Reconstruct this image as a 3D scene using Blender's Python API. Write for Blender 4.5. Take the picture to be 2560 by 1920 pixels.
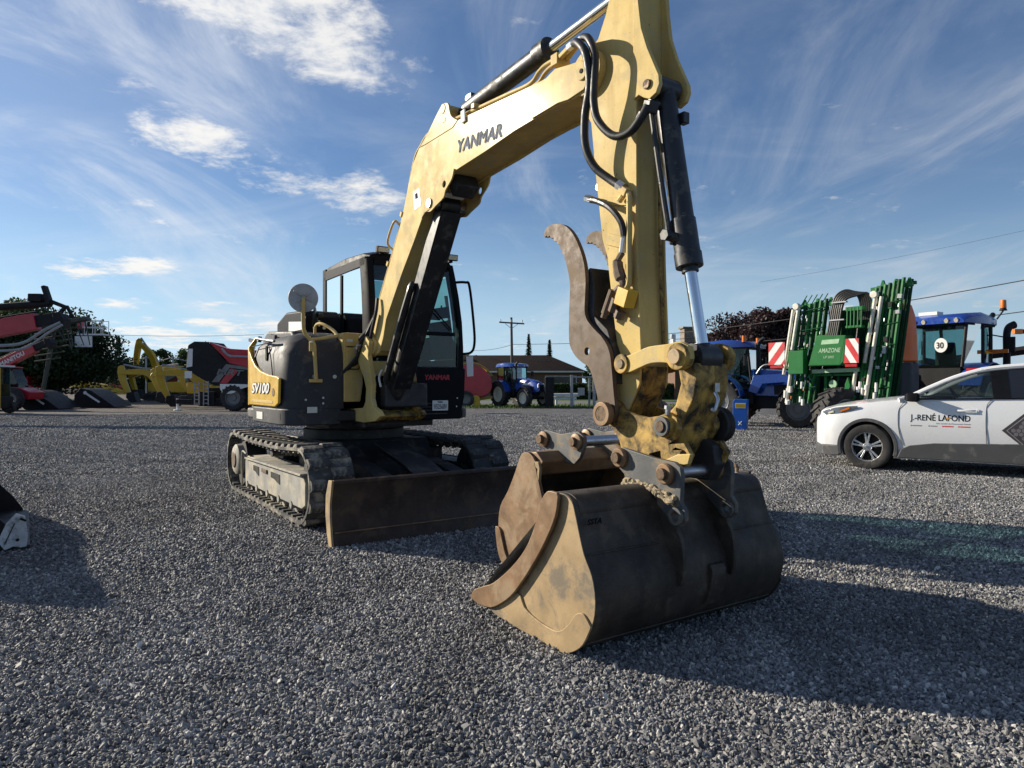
import bpy, bmesh, math, random
import numpy as np
from mathutils import Vector, Matrix, Euler
R = math.radians
for o in list(bpy.data.objects): bpy.data.objects.remove(o)
scene = bpy.context.scene
col = scene.collection

# ------------------------------------------------------------------ camera
cam_d = bpy.data.cameras.new('camera'); cam = bpy.data.objects.new('camera', cam_d); col.objects.link(cam)
cam.location = (0, 0, 1.45); cam.rotation_euler = (R(90), 0, 0)
cam_d.sensor_width = 36; cam_d.lens = 36*1740/2560; cam_d.clip_end = 3000; cam_d.clip_start = .05
scene.camera = cam

# ------------------------------------------------------------------ sky, sun, exposure
SUN_EL = R(21.3); SUN_H = Vector((-.925, .38, 0)).normalized()
SUN = Vector((SUN_H.x*math.cos(SUN_EL), SUN_H.y*math.cos(SUN_EL), math.sin(SUN_EL)))
sl = bpy.data.lights.new('sun', 'SUN'); sl.energy = 5.0; sl.angle = R(.55); sl.color = (1, .90, .74)
so = bpy.data.objects.new('sun', sl); col.objects.link(so); so.rotation_euler = SUN.to_track_quat('Z', 'Y').to_euler(); so.location = (-20, 10, 20)
world = bpy.data.worlds.new('World'); scene.world = world; world.use_nodes = True
def build_sky():
    nt = world.node_tree; n = nt.nodes; l = nt.links; n.clear()
    def N(t, **k):
        x = n.new(t)
        for a, b in k.items(): setattr(x, a, b)
        return x
    def M(op, a, b=None, clamp=False):
        x = N('ShaderNodeMath', operation=op, use_clamp=clamp)
        for i, v in enumerate((a, b)):
            if v is None: continue
            if isinstance(v, (int, float)): x.inputs[i].default_value = v
            else: l.new(v, x.inputs[i])
        return x.outputs[0]
    out = N('ShaderNodeOutputWorld'); bg = N('ShaderNodeBackground')
    sky = N('ShaderNodeTexSky', sky_type='NISHITA', sun_disc=False, sun_elevation=SUN_EL, sun_rotation=math.atan2(SUN_H.x, SUN_H.y), altitude=50, air_density=1.0, dust_density=.35, ozone_density=2.2)
    tc = N('ShaderNodeTexCoord'); sep = N('ShaderNodeSeparateXYZ'); l.new(tc.outputs['Generated'], sep.inputs[0])
    x, y, z = sep.outputs
    zz = M('ADD', M('MAXIMUM', z, 0.0), .13)
    px = M('DIVIDE', x, zz); py = M('DIVIDE', y, zz)
    def noise(sx, sy, ox, oy, rot, scale, detail, rough, dist=0):
        cb = N('ShaderNodeCombineXYZ'); l.new(px, cb.inputs[0]); l.new(py, cb.inputs[1])
        mp = N('ShaderNodeMapping'); l.new(cb.outputs[0], mp.inputs[0])
        mp.inputs['Location'].default_value = (ox, oy, 0); mp.inputs['Rotation'].default_value = (0, 0, R(rot)); mp.inputs['Scale'].default_value = (sx, sy, 1)
        t = N('ShaderNodeTexNoise'); l.new(mp.outputs[0], t.inputs[0])
        t.inputs['Scale'].default_value = scale; t.inputs['Detail'].default_value = detail; t.inputs['Roughness'].default_value = rough; t.inputs['Distortion'].default_value = dist
        return t.outputs[0]
    def ramp(v, a, b):
        m = N('ShaderNodeMapRange', interpolation_type='SMOOTHSTEP'); l.new(v, m.inputs[0]); m.inputs[1].default_value = a; m.inputs[2].default_value = b
        return m.outputs[0]
    # thin streaked cirrus over the whole sky
    c1 = ramp(noise(1, .42, 3.1, 1.7, 24, 1.3, 8, .64, 1.2), .46, .84)
    c2 = ramp(noise(1, .5, 9.3, 4.2, -12, .55, 5, .58, .4), .42, .72)
    c3 = ramp(noise(.42, 1, 6.1, 2.7, 20, 1.1, 8, .62, 1.2), .47, .82)
    cir = M('MULTIPLY', M('ADD', M('ADD', M('MULTIPLY', c1, .75), M('MULTIPLY', c3, .34)), M('MULTIPLY', M('MULTIPLY', c1, c2), .6)), .92, True)
    veil = M('ADD', M('MULTIPLY', c2, .16), .02)
    # a few cumulus: puffs where a patch (direction, size) meets detailed noise
    det = noise(1, 1, 2.2, 7.7, 0, 2.6, 9, .62, .25)
    det2 = noise(1, 1, 5.2, 1.7, 0, 11.0, 8, .66, .3)
    dn = M('ADD', M('MULTIPLY', det, .7), M('MULTIPLY', det2, .3))
    tot = None
    def patch(X, Z, rx, rz, tilt, amp):
        d = Vector((X, 1, Z)).normalized()
        zz0 = max(d.z, 0)+.13; ux, uy = d.x/zz0, d.y/zz0
        az = math.atan2(d.x, d.y)
        # local axes on the cloud plane: across (a) and along the view (b)
        ca, sa = math.cos(az), math.sin(az)
        dx = M('SUBTRACT', px, ux); dy = M('SUBTRACT', py, uy)
        a = M('ADD', M('MULTIPLY', dx, ca), M('MULTIPLY', dy, -sa)); b = M('ADD', M('MULTIPLY', dx, sa), M('MULTIPLY', dy, ca))
        ct, st = math.cos(R(tilt)), math.sin(R(tilt))
        a2 = M('ADD', M('MULTIPLY', a, ct), M('MULTIPLY', b, st)); b2 = M('SUBTRACT', M('MULTIPLY', b, ct), M('MULTIPLY', a, st))
        r = M('ADD', M('POWER', M('ABSOLUTE', M('DIVIDE', a2, rx)), 2), M('POWER', M('ABSOLUTE', M('DIVIDE', b2, rz)), 2))
        m = M('MULTIPLY', M('SUBTRACT', 1, r, True), amp)
        return m
    P = [(-.36, .54, .34, .18, 0, 1.1), (-.30, .49, .30, .17, 15, 1.15), (-.25, .455, .24, .14, 15, 1.1), (-.215, .43, .16, .1, 15, 1.0), (-.437, .35, .34, .2, 20, .8), (-.36, .325, .32, .18, 25, .9), (-.285, .295, .34, .2, 15, .85), (-.225, .27, .26, .18, 0, .75), (-.60, .163, .26, .26, 0, 1.0), (-.535, .165, .22, .24, 0, 1.0),
         (-.52, .095, .12, .25, 0, .8), (-.40, .085, .45, .5, 0, 1.15), (-.33, .08, .4, .4, 0, 1.1), (-.47, .07, .5, .4, 0, 1.0), (-.62, .06, .6, .5, 0, .9), (-.56, .115, .2, .25, 0, 1.0), (-.66, .09, .25, .3, 0, 1.0), (-.43, .11, .18, .22, 0, 1.0), (-.50, .055, .4, .35, 0, 1.0), (-.13, .46, .10, .07, -15, .8), (-.58, .10, .3, .35, 0, .5), (.0, .06, .5, .5, 0, .55), (.12, .05, .4, .5, 0, .5), (.47, .105, .12, .2, 0, .55), (.23, .055, .4, .5, 0, .5)]
    for X, Z, rx, rz, t, amp in P:
        m = patch(X, Z, rx, rz, t, amp); tot = m if tot is None else M('MAXIMUM', tot, m)
    # scattered others all round, so the sky goes on outside the frame as inside
    big = ramp(noise(1, 1, 31.2, 12.4, 0, .55, 4, .5), .60, .80)
    behind = ramp(y, .45, .0)
    tot = M('MAXIMUM', tot, M('MULTIPLY', M('MULTIPLY', big, behind), .8))
    cum = M('MULTIPLY', ramp(M('ADD', M('MULTIPLY', tot, .34), M('MULTIPLY', M('SUBTRACT', dn, .5), 1.9)), .15, .46), .93)
    hz = ramp(z, .0, .02)
    cum = M('MULTIPLY', cum, hz)
    # cloud light: brighter towards the sun
    sunv = N('ShaderNodeVectorMath', operation='DOT_PRODUCT'); l.new(tc.outputs['Generated'], sunv.inputs[0]); sunv.inputs[1].default_value = SUN
    sb = N('ShaderNodeMapRange'); l.new(sunv.outputs['Value'], sb.inputs[0]); sb.inputs[1].default_value = -.3; sb.inputs[2].default_value = 1; sb.inputs[3].default_value = .85; sb.inputs[4].default_value = 1.30
    shade = M('MULTIPLY', ramp(dn, .30, .62), 1.0)
    cc = N('ShaderNodeMix', data_type='RGBA'); l.new(shade, cc.inputs[0]); cc.inputs[6].default_value = (7.6, 8.1, 8.9, 1); cc.inputs[7].default_value = (10.4, 10.2, 9.8, 1)
    cs = N('ShaderNodeVectorMath', operation='SCALE'); l.new(cc.outputs[2], cs.inputs[0]); l.new(sb.outputs[0], cs.inputs[3])
    ci = N('ShaderNodeVectorMath', operation='SCALE'); ci.inputs[0].default_value = (8.6, 9.1, 9.8); l.new(sb.outputs[0], ci.inputs[3])
    gain = N('ShaderNodeMix', data_type='RGBA', blend_type='MULTIPLY'); gain.inputs[0].default_value = 1; l.new(sky.outputs[0], gain.inputs[6]); gain.inputs[7].default_value = (.92, 1.12, 1.38, 1)
    # pale blue summer haze low over the horizon
    hzm = N('ShaderNodeMix', data_type='RGBA'); hf = N('ShaderNodeMapRange', interpolation_type='SMOOTHERSTEP'); l.new(z, hf.inputs[0]); hf.inputs[1].default_value = .30; hf.inputs[2].default_value = -.05; hf.inputs[3].default_value = 0; hf.inputs[4].default_value = .92; l.new(hf.outputs[0], hzm.inputs[0]); l.new(gain.outputs[2], hzm.inputs[6]); hb = N('ShaderNodeVectorMath', operation='SCALE'); hb.inputs[0].default_value = (6.0, 8.5, 10.6); l.new(sb.outputs[0], hb.inputs[3]); l.new(hb.outputs[0], hzm.inputs[7])
    m1 = N('ShaderNodeMix', data_type='RGBA'); l.new(M('MULTIPLY', M('ADD', cir, veil, True), .8), m1.inputs[0]); l.new(hzm.outputs[2], m1.inputs[6]); l.new(ci.outputs[0], m1.inputs[7])
    m2 = N('ShaderNodeMix', data_type='RGBA'); l.new(cum, m2.inputs[0]); l.new(m1.outputs[2], m2.inputs[6]); l.new(cs.outputs[0], m2.inputs[7])
    l.new(m2.outputs[2], bg.inputs[0]); bg.inputs[1].default_value = .051
    l.new(bg.outputs[0], out.inputs[0])
build_sky()
vs = scene.view_settings; vs.view_transform = 'Standard'; vs.look = 'None'; vs.exposure = .62; vs.gamma = 1; vs.use_curve_mapping = False
scene.render.engine = 'CYCLES'; scene.render.resolution_x = 1024; scene.render.resolution_y = 768
scene.cycles.max_bounces = 8; scene.cycles.transparent_max_bounces = 12

# ------------------------------------------------------------------ mesh helpers
def catmull(pts, k=6):
    P = [Vector(p) for p in pts]; out = []
    for i in range(len(P)-1):
        a = P[max(i-1, 0)]; b = P[i]; c = P[i+1]; d = P[min(i+2, len(P)-1)]
        for j in range(k):
            t = j/k; out.append(.5*((2*b)+(c-a)*t+(2*a-5*b+4*c-d)*t*t+(3*b-a-3*c+d)*t**3))
    out.append(P[-1]); return out
class MB:
    def __init__(s): s.v = []; s.f = []
    def add(s, vs_, fs, M=None):
        b = len(s.v); s.v += [tuple(M @ Vector(q)) if M else tuple(q) for q in vs_]; s.f += [tuple(i+b for i in q) for q in fs]; return s
    def box(s, c, d, rot=None, taper=(1, 1), M=None):
        x, y, z = d[0]/2, d[1]/2, d[2]/2; tx, ty = taper
        V = [(-x, -y, -z), (x, -y, -z), (x, y, -z), (-x, y, -z), (-x*tx, -y*ty, z), (x*tx, -y*ty, z), (x*tx, y*ty, z), (-x*tx, y*ty, z)]
        T = Matrix.Translation(c) @ (Euler([R(a) for a in rot]).to_matrix().to_4x4() if rot else Matrix())
        return s.add(V, [(0, 3, 2, 1), (4, 5, 6, 7), (0, 1, 5, 4), (1, 2, 6, 5), (2, 3, 7, 6), (3, 0, 4, 7)], (M @ T) if M else T)
    def prism(s, pts, a, b, axis='y', M=None):
        pts = list(pts)
        ar = sum(pts[i][0]*pts[(i+1) % len(pts)][1]-pts[(i+1) % len(pts)][0]*pts[i][1] for i in range(len(pts)))
        if ar < 0: pts.reverse()
        if a > b: a, b = b, a
        n = len(pts)
        if axis == 'y': V = [(p, a, q) for p, q in pts]+[(p, b, q) for p, q in pts]
        elif axis == 'x': V = [(a, p, q) for p, q in pts]+[(b, p, q) for p, q in pts]
        else: V = [(p, q, a) for p, q in pts]+[(p, q, b) for p, q in pts]
        Fc = [tuple(range(n-1, -1, -1)), tuple(range(n, 2*n))]+[(i, (i+1) % n, n+(i+1) % n, n+i) for i in range(n)]
        if axis == 'y': Fc = [tuple(reversed(q)) for q in Fc]
        return s.add(V, Fc, M)
    def holed(s, pts, holes, a, b, n=16):
        """plate in the x-z plane with round holes (centre, radius)"""
        from mathutils.geometry import tessellate_polygon
        loops = [list(pts)]+[[(c[0]+r*math.cos(2*math.pi*i/n), c[1]+r*math.sin(2*math.pi*i/n)) for i in range(n)] for c, r in holes]
        flat = [p for l_ in loops for p in l_]; N_ = len(flat)
        tri = tessellate_polygon([[Vector((p[0], p[1], 0)) for p in l_] for l_ in loops])
        V = [(p, a, q) for p, q in flat]+[(p, b, q) for p, q in flat]; F = [tuple(t) for t in tri]+[tuple(i+N_ for i in reversed(t)) for t in tri]; k = 0
        for l_ in loops:
            m = len(l_); F += [(k+i, k+(i+1) % m, N_+k+(i+1) % m, N_+k+i) for i in range(m)]; k += m
        return s.add(V, F)
    def sheet(s, path, t, a, b, axis='y', M=None):
        """bent plate: open 2-D path thickened by t (to its left), extruded"""
        P = [Vector((p[0], p[1])) for p in path]; off = []
        for i, p in enumerate(P):
            d = (P[min(i+1, len(P)-1)]-P[max(i-1, 0)]).normalized(); off.append(p+Vector((-d.y, d.x))*t)
        n = len(P); V = []
        for yy in (a, b):
            for q in P+off:
                V.append((q.x, yy, q.y) if axis == 'y' else ((yy, q.x, q.y) if axis == 'x' else (q.x, q.y, yy)))
        m = 2*n; F = []
        for i in range(n-1):
            F += [(i, i+1, m+i+1, m+i), (n+i+1, n+i, m+n+i, m+n+i+1), (i, n+i, n+i+1, i+1), (m+i+1, m+n+i+1, m+n+i, m+i)]
        F += [(0, m, m+n, n), (n-1, 2*n-1, m+2*n-1, m+n-1)]
        return s.add(V, F, M)
    def cyl(s, p, q, r0, r1=None, n=20, M=None):
        if r1 is None: r1 = r0
        p, q = Vector(p), Vector(q); d = (q-p).normalized(); u = d.orthogonal().normalized(); w = d.cross(u)
        V = []
        for c, r in ((p, r0), (q, r1)): V += [c+(u*math.cos(2*math.pi*i/n)+w*math.sin(2*math.pi*i/n))*r for i in range(n)]
        return s.add(V, [tuple(range(n-1, -1, -1)), tuple(range(n, 2*n))]+[(i, (i+1) % n, n+(i+1) % n, n+i) for i in range(n)], M)
    def tube(s, pts, r, n=10, k=6, M=None):
        P = catmull(pts, k) if k else [Vector(p) for p in pts]
        up = None; V = []
        for i, p in enumerate(P):
            d = (P[min(i+1, len(P)-1)]-P[max(i-1, 0)]).normalized()
            if up is None: up = d.orthogonal().normalized()
            up = (up-d*up.dot(d)).normalized(); w = d.cross(up)
            rr = r[min(i*len(r)//len(P), len(r)-1)] if isinstance(r, (list, tuple)) else r
            V += [p+(up*math.cos(2*math.pi*j/n)+w*math.sin(2*math.pi*j/n))*rr for j in range(n)]
        m = len(P)
        F = [(i*n+j, i*n+(j+1) % n, (i+1)*n+(j+1) % n, (i+1)*n+j) for i in range(m-1) for j in range(n)]+[tuple(range(n-1, -1, -1)), tuple(range((m-1)*n, m*n))]
        return s.add(V, F, M)
    def lathe(s, prof, c=(0, 0, 0), axis=(0, 1, 0), n=32, closed=False, M=None, cap=True):
        """profile (radius, height) turned about an axis"""
        d = Vector(axis).normalized(); u = d.orthogonal().normalized(); w = d.cross(u); c = Vector(c); V = []; m = len(prof)
        for i in range(n):
            a = 2*math.pi*i/n; e = u*math.cos(a)+w*math.sin(a); V += [c+e*r+d*h for r, h in prof]
        F = []
        for i in range(n):
            j = (i+1) % n
            for k in range(m if closed else m-1):
                k2 = (k+1) % m; F.append((i*m+k, j*m+k, j*m+k2, i*m+k2))
        if not closed and cap:
            for k, rev in ((0, False), (m-1, True)):
                if prof[k][0] > 1e-4: q = tuple(i*m+k for i in range(n)); F.append(q if not rev else tuple(reversed(q)))
        return s.add(V, F, M)
    def loft(s, secs, cap=True, M=None):
        n = len(secs[0]); V = [p for q in secs for p in q]; m = len(secs)
        F = [(i*n+j, i*n+(j+1) % n, (i+1)*n+(j+1) % n, (i+1)*n+j) for i in range(m-1) for j in range(n)]
        if cap: F += [tuple(range(n-1, -1, -1)), tuple(range((m-1)*n, m*n))]
        return s.add(V, F, M)
    def mesh(s, name, mat, smooth=35, fix=True):
        me = bpy.data.meshes.new(name); me.from_pydata(s.v, [], s.f); me.materials.append(mat)
        if fix:
            bm = bmesh.new(); bm.from_mesh(me); bmesh.ops.recalc_face_normals(bm, faces=bm.faces); bm.to_mesh(me); bm.free()
        if smooth:
            me.polygons.foreach_set('use_smooth', [True]*len(me.polygons)); me.set_sharp_from_angle(angle=R(smooth))
        me.update(); return me
    def build(s, name, mat, parent=None, bevel=0, smooth=35, seg=2, fix=True):
        o = bpy.data.objects.new(name, s.mesh(name, mat, smooth, fix)); col.objects.link(o); o.parent = parent
        if bevel:
            b = o.modifiers.new('bevel', 'BEVEL'); b.width = bevel; b.segments = seg; b.limit_method = 'ANGLE'; b.angle_limit = R(38); b.harden_normals = True
        return o
def tag(o, label, cat, group=None):
    o['label'] = label; o['category'] = cat
    if group: o['group'] = group
    return o
def thing(name, label, cat, loc=(0, 0, 0), rz=0, group=None):
    o = bpy.data.objects.new(name, None); col.objects.link(o); o.location = loc; o.rotation_euler = (0, 0, rz); o.empty_display_size = .2
    return tag(o, label, cat, group)
def kind(o, k): o['kind'] = k; return o
def inst(name, me, parent, M, bevel=0):
    o = bpy.data.objects.new(name, me); col.objects.link(o); o.parent = parent; o.matrix_local = M
    if bevel:
        b = o.modifiers.new('bevel', 'BEVEL'); b.width = bevel; b.segments = 1; b.limit_method = 'ANGLE'; b.angle_limit = R(38)
    return o
def text(body, size, right, up, pos, mat, parent, name='lettering', shear=0, bold=0, ext=.001, width=None, align='LEFT', space=1, heavy=0):
    cu = bpy.data.curves.new(name, 'FONT'); cu.body = body; cu.size = size; cu.shear = shear; cu.offset = bold; cu.extrude = ext; cu.align_x = align; cu.resolution_u = 3; cu.space_character = space
    t = bpy.data.objects.new(name, cu); col.objects.link(t); bpy.context.view_layer.update()
    me = bpy.data.meshes.new_from_object(t.evaluated_get(bpy.context.evaluated_depsgraph_get())); bpy.data.objects.remove(t)
    me.materials.clear(); me.materials.append(mat); me.name = name
    r = Vector(right).normalized(); u = Vector(up); u = (u-r*u.dot(r)).normalized(); nn = r.cross(u)
    sc = 1
    if width:
        xs = [v.co.x for v in me.vertices]; sc = width/(max(xs)-min(xs))
    Mx = Matrix(((r.x*sc, u.x, nn.x, pos[0]), (r.y*sc, u.y, nn.y, pos[1]), (r.z*sc, u.z, nn.z, pos[2]), (0, 0, 0, 1)))
    if heavy:      # thicken the strokes: shifted copies, each a hair prouder than the last
        V0 = [v.co.copy() for v in me.vertices]; F0 = [tuple(p.vertices) for p in me.polygons]; V = []; F = []; nv = len(V0)
        for k, (dx, dy) in enumerate(((0, 0), (heavy, 0), (-heavy, 0), (0, heavy*.7), (0, -heavy*.7))):
            V += [(v.x+dx, v.y+dy, v.z+.00025*k) for v in V0]; F += [tuple(i+k*nv for i in f) for f in F0]
        me = bpy.data.meshes.new(name); me.from_pydata(V, [], F); me.materials.append(mat)
    me.transform(Mx)
    o = bpy.data.objects.new(name, me); col.objects.link(o); o.parent = parent; return o

# ------------------------------------------------------------------ materials
def mat(name, c, rough=.5, metal=0, var=.18, vs_=6, dirt=None, bump=0, bs=80, coat=0, rvar=.12, spec=.5, scratch=0, streak=None, cr=.08, speck=0):
    m = bpy.data.materials.new(name); m.use_nodes = True; nt = m.node_tree; n = nt.nodes; l = nt.links
    b = n['Principled BSDF']; tc = n.new('ShaderNodeTexCoord')
    def noise(s, d=5, ro=.6, sc=None, dist=0):
        t = n.new('ShaderNodeTexNoise'); t.inputs['Scale'].default_value = s; t.inputs['Detail'].default_value = d; t.inputs['Roughness'].default_value = ro; t.inputs['Distortion'].default_value = dist
        if sc:
            mp = n.new('ShaderNodeMapping'); mp.inputs['Scale'].default_value = sc; l.new(tc.outputs['Object'], mp.inputs[0]); l.new(mp.outputs[0], t.inputs[0])
        else: l.new(tc.outputs['Object'], t.inputs[0])
        return t.outputs[0]
    def mr(v, a, b_, c_=0, d=1):
        x = n.new('ShaderNodeMapRange'); l.new(v, x.inputs[0])
        for i, q in enumerate((a, b_, c_, d)): x.inputs[i+1].default_value = q
        return x.outputs[0]
    def mix(f, a, b_, bt='MIX'):
        x = n.new('ShaderNodeMix'); x.data_type = 'RGBA'; x.blend_type = bt
        for i, q in ((0, f), (6, a), (7, b_)):
            if hasattr(q, 'links'): l.new(q, x.inputs[i])
            elif isinstance(q, (int, float)): x.inputs[i].default_value = q
            else: x.inputs[i].default_value = (*q, 1) if len(q) == 3 else q
        return x.outputs[2]
    c = tuple(c); lo = tuple(max(q*(1-var), 0) for q in c); hi = tuple(min(q*(1+var), 1) for q in c)
    cv = mix(mr(noise(vs_), .3, .7), lo, hi)
    if streak: cv = mix(mr(noise(streak[1], 5, .65, (1, 1, .12)), .5, .72, 0, streak[2]), cv, streak[0])
    ro_ = mr(noise(vs_*2.3, 5), .3, .7, max(rough-rvar, .02), min(rough+rvar, 1))
    if dirt:
        dm = mr(noise(dirt[2], 8, .68, None, .4), .5-.25*dirt[1]+.08, .62, 0, min(1, .35+dirt[1])); cv = mix(dm, cv, dirt[0]); 
        x = n.new('ShaderNodeMix'); x.data_type = 'FLOAT'; l.new(dm, x.inputs[0]); l.new(ro_, x.inputs[2]); x.inputs[3].default_value = .85; ro_ = x.outputs[0]
    if scratch:
        sm = mr(noise(46, 4, .6, (1, 1, 7), 2.2), .60, .68, 0, scratch); cv = mix(sm, cv, tuple(min(1, q*1.5+.05) for q in c))
    if speck:
        cv = mix(mr(noise(34, 4, .7), .665, .70, 0, speck), cv, (.03, .026, .02)); cv = mix(mr(noise(150, 2, .5), .70, .74, 0, speck*.8), cv, (.05, .045, .035))
    l.new(cv, b.inputs['Base Color']); l.new(ro_, b.inputs['Roughness'])
    b.inputs['Metallic'].default_value = metal; b.inputs['Coat Weight'].default_value = coat; b.inputs['Coat Roughness'].default_value = cr; b.inputs['Specular IOR Level'].default_value = spec
    if bump:
        bp = n.new('ShaderNodeBump'); bp.inputs['Strength'].default_value = bump; bp.inputs['Distance'].default_value = .01; l.new(noise(bs, 6, .65), bp.inputs['Height']); l.new(bp.outputs[0], b.inputs['Normal']); l.new(bp.outputs[0], b.inputs['Coat Normal'])
    return m
def glass(name, tint=(.75, .85, .85), alpha=.3, rough=.02, dark=(.02, .03, .03)):
    m = bpy.data.materials.new(name); m.use_nodes = True; nt = m.node_tree; n = nt.nodes; l = nt.links; n.clear()
    out = n.new('ShaderNodeOutputMaterial'); tr = n.new('ShaderNodeBsdfTransparent'); tr.inputs[0].default_value = (*tint, 1)
    gl = n.new('ShaderNodeBsdfGlossy'); gl.inputs['Roughness'].default_value = rough; gl.inputs[0].default_value = (.9, .95, .95, 1)
    df = n.new('ShaderNodeBsdfDiffuse'); df.inputs[0].default_value = (*dark, 1)
    t = n.new('ShaderNodeTexNoise'); t.inputs['Scale'].default_value = 5; tc = n.new('ShaderNodeTexCoord'); l.new(tc.outputs['Object'], t.inputs[0])
    mr = n.new('ShaderNodeMapRange'); l.new(t.outputs[0], mr.inputs[0]); mr.inputs[1].default_value = .35; mr.inputs[2].default_value = .75; mr.inputs[3].default_value = alpha*.75; mr.inputs[4].default_value = alpha*1.2
    m0 = n.new('ShaderNodeMixShader'); l.new(mr.outputs[0], m0.inputs[0]); l.new(tr.outputs[0], m0.inputs[1]); l.new(df.outputs[0], m0.inputs[2])
    fr = n.new('ShaderNodeFresnel'); fr.inputs[0].default_value = 1.5
    m1 = n.new('ShaderNodeMixShader'); l.new(fr.outputs[0], m1.inputs[0]); l.new(m0.outputs[0], m1.inputs[1]); l.new(gl.outputs[0], m1.inputs[2]); l.new(m1.outputs[0], out.inputs[0])
    return m
DUST = (.30, .25, .18)
Mt = {}
Mt['yellow'] = mat('aged_yellow_paint', (.56, .41, .145), .62, 0, .13, 3, ((.46, .38, .23), .24, 5), .02, 120, .045, .08, .15, .5, ((.30, .20, .07), 7, .45), .17, .75)
Mt['yellow_worn_shaded'] = mat('worn_shaded_yellow', (.46, .28, .05), .55, 0, .25, 6, ((.022, .02, .015), .85, 10), .10, 60, 0, .15, .5, .2)  # worn greasy paint; base and grime darkened further to stand in for shade
Mt['yellow_clean'] = mat('yellow_panel', (.60, .37, .03), .38, 0, .08, 3, None, .02, 60, .2)
Mt['black_paint'] = mat('black_cylinder_paint', (.014, .015, .018), .42, 0, .4, 6, ((.12, .11, .09), .10, 11), .02, 80)
Mt['dark_plastic'] = mat('dark_grey_cover', (.030, .031, .036), .58, 0, .15, 4, ((.12, .11, .10), .06, 6), .05, 140, 0, .1, .35)
Mt['cab_black'] = mat('cab_black_paint', (.006, .0065, .009), .5, 0, .2, 5, ((.012, .012, .011), .05, 7), .03, 90, 0, .1, .08)
Mt['chrome'] = mat('chrome_rod', (.80, .79, .77), .16, 1, .05, 5, None, 0, 80, 0, .05)
Mt['steel'] = mat('bright_steel', (.45, .45, .46), .35, 1, .15, 8)
Mt['rust'] = mat('rusty_brown_steel', (.20, .12, .062), .58, .25, .35, 5, ((.32, .24, .15), .30, 4), .10, 50, 0, .15, .5, .35)
Mt['thumb'] = mat('scuffed_brown_steel', (.115, .082, .058), .6, .1, .25, 6, ((.20, .15, .10), .28, 7), .06, 60, 0, .15, .3, .5)
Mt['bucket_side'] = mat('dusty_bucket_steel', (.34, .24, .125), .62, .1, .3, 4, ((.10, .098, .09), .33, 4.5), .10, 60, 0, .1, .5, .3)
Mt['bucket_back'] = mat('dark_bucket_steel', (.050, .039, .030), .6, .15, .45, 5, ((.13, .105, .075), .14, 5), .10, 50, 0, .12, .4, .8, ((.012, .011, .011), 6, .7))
Mt['ear'] = mat('grey_worn_plate', (.085, .090, .092), .6, .25, .3, 5, ((.27, .20, .12), .34, 5), .10, 50, 0, .1, .5, .3)
Mt['pin'] = mat('rusty_pin', (.13, .085, .05), .6, .4, .3, 20, ((.06, .04, .03), .35, 26), .06, 90)
Mt['mud'] = mat('dried_mud', (.31, .25, .16), .95, 0, .3, 18, None, .6, 60)
Mt['blade'] = mat('rusted_blade_steel', (.045, .030, .024), .5, .2, .5, 4, ((.12, .078, .05), .26, 5), .10, 40, 0, .15, .4, .9, ((.02, .016, .014), 5, .7))
Mt['rubber'] = mat('dusty_rubber', (.035, .036, .040), .85, 0, .3, 6, ((.30, .27, .21), .20, 5), .10, 70)
Mt['rubber_dusty'] = mat('dust_caked_rubber', (.055, .055, .055), .9, 0, .3, 6, ((.40, .36, .28), .42, 5), .10, 70)
Mt['frame_dusty'] = mat('dust_caked_frame', (.24, .235, .215), .75, .1, .25, 4, ((.44, .39, .29), .5, 5), .10, 60)
Mt['frame_dark'] = mat('dark_frame', (.020, .020, .022), .6, 0, .3, 5, ((.12, .10, .08), .14, 6), .05, 60)
Mt['hose'] = mat('black_hose', (.012, .012, .013), .48, 0, .3, 12, None, .05, 160)
Mt['hole'] = mat('dark_opening', (.004, .004, .004), .9)
Mt['glass'] = glass('cab_glass', (.46, .68, .69), .20)
Mt['glass_dark'] = glass('tinted_glass', (.28, .36, .38), .35)
Mt['mirror'] = mat('mirror_glass', (.8, .82, .85), .03, 1, .02)
Mt['mirror_back'] = mat('mirror_back', (.34, .35, .36), .5, .3, .2, 10)
Mt['white'] = mat('white_print', (.74, .74, .72), .75, 0, .05, 6, None, 0, 80, 0, .1, .1)
Mt['sticker'] = mat('white_sticker', (.62, .62, .58), .5, 0, .10, 20)
Mt['navy'] = mat('navy_print', (.15, .165, .19), .8, 0, .3, 30, None, 0, 80, 0, .1, .05)
Mt['black_print'] = mat('black_print', (.012, .012, .014), .8, 0, .2, 6, None, 0, 80, 0, .1, .08)
Mt['red_print'] = mat('red_print', (.35, .012, .02), .5)
Mt['lamp'] = mat('lamp_lens', (.55, .52, .40), .25, 0, .2, 40)
Mt['tan_seat'] = mat('seat_cloth', (.03, .03, .032), .9)

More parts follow.
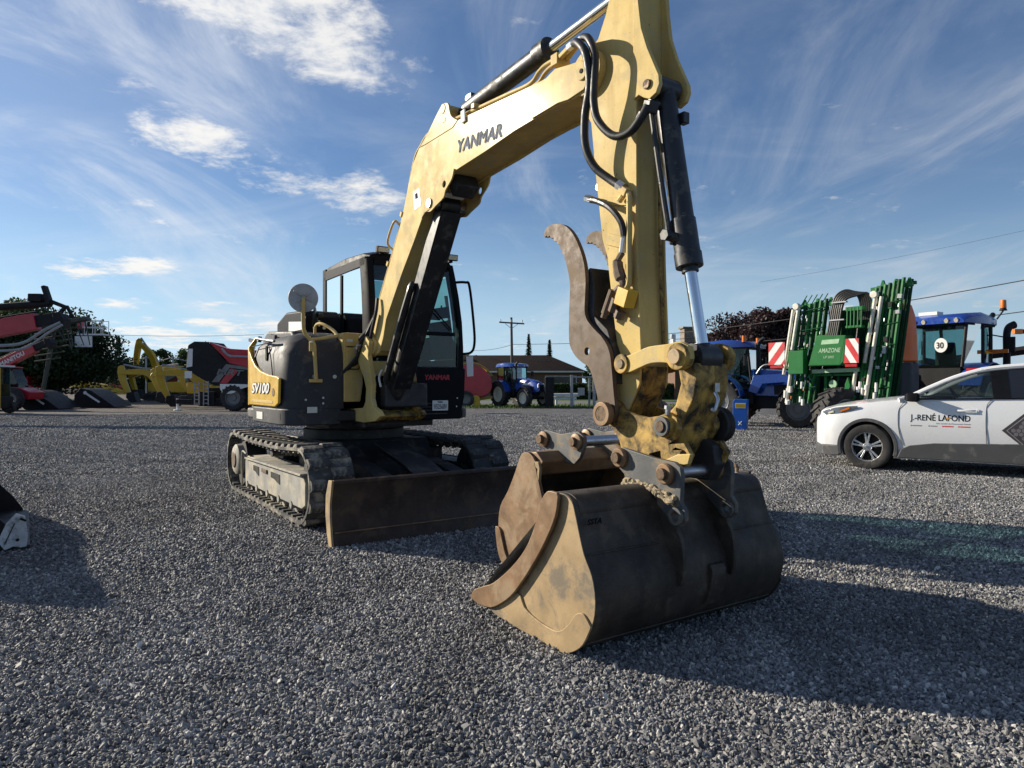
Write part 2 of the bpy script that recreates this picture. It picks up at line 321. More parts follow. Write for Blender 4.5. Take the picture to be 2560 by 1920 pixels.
# ------------------------------------------------------------------ ground
def lane_nodes(n, l, loc):
    """dust and wheel tracks over the yard: patches, and arcs where machines turned"""
    def mr(v, a, b, c, d, sm=True):
        x = n.new('ShaderNodeMapRange'); x.interpolation_type = 'SMOOTHSTEP' if sm else 'LINEAR'; l.new(v, x.inputs[0]); x.inputs[1].default_value = a; x.inputs[2].default_value = b; x.inputs[3].default_value = c; x.inputs[4].default_value = d; return x.outputs[0]
    def mth(op, a, b):
        x = n.new('ShaderNodeMath'); x.operation = op
        for i, v in enumerate((a, b)):
            if hasattr(v, 'links'): l.new(v, x.inputs[i])
            else: x.inputs[i].default_value = v
        return x.outputs[0]
    t = n.new('ShaderNodeTexNoise'); t.inputs['Scale'].default_value = .9; t.inputs['Detail'].default_value = 5; t.inputs['Distortion'].default_value = .6; l.new(loc, t.inputs[0])
    f = mr(t.outputs[0], .3, .7, .80, 1.16)
    for cx_, cy_, rad, w in ((-9, 24, 11.2, .26), (-9, 24, 13.0, .26), (2, 30, 17.2, .24), (2, 30, 19.0, .24), (14, 2, 12.5, .22), (14, 2, 14.3, .22)):
        d = n.new('ShaderNodeVectorMath'); d.operation = 'DISTANCE'; l.new(loc, d.inputs[0]); d.inputs[1].default_value = (cx_, cy_, 0)
        wob = mth('MULTIPLY', mth('SUBTRACT', t.outputs[0], .5), .35)
        e = mth('ABSOLUTE', mth('SUBTRACT', mth('ADD', d.outputs['Value'], wob), rad), 0)
        f = mth('MULTIPLY', f, mr(e, w*.5, w, .80, 1.0)); f = mth('MULTIPLY', f, mth('ADD', 1, mth('MULTIPLY', mth('MULTIPLY', mr(e, w, w*1.25, 0, 1), mr(e, w*1.3, w*2.0, 1, 0)), .14)))
    return f
def ground_mat(name, stones=True):
    m = bpy.data.materials.new(name); m.use_nodes = True; nt = m.node_tree; n = nt.nodes; l = nt.links; b = n['Principled BSDF']; tc = n.new('ShaderNodeTexCoord')
    def tex(t, s, **k):
        x = n.new(t); x.inputs['Scale'].default_value = s
        for a, q in k.items(): x.inputs[a].default_value = q
        l.new(tc.outputs['Object'], x.inputs[0]); return x
    v = tex('ShaderNodeTexVoronoi', 42); v2 = tex('ShaderNodeTexVoronoi', 17)
    big = tex('ShaderNodeTexNoise', .35, Detail=6, Roughness=.6); mid = tex('ShaderNodeTexNoise', 3, Detail=6)
    sep = n.new('ShaderNodeSeparateColor'); l.new(v.outputs['Color'], sep.inputs[0])
    sep2 = n.new('ShaderNodeSeparateColor'); l.new(v2.outputs['Color'], sep2.inputs[0])
    ad = n.new('ShaderNodeMath'); ad.operation = 'ADD'; l.new(sep.outputs[0], ad.inputs[0]); l.new(sep2.outputs[1], ad.inputs[1])
    r = n.new('ShaderNodeValToRGB'); e = r.color_ramp.elements; e[0].position = .15; e[0].color = (.05, .051, .055, 1); e[1].position = 1; e[1].color = (.31, .305, .30, 1)
    k = r.color_ramp.elements.new(.55); k.color = (.15, .151, .156, 1)
    mm = n.new('ShaderNodeMath'); mm.operation = 'MULTIPLY'; mm.inputs[1].default_value = .5; l.new(ad.outputs[0], mm.inputs[0]); l.new(mm.outputs[0], r.inputs[0])
    mx = n.new('ShaderNodeMix'); mx.data_type = 'RGBA'; mx.blend_type = 'MULTIPLY'; mx.inputs[0].default_value = 1; l.new(r.outputs[0], mx.inputs[6])
    r2 = n.new('ShaderNodeValToRGB'); e = r2.color_ramp.elements; e[0].position = .32; e[0].color = (.86, .84, .82, 1); e[1].position = .68; e[1].color = (1.12, 1.12, 1.14, 1)
    mb = n.new('ShaderNodeMix'); mb.data_type = 'FLOAT'; mb.inputs[0].default_value = .4; l.new(big.outputs[0], mb.inputs[2]); l.new(mid.outputs[0], mb.inputs[3]); l.new(mb.outputs[0], r2.inputs[0]); l.new(r2.outputs[0], mx.inputs[7])
    # the worn, brownish wheel-packed drive on the far left of the yard
    tr = tex('ShaderNodeTexNoise', .06, Detail=5); px = n.new('ShaderNodeSeparateXYZ'); l.new(tc.outputs['Object'], px.inputs[0])
    def mr(v, a, b_, c=0, d=1):
        x = n.new('ShaderNodeMapRange'); l.new(v, x.inputs[0]); x.inputs[1].default_value = a; x.inputs[2].default_value = b_; x.inputs[3].default_value = c; x.inputs[4].default_value = d; return x.outputs[0]
    f = n.new('ShaderNodeMath'); f.operation = 'MULTIPLY'; l.new(mr(px.outputs[0], -8, -17), f.inputs[0]); l.new(mr(px.outputs[1], 28, 40), f.inputs[1])
    f2 = n.new('ShaderNodeMath'); f2.operation = 'MULTIPLY'; l.new(f.outputs[0], f2.inputs[0]); l.new(mr(tr.outputs[0], .35, .6, .35, .95), f2.inputs[1])
    md = n.new('ShaderNodeMix'); md.data_type = 'RGBA'; l.new(f2.outputs[0], md.inputs[0]); l.new(mx.outputs[2], md.inputs[6]); md.inputs[7].default_value = (.15, .125, .10, 1)
    ln_ = lane_nodes(n, l, tc.outputs['Object']); mz = n.new('ShaderNodeMix'); mz.data_type = 'RGBA'; mz.blend_type = 'MULTIPLY'; mz.inputs[0].default_value = 1; l.new(md.outputs[2], mz.inputs[6]); l.new(ln_, mz.inputs[7]); l.new(mz.outputs[2], b.inputs['Base Color']); b.inputs['Roughness'].default_value = .85; b.inputs['Specular IOR Level'].default_value = .3
    bp = n.new('ShaderNodeBump'); bp.inputs['Strength'].default_value = 1; bp.inputs['Distance'].default_value = .03; l.new(v.outputs['Distance'], bp.inputs['Height'])
    bp2 = n.new('ShaderNodeBump'); bp2.inputs['Strength'].default_value = .8; bp2.inputs['Distance'].default_value = .05; l.new(v2.outputs['Distance'], bp2.inputs['Height']); l.new(bp.outputs[0], bp2.inputs['Normal']); l.new(bp2.outputs[0], b.inputs['Normal'])
    bp.invert = True; bp2.invert = True
    return m
def stone_mat():
    m = bpy.data.materials.new('crushed_stone'); m.use_nodes = True; nt = m.node_tree; n = nt.nodes; l = nt.links; b = n['Principled BSDF']
    oi = n.new('ShaderNodeObjectInfo'); r = n.new('ShaderNodeValToRGB'); l.new(oi.outputs['Random'], r.inputs[0]); e = r.color_ramp.elements
    e[0].position = 0; e[0].color = (.090, .089, .091, 1); e[1].position = 1; e[1].color = (.52, .505, .475, 1)
    for p, c in ((.35, (.16, .159, .162, 1)), (.72, (.235, .232, .23, 1)), (.90, (.33, .32, .30, 1))): q = e.new(p); q.color = c
    t = n.new('ShaderNodeTexNoise'); t.inputs['Scale'].default_value = 90; t.inputs['Detail'].default_value = 4; tc = n.new('ShaderNodeTexCoord'); l.new(tc.outputs['Object'], t.inputs[0])
    mr = n.new('ShaderNodeMapRange'); l.new(t.outputs[0], mr.inputs[0]); mr.inputs[1].default_value = .3; mr.inputs[2].default_value = .7; mr.inputs[3].default_value = .75; mr.inputs[4].default_value = 1.2
    mx = n.new('ShaderNodeMix'); mx.data_type = 'RGBA'; mx.blend_type = 'MULTIPLY'; mx.inputs[0].default_value = 1; l.new(r.outputs[0], mx.inputs[6]); l.new(mr.outputs[0], mx.inputs[7]); l.new(mx.outputs[2], b.inputs['Base Color'])
    lane = lane_nodes(n, l, oi.outputs['Location'])
    m3 = n.new('ShaderNodeMix'); m3.data_type = 'RGBA'; m3.blend_type = 'MULTIPLY'; m3.inputs[0].default_value = 1; l.new(mx.outputs[2], m3.inputs[6]); l.new(lane, m3.inputs[7]); l.new(m3.outputs[2], b.inputs['Base Color'])
    b.inputs['Roughness'].default_value = .7; b.inputs['Specular IOR Level'].default_value = .4
    return m
gm = ground_mat('gravel_ground'); Mt['stone'] = stone_mat()
kind(MB().add([(-700, -60, 0), (700, -60, 0), (700, 1500, 0), (-700, 1500, 0)], [(0, 1, 2, 3)]).build('ground', gm, smooth=0, fix=False), 'structure')
def gravel(y0, y1, k, pad, dens, size, seed):
    me = bpy.data.meshes.new('gravel_stones'); me.from_pydata([(-k*y0-pad, y0, 0), (k*y0+pad, y0, 0), (k*y1+pad, y1, 0), (-k*y1-pad, y1, 0)], [], [(0, 1, 2, 3)]); me.materials.append(Mt['stone'])
    o = bpy.data.objects.new('gravel_stones', me); col.objects.link(o); kind(o, 'stuff'); o['label'] = 'loose grey crushed gravel covering the yard'; o['category'] = 'gravel'
    ng = bpy.data.node_groups.new('scatter_stones', 'GeometryNodeTree'); ng.interface.new_socket('Geometry', in_out='INPUT', socket_type='NodeSocketGeometry'); ng.interface.new_socket('Geometry', in_out='OUTPUT', socket_type='NodeSocketGeometry')
    n = ng.nodes; l = ng.links; gi = n.new('NodeGroupInput'); go = n.new('NodeGroupOutput')
    dp = n.new('GeometryNodeDistributePointsOnFaces'); l.new(gi.outputs[0], dp.inputs['Mesh']); dp.inputs['Density'].default_value = dens; dp.inputs['Seed'].default_value = seed
    g2i = n.new('GeometryNodeGeometryToInstance')
    for q in range(4):
        ic = n.new('GeometryNodeMeshIcoSphere'); ic.inputs['Radius'].default_value = 1; ic.inputs['Subdivisions'].default_value = 1 if q else 2
        sp = n.new('GeometryNodeSetPosition'); l.new(ic.outputs[0], sp.inputs[0])
        nz = n.new('ShaderNodeTexNoise'); nz.inputs['Scale'].default_value = 1.1; ps = n.new('GeometryNodeInputPosition'); va = n.new('ShaderNodeVectorMath'); va.operation = 'ADD'; va.inputs[1].default_value = (q*7.3, q*3.1, q); l.new(ps.outputs[0], va.inputs[0]); l.new(va.outputs[0], nz.inputs['Vector'])
        vm = n.new('ShaderNodeVectorMath'); vm.operation = 'SUBTRACT'; l.new(nz.outputs['Color'], vm.inputs[0]); vm.inputs[1].default_value = (.5, .5, .5)
        vsn = n.new('ShaderNodeVectorMath'); vsn.operation = 'SCALE'; l.new(vm.outputs[0], vsn.inputs[0]); vsn.inputs['Scale'].default_value = 1.9; l.new(vsn.outputs[0], sp.inputs['Offset'])
        sm = n.new('GeometryNodeSetMaterial'); l.new(sp.outputs[0], sm.inputs[0]); sm.inputs['Material'].default_value = Mt['stone']
        l.new(sm.outputs[0], g2i.inputs[0])
    io = n.new('GeometryNodeInstanceOnPoints'); l.new(dp.outputs['Points'], io.inputs['Points']); l.new(g2i.outputs[0], io.inputs['Instance']); io.inputs['Pick Instance'].default_value = True
    rv = n.new('FunctionNodeRandomValue'); rv.data_type = 'FLOAT_VECTOR'; rv.inputs[0].default_value = (-1.6, -1.6, 0); rv.inputs[1].default_value = (1.6, 1.6, 6.28); l.new(rv.outputs[0], io.inputs['Rotation'])
    rs = n.new('FunctionNodeRandomValue'); rs.data_type = 'FLOAT_VECTOR'; rs.inputs[0].default_value = (size*.5, size*.45, size*.35); rs.inputs[1].default_value = (size*1.6, size*1.15, size*.80); rs.inputs['Seed'].default_value = 5; l.new(rs.outputs[0], io.inputs['Scale'])
    l.new(io.outputs[0], go.inputs[0])
    md = o.modifiers.new('stones', 'NODES'); md.node_group = ng
gravel(1.7, 5.2, .76, .9, 3600, .0135, 1)
gravel(1.7, 9, .76, .5, 40, .024, 7)
gravel(1.7, 4.2, .76, .5, 2600, .0065, 8)
gravel(5.2, 11, .76, .7, 1900, .0155, 2)
gravel(11, 19, .76, .5, 700, .018, 3)
gravel(19, 33, .76, .3, 260, .023, 4)

# verge, road and the land beyond
Mt['grass'] = mat('verge_grass', (.075, .13, .022), .9, 0, .35, .6, ((.16, .17, .05), .25, .9), .3, 20)
Mt['far_grass'] = mat('lawn_grass', (.06, .10, .025), .9, 0, .3, .2)
Mt['asphalt'] = mat('road_asphalt', (.13, .13, .135), .8, 0, .12, .5)
def sheet(name, pts, z, m): return kind(MB().add([(x, y, z) for x, y in pts], [tuple(range(len(pts)))]).build(name, m, smooth=0), 'structure')
sheet('lawn', [(-12, 41.5), (300, 41.5), (300, 1400), (-120, 1400), (-40, 130)], .004, Mt['far_grass'])
sheet('verge', [(-7, 41.2), (16, 41.0), (60, 38), (60, 49), (-9, 50.5)], .010, Mt['grass'])
sheet('road', [(-20, 50.5), (90, 47.5), (90, 56), (-22, 60)], .016, Mt['asphalt'])
def grass_tufts():
    rnd = random.Random(4); b = MB()
    for i in range(5200):
        x = rnd.uniform(-5, 12); y = 41.2+abs(rnd.gauss(0, 3.0)); h = rnd.uniform(.05, .17)
        a = rnd.uniform(0, 6.28); w = rnd.uniform(.02, .05); dx, dy = math.cos(a)*w, math.sin(a)*w
        b.add([(x-dx, y-dy, 0), (x+dx, y+dy, 0), (x+rnd.uniform(-.06, .06), y+rnd.uniform(-.06, .06), h)], [(0, 1, 2)])
    o = b.build('grass', Mt['grass'], smooth=0, fix=False); kind(o, 'stuff'); o['label'] = 'short green grass along the yard edge'; o['category'] = 'grass'
grass_tufts()

# ------------------------------------------------------------------ the excavator (local x forward, y to the machine's left, z up)
EXC_C = (-2.005, 8.85, 0); EXC_R = R(-55.8)
YC = -.13
ex = thing('crawler_excavator', 'large yellow and black crawler excavator with thumb, mirror on stalk and wide bucket', 'excavator', EXC_C, EXC_R)
def P(name, b, m, parent=None, bevel=0, **k): return b.build(name, Mt[m], parent or ex, bevel, **k)
def build_tracks():
    xr, xf, zc, rr = -1.38, 1.42, .42, .385
    # belt centre line, clockwise seen from the right: bottom, front, top with sag, rear
    path = []
    for i in range(25): path.append((xr+(xf-xr)*i/24, .035))
    for i in range(1, 16): a = -math.pi/2+math.pi*i/16; path.append((xf+rr*math.cos(a), zc+rr*math.sin(a)))
    for i in range(25):
        t = i/24; path.append((xf+(xr-xf)*t, zc+rr-.055*math.sin(math.pi*t)**2-.012*math.sin(3*math.pi*t)))
    for i in range(1, 16): a = math.pi/2+math.pi*i/16; path.append((xr+rr*math.cos(a), zc+rr*math.sin(a)))
    n = len(path); Pv = [Vector(p) for p in path]
    L = [0]
    for i in range(n): L.append(L[-1]+(Pv[(i+1) % n]-Pv[i]).length)
    tot = L[-1]
    def at(s):
        s %= tot; i = max(k for k in range(n) if L[k] <= s); t = (s-L[i])/(L[i+1]-L[i]); a, b = Pv[i], Pv[(i+1) % n]
        d = (b-a).normalized(); return a+(b-a)*t, d
    # a rubber lug: tapered block, local x along the track, y across, z outward
    lugs = {}
    for key, m in (('d', 'rubber_dusty'), ('c', 'rubber')):
        lb = MB(); w = .225; a, h = .062, .036
        lb.add([(-a, 0, 0), (a, 0, 0), (a*.9, w, 0), (-a*1.15, w, 0), (-a*.72, .012, h), (a*.6, .012, h), (a*.5, w-.01, h*.9), (-a*.8, w-.01, h*.9)], [(0, 3, 2, 1), (4, 5, 6, 7), (0, 1, 5, 4), (1, 2, 6, 5), (2, 3, 7, 6), (3, 0, 4, 7)])
        lugs[key] = lb.mesh('tread_lug', Mt[m], 20)
    for side in (-1, 1):
        y0, y1 = (-1.16, -.70) if side < 0 else (.70, 1.16)
        V = []; F = []; t = .032
        for i in range(n):
            d = (Pv[(i+1) % n]-Pv[i-1]).normalized(); nn = Vector((d.y, -d.x))
            for q, yy in ((Pv[i]-nn*t, y0), (Pv[i]-nn*t, y1), (Pv[i], y1), (Pv[i], y0)): V.append((q.x, yy, q.y))
        for i in range(n):
            j = (i+1) % n
            for k in range(4): F.append((i*4+k, j*4+k, j*4+(k+1) % 4, i*4+(k+1) % 4))
        key = 'd' if side < 0 else 'c'
        belt = P('rubber_track', MB().add(V, F), 'rubber_dusty' if side < 0 else 'rubber', smooth=40)
        pitch = tot/36
        for i in range(36):
            for half in (0, 1):
                q, d = at((i+.5*half)*pitch); nn = Vector((d.y, -d.x))
                X = Vector((d.x, 0, d.y)); Z = Vector((nn.x, 0, nn.y)); Y = Z.cross(X)
                ysgn = Y.y
                if half == 0: org_y = y0+.004 if ysgn > 0 else y1-.004
                else: org_y = (y0+y1)/2+.002 if ysgn > 0 else (y0+y1)/2-.002
                Mx = Matrix(((X.x, 0, Z.x, q.x), (0, ysgn, 0, org_y), (X.z, 0, Z.z, q.y), (0, 0, 0, 1)))
                inst('tread_lug', lugs[key], belt, Mx, 0)
        g = MB()
        for i in range(48):
            q, d = at((i+.25)*tot/48); nn = Vector((d.y, -d.x)); ang = math.degrees(math.atan2(d.y, d.x))
            c = q-nn*.07
            for yy in ((y0+y1)/2-.07, (y0+y1)/2+.07): g.box((c.x, yy, c.y), (.045, .04, .08), (0, -ang, 0))
            c2 = q-nn*.042
            g.box((c2.x, (y0+.07 if side < 0 else y1-.07), c2.y), (.05, .10, .03), (0, -ang, 0))
        kind(P('guide_lugs', g, 'rubber_dusty' if side < 0 else 'rubber', belt), 'stuff')
        yo = side*1.10; ym = side*.93
        # track frame: long box with a sloping mud-caked top and cut-outs
        fm = 'frame_dusty' if side < 0 else 'frame_dark'
        fr = P('track_frame', MB().prism([(-.98, .17), (-.98, .47), (-.86, .53), (-.3, .515), (.6, .52), (1.36, .53), (1.48, .44), (1.48, .22), (1.36, .17)], yo, side*.78), fm, None, .012)
        P('frame_ledge', MB().box((.28, yo+side*.012, .515), (2.3, .05, .022), (0, -.6, 0)), fm, fr, .004)
        P('access_plate', MB().box((-.02, yo+side*.010, .42), (.22, .016, .045)), 'pin' if side < 0 else 'frame_dark', fr, .004)
        for xx, ww in ((-.42, .26), (.42, .36)): P('access_opening', MB().prism([(xx-ww/2, .44), (xx+ww/2, .44), (xx+ww/2, .33), (xx+ww*.2, .345), (xx-ww*.1, .37), (xx-ww/2, .375)], yo, yo+side*.006), 'hole', fr)
        P('guard_rod', MB().tube([(-.80, yo+side*.03, .56), (-.98, yo+side*.03, .58), (-1.03, yo+side*.03, .50), (-1.03, yo+side*.03, .30), (-1.02, yo+side*.03, .13)], .012, 8), fm, fr)
        for i in range(5):
            x = -.86+i*.47
            P('bottom_roller', MB().cyl((x, yo-side*.05, .17), (x, side*.76, .17), .085, n=20).cyl((x, yo+side*.012, .17), (x, yo-side*.05, .17), .04, n=14), fm, fr)
        P('sprocket', MB().cyl((xr, side*1.05, zc), (xr, side*.80, zc), .32, n=28), 'frame_dark')
        mo = P('drive_motor', MB().lathe([(.0, .0), (.17, .0), (.20, -.02), (.205, -.10), (.24, -.12), (.24, -.22)], (xr, side*1.145, zc+.02), (0, side, 0), 28), fm)
        P('hub_cover', MB().lathe([(.0, .014), (.10, .014), (.115, .0)], (xr, side*1.146, zc+.02), (0, side, 0), 20), 'pin' if side < 0 else 'frame_dark', mo)
        P('front_idler', MB().lathe([(.10, -.07), (.33, -.07), (.345, -.03), (.345, .03), (.33, .07), (.10, .07)], (xf, ym, zc), (0, 1, 0), 28), 'frame_dark')
        P('carrier_roller', MB().cyl((.1, side*1.06, .66), (.1, side*.8, .66), .065, n=16), 'frame_dark')
    # centre frame, slew ring
    P('centre_frame', MB().prism([(-1.0, .42), (-.8, .78), (.8, .80), (1.05, .55), (1.05, .36), (-1.0, .34)], -.62, .62).box((-.55, 0, .55), (.5, 1.62, .26)).box((.6, 0, .55), (.5, 1.62, .26)), 'frame_dark', None, .015)
    P('slew_ring', MB().lathe([(.0, .78), (.62, .78), (.62, .90), (.58, .91), (.58, .99), (.0, .99)], (0, 0, 0), (0, 0, 1), 48), 'frame_dark')
build_tracks()
def build_blade():
    # bent plate, the concave face towards the camera
    path = [(2.475, .0), (2.445, .12), (2.425, .26), (2.43, .40), (2.455, .52), (2.478, .59)]
    bl = P('dozer_blade', MB().sheet(path, .03, -1.16, 1.16), 'blade', None, .006)
    P('cutting_edge', MB().sheet([(2.487, .0), (2.467, .10), (2.462, .125)], .018, -1.158, 1.158), 'blade', bl, .003)
    P('weld_seam', MB().tube([(2.468, -1.15, .128), (2.468, 1.15, .128)], .007, 6, 0), 'rust', bl)
    P('top_rib', MB().box((2.44, 0, .575), (.09, 2.318, .03)), 'blade', bl, .005)
    for s in (-1, 1):
        P('end_plate', MB().prism([(2.49, .01), (2.46, .13), (2.435, .27), (2.44, .40), (2.47, .52), (2.49, .597), (2.40, .592), (2.33, .45), (2.32, .28), (2.36, .10), (2.41, .0)], s*1.163, s*1.185), 'bucket_side' if s < 0 else 'blade', bl, .004)
    for s in (-1, 1):
        P('blade_arm', MB().prism([(.95, .42), (.95, .62), (1.4, .60), (2.40, .44), (2.41, .20), (2.25, .22), (1.3, .40)], s*.42-.09, s*.42+.09), 'frame_dark', None, .012)
    P('blade_cylinder', MB().cyl((1.0, 0, .70), (1.75, 0, .55), .065).cyl((1.75, 0, .55), (2.36, 0, .42), .035), 'black_paint')
    P('blade_shield', MB().prism([(1.02, .79), (1.75, .64), (2.28, .47), (2.28, .45), (1.75, .62), (1.02, .77)], -.17, .17), 'frame_dark', None, .004)
build_blade()
def build_house():
    arc = lambda r, a0, a1, k=14: [(r*math.cos(R(a0+(a1-a0)*i/k)), r*math.sin(R(a0+(a1-a0)*i/k))) for i in range(k+1)]
    # deck plan: cut corners in front, round tail
    plan = [(.98, -1.02), (1.06, -.55), (1.06, .98), (.9, 1.12), (-.3, 1.15)]+arc(1.30, 116, 244)+[(-.3, -1.16), (.80, -1.16)]
    P('deck', MB().prism(plan, 1.03, 1.16, 'z'), 'frame_dark', None, .03)
    P('floor_pan', MB().box((.35, 0, 1.0), (1.1, 1.3, .10)), 'frame_dark', None, .01)
    # engine and tank covers on the machine's right
    def cover_sec(z, ins):
        return [(x, y, z) for x, y in [(.98-ins*1.1, -1.02+ins), (1.03-ins*1.2, -.62), (1.03-ins*1.2, -.52), (-.9, -.45), (-1.10+ins*.4, -.66), (-.92+ins*.4, -.92+ins*.6), (-.62, -1.09+ins*.9), (-.25, -1.155+ins), (.35, -1.165+ins), (.72-ins*.3, -1.155+ins), (.88-ins*.8, -1.12+ins)]]
    cv = P('engine_cover', MB().loft([cover_sec(1.17, 0), cover_sec(1.55, .0), cover_sec(1.78, .015), cover_sec(1.90, .06), cover_sec(1.985, .16), cover_sec(2.03, .30)]), 'dark_plastic', None, .015, smooth=50)
    P('hood_ridge', MB().prism([(.62, 1.93), (.45, 2.055), (-.55, 2.11), (-.75, 2.02), (-.75, 1.9)], -.94, -.50), 'dark_plastic', cv, .03)
    sk = P('lower_skirt', MB().prism([(1.0, -1.03), (1.05, -.56), (-.9, -.5), (-1.02, -.80), (-.62, -1.105), (-.25, -1.175), (.35, -1.18), (.75, -1.17), (.90, -1.13)], 1.0, 1.185, 'z'), 'dark_plastic', None, .02)
    # yellow flank panel with curved upper edge, and the yellow rear strip
    yp = P('flank_panel', MB().prism([(-.40, 1.20), (.70, 1.20), (.84, 1.24), (.865, 1.51), (.80, 1.53), (.45, 1.555), (.12, 1.60), (-.12, 1.67), (-.28, 1.76), (-.40, 1.86)], -1.192, -1.16), 'yellow_clean', None, .012)
    P('recess', MB().prism([(-.30, 1.235), (.66, 1.235), (.64, 1.265), (-.28, 1.265)], -1.196, -1.19), 'yellow', yp, .003)
    P('panel_latch', MB().cyl((.67, -1.19, 1.36), (.67, -1.197, 1.36), .045, n=20), 'pin', yp)
    P('tail_strip', MB().loft([[(-.42, -1.13, z), (-.42, -1.188, z), (-.52, -1.175, z), (-.54, -1.09, z)] for z in (1.19, 1.6, 1.9)]+[[(-.36, -1.08, 2.02), (-.36, -1.12, 2.02), (-.46, -1.11, 2.02), (-.48, -1.05, 2.02)]]), 'yellow_clean', None, .008)
    P('counterweight', MB().prism(arc(1.31, 128, 232)+[(-.60, -.97), (-.60, .97)], 1.15, 1.85, 'z'), 'yellow', None, .05)
    text('SV100', .165, (1, 0, 0), (0, 0, 1), (-.25, -1.1955, 1.345), Mt['black_print'], yp, 'model_outline', .25, 0, .001, .76, 'LEFT', 1, .014)
    text('SV100', .163, (1, 0, 0), (0, 0, 1), (-.245, -1.1995, 1.347), Mt['white'], yp, 'model_lettering', .25, 0, .001, .75, 'LEFT', 1, .0055)
    # slots, seams, handle and bolts on the dark cover
    P('vent_slot', MB().prism([(.28+.03*math.cos(a*.449), 1.80+(.055 if math.sin(a*.449) > 0 else -.055)+.03*math.sin(a*.449)) for a in range(14)], -1.170, -1.15), 'hole', cv, 0)
    P('seam', MB().tube([(-.35, -1.163, 1.905), (.35, -1.168, 1.915), (.62, -1.160, 1.925)], .006, 6).tube([(.40, -1.170, 1.90), (.50, -1.171, 1.72), (.56, -1.171, 1.545)], .006, 6), 'hole', cv)
    P('grab_handle', MB().tube([(-.22, -1.13, 2.0), (-.05, -1.185, 1.99), (.30, -1.20, 1.955), (.60, -1.165, 1.925)], .016, 10), 'steel', cv)
    P('lock', MB().cyl((-.02, -1.145, 1.975), (-.02, -1.185, 1.98), .035, n=16), 'black_paint', cv)
    for y, z in ((-.86, 1.53), (-.63, 1.53)):
        P('bolt', MB().cyl((1.02, y, z), (1.034, y, z), .022, n=14), 'steel', cv)
    for x, z in ((.55, 2.02), (-.45, 2.02)):
        P('rear_bracket', MB().box((x-.6, -1.0, z), (.24, .03, .04), (0, 8, 0)).box((x-.5, -1.0, z-.05), (.03, .03, .12)), 'black_paint', cv)
    P('maker_sticker', MB().box((.06, -1.184, 1.085), (.26, .004, .085)), 'sticker', sk)
    P('info_plate', MB().box((1.032, -.88, 1.17), (.004, .11, .065)), 'sticker', cv, .001)
    for y, z in ((-.76, 1.30), (-.76, 1.24), (-.95, 1.28)): P('bolt', MB().cyl((1.02, y, z), (1.036, y, z), .012, n=10), 'steel', cv)
    # yellow tank box between covers and cab
    tk = P('tank_cover', MB().prism([(-.53, 1.25), (-.33, 1.25), (-.30, 1.45), (-.31, 2.02), (-.53, 2.02)], .55, 1.035, 'x'), 'yellow', None, .015)
    P('tank_hatch', MB().prism([(-.50, 1.62), (-.37, 1.62), (-.355, 1.64), (-.355, 1.83), (-.39, 1.86), (-.50, 1.86)], 1.034, 1.048, 'x'), 'yellow', tk, .006)
    P('hatch_seal', MB().tube([(1.047, -.50, 1.865), (1.047, -.385, 1.865), (1.047, -.35, 1.835), (1.047, -.35, 1.64), (1.047, -.37, 1.615), (1.047, -.50, 1.615)], .006, 6, 0), 'hole', tk)
    P('tank_sticker', MB().box((1.037, -.46, 1.935), (.003, .07, .03)), 'sticker', tk)
    # black hood with air intake behind
    hb = P('rear_hood', MB().prism([(.30, 2.0), (.30, 2.24), (.20, 2.33), (-.5, 2.36), (-.9, 2.25), (-.9, 2.0)], -.72, -.28), 'cab_black', None, .03)
    P('warning_sticker', MB().prism([(-.35, 2.10), (.22, 2.10), (.22, 2.19), (-.35, 2.23)], -.726, -.722), 'sticker', hb)
    P('bolt', MB().cyl((.30, -.62, 2.12), (.315, -.62, 2.12), .02, n=10).cyl((.30, -.5, 2.12), (.315, -.5, 2.12), .02, n=10).box((.305, -.56, 2.17), (.012, .02, .07)), 'steel', hb)
    # round mirrors on a yellow stalk
    ms = P('mirror_stalk', MB().tube([(1.10, -1.00, 2.36), (1.10, -1.0, 2.1), (1.10, -.985, 2.0), (1.10, -.93, 1.93), (1.10, -.885, 1.88), (1.10, -.875, 1.75), (1.10, -.86, 1.50)], .020, 10).tube([(1.10, -.92, 1.925), (1.10, -.80, 1.94), (1.10, -.62, 1.975)], .018, 10).tube([(1.10, -.62, 1.975), (1.0, -.65, 2.05), (.86, -.72, 2.12), (.72, -.74, 2.10), (.70, -.74, 1.98)], .017, 10).box((1.085, -.86, 1.485), (.03, .14, .035)).box((1.10, -.905, 1.86), (.014, .06, .12)), 'yellow', None, .002)
    P('pivot_bolt', MB().cyl((1.10, -.915, 1.90), (1.125, -.915, 1.90), .014, n=10), 'white', ms)
    d = Vector((.9, -.35, .0)).normalized()
    mr = P('round_mirror', MB().lathe([(.0, -.03), (.10, -.022), (.148, -.004), (.155, .004), (.150, .010)], (1.07, -.99, 2.365), (.95, -.3, .0), 36), 'mirror_back', ms)
    P('mirror_spoke', MB().cyl((1.10, -1.10, 2.43), (1.105, -.90, 2.32), .006, n=6).cyl((1.10, -.9, 2.43), (1.105, -1.08, 2.31), .006, n=6).cyl((1.09, -1.0, 2.30), (1.11, -1.0, 2.39), .017, n=10), 'mirror_back', mr)
    m2 = P('rear_mirror', MB().lathe([(.0, -.02), (.08, -.015), (.125, .0), (.125, .01)], (.62, -.72, 2.22), (-.4, -1, .1), 30), 'black_paint', ms)
    P('mirror_glass', MB().lathe([(.0, .016), (.12, .012)], (.62, -.72, 2.22), (-.4, -1, .1), 30), 'mirror', m2)
    P('mirror_arm', MB().cyl((.62, -.70, 2.22), (.74, -.72, 2.12), .014).cyl((.62, -.69, 2.23), (.60, -.62, 2.24), .03), 'black_paint', m2)
build_house()
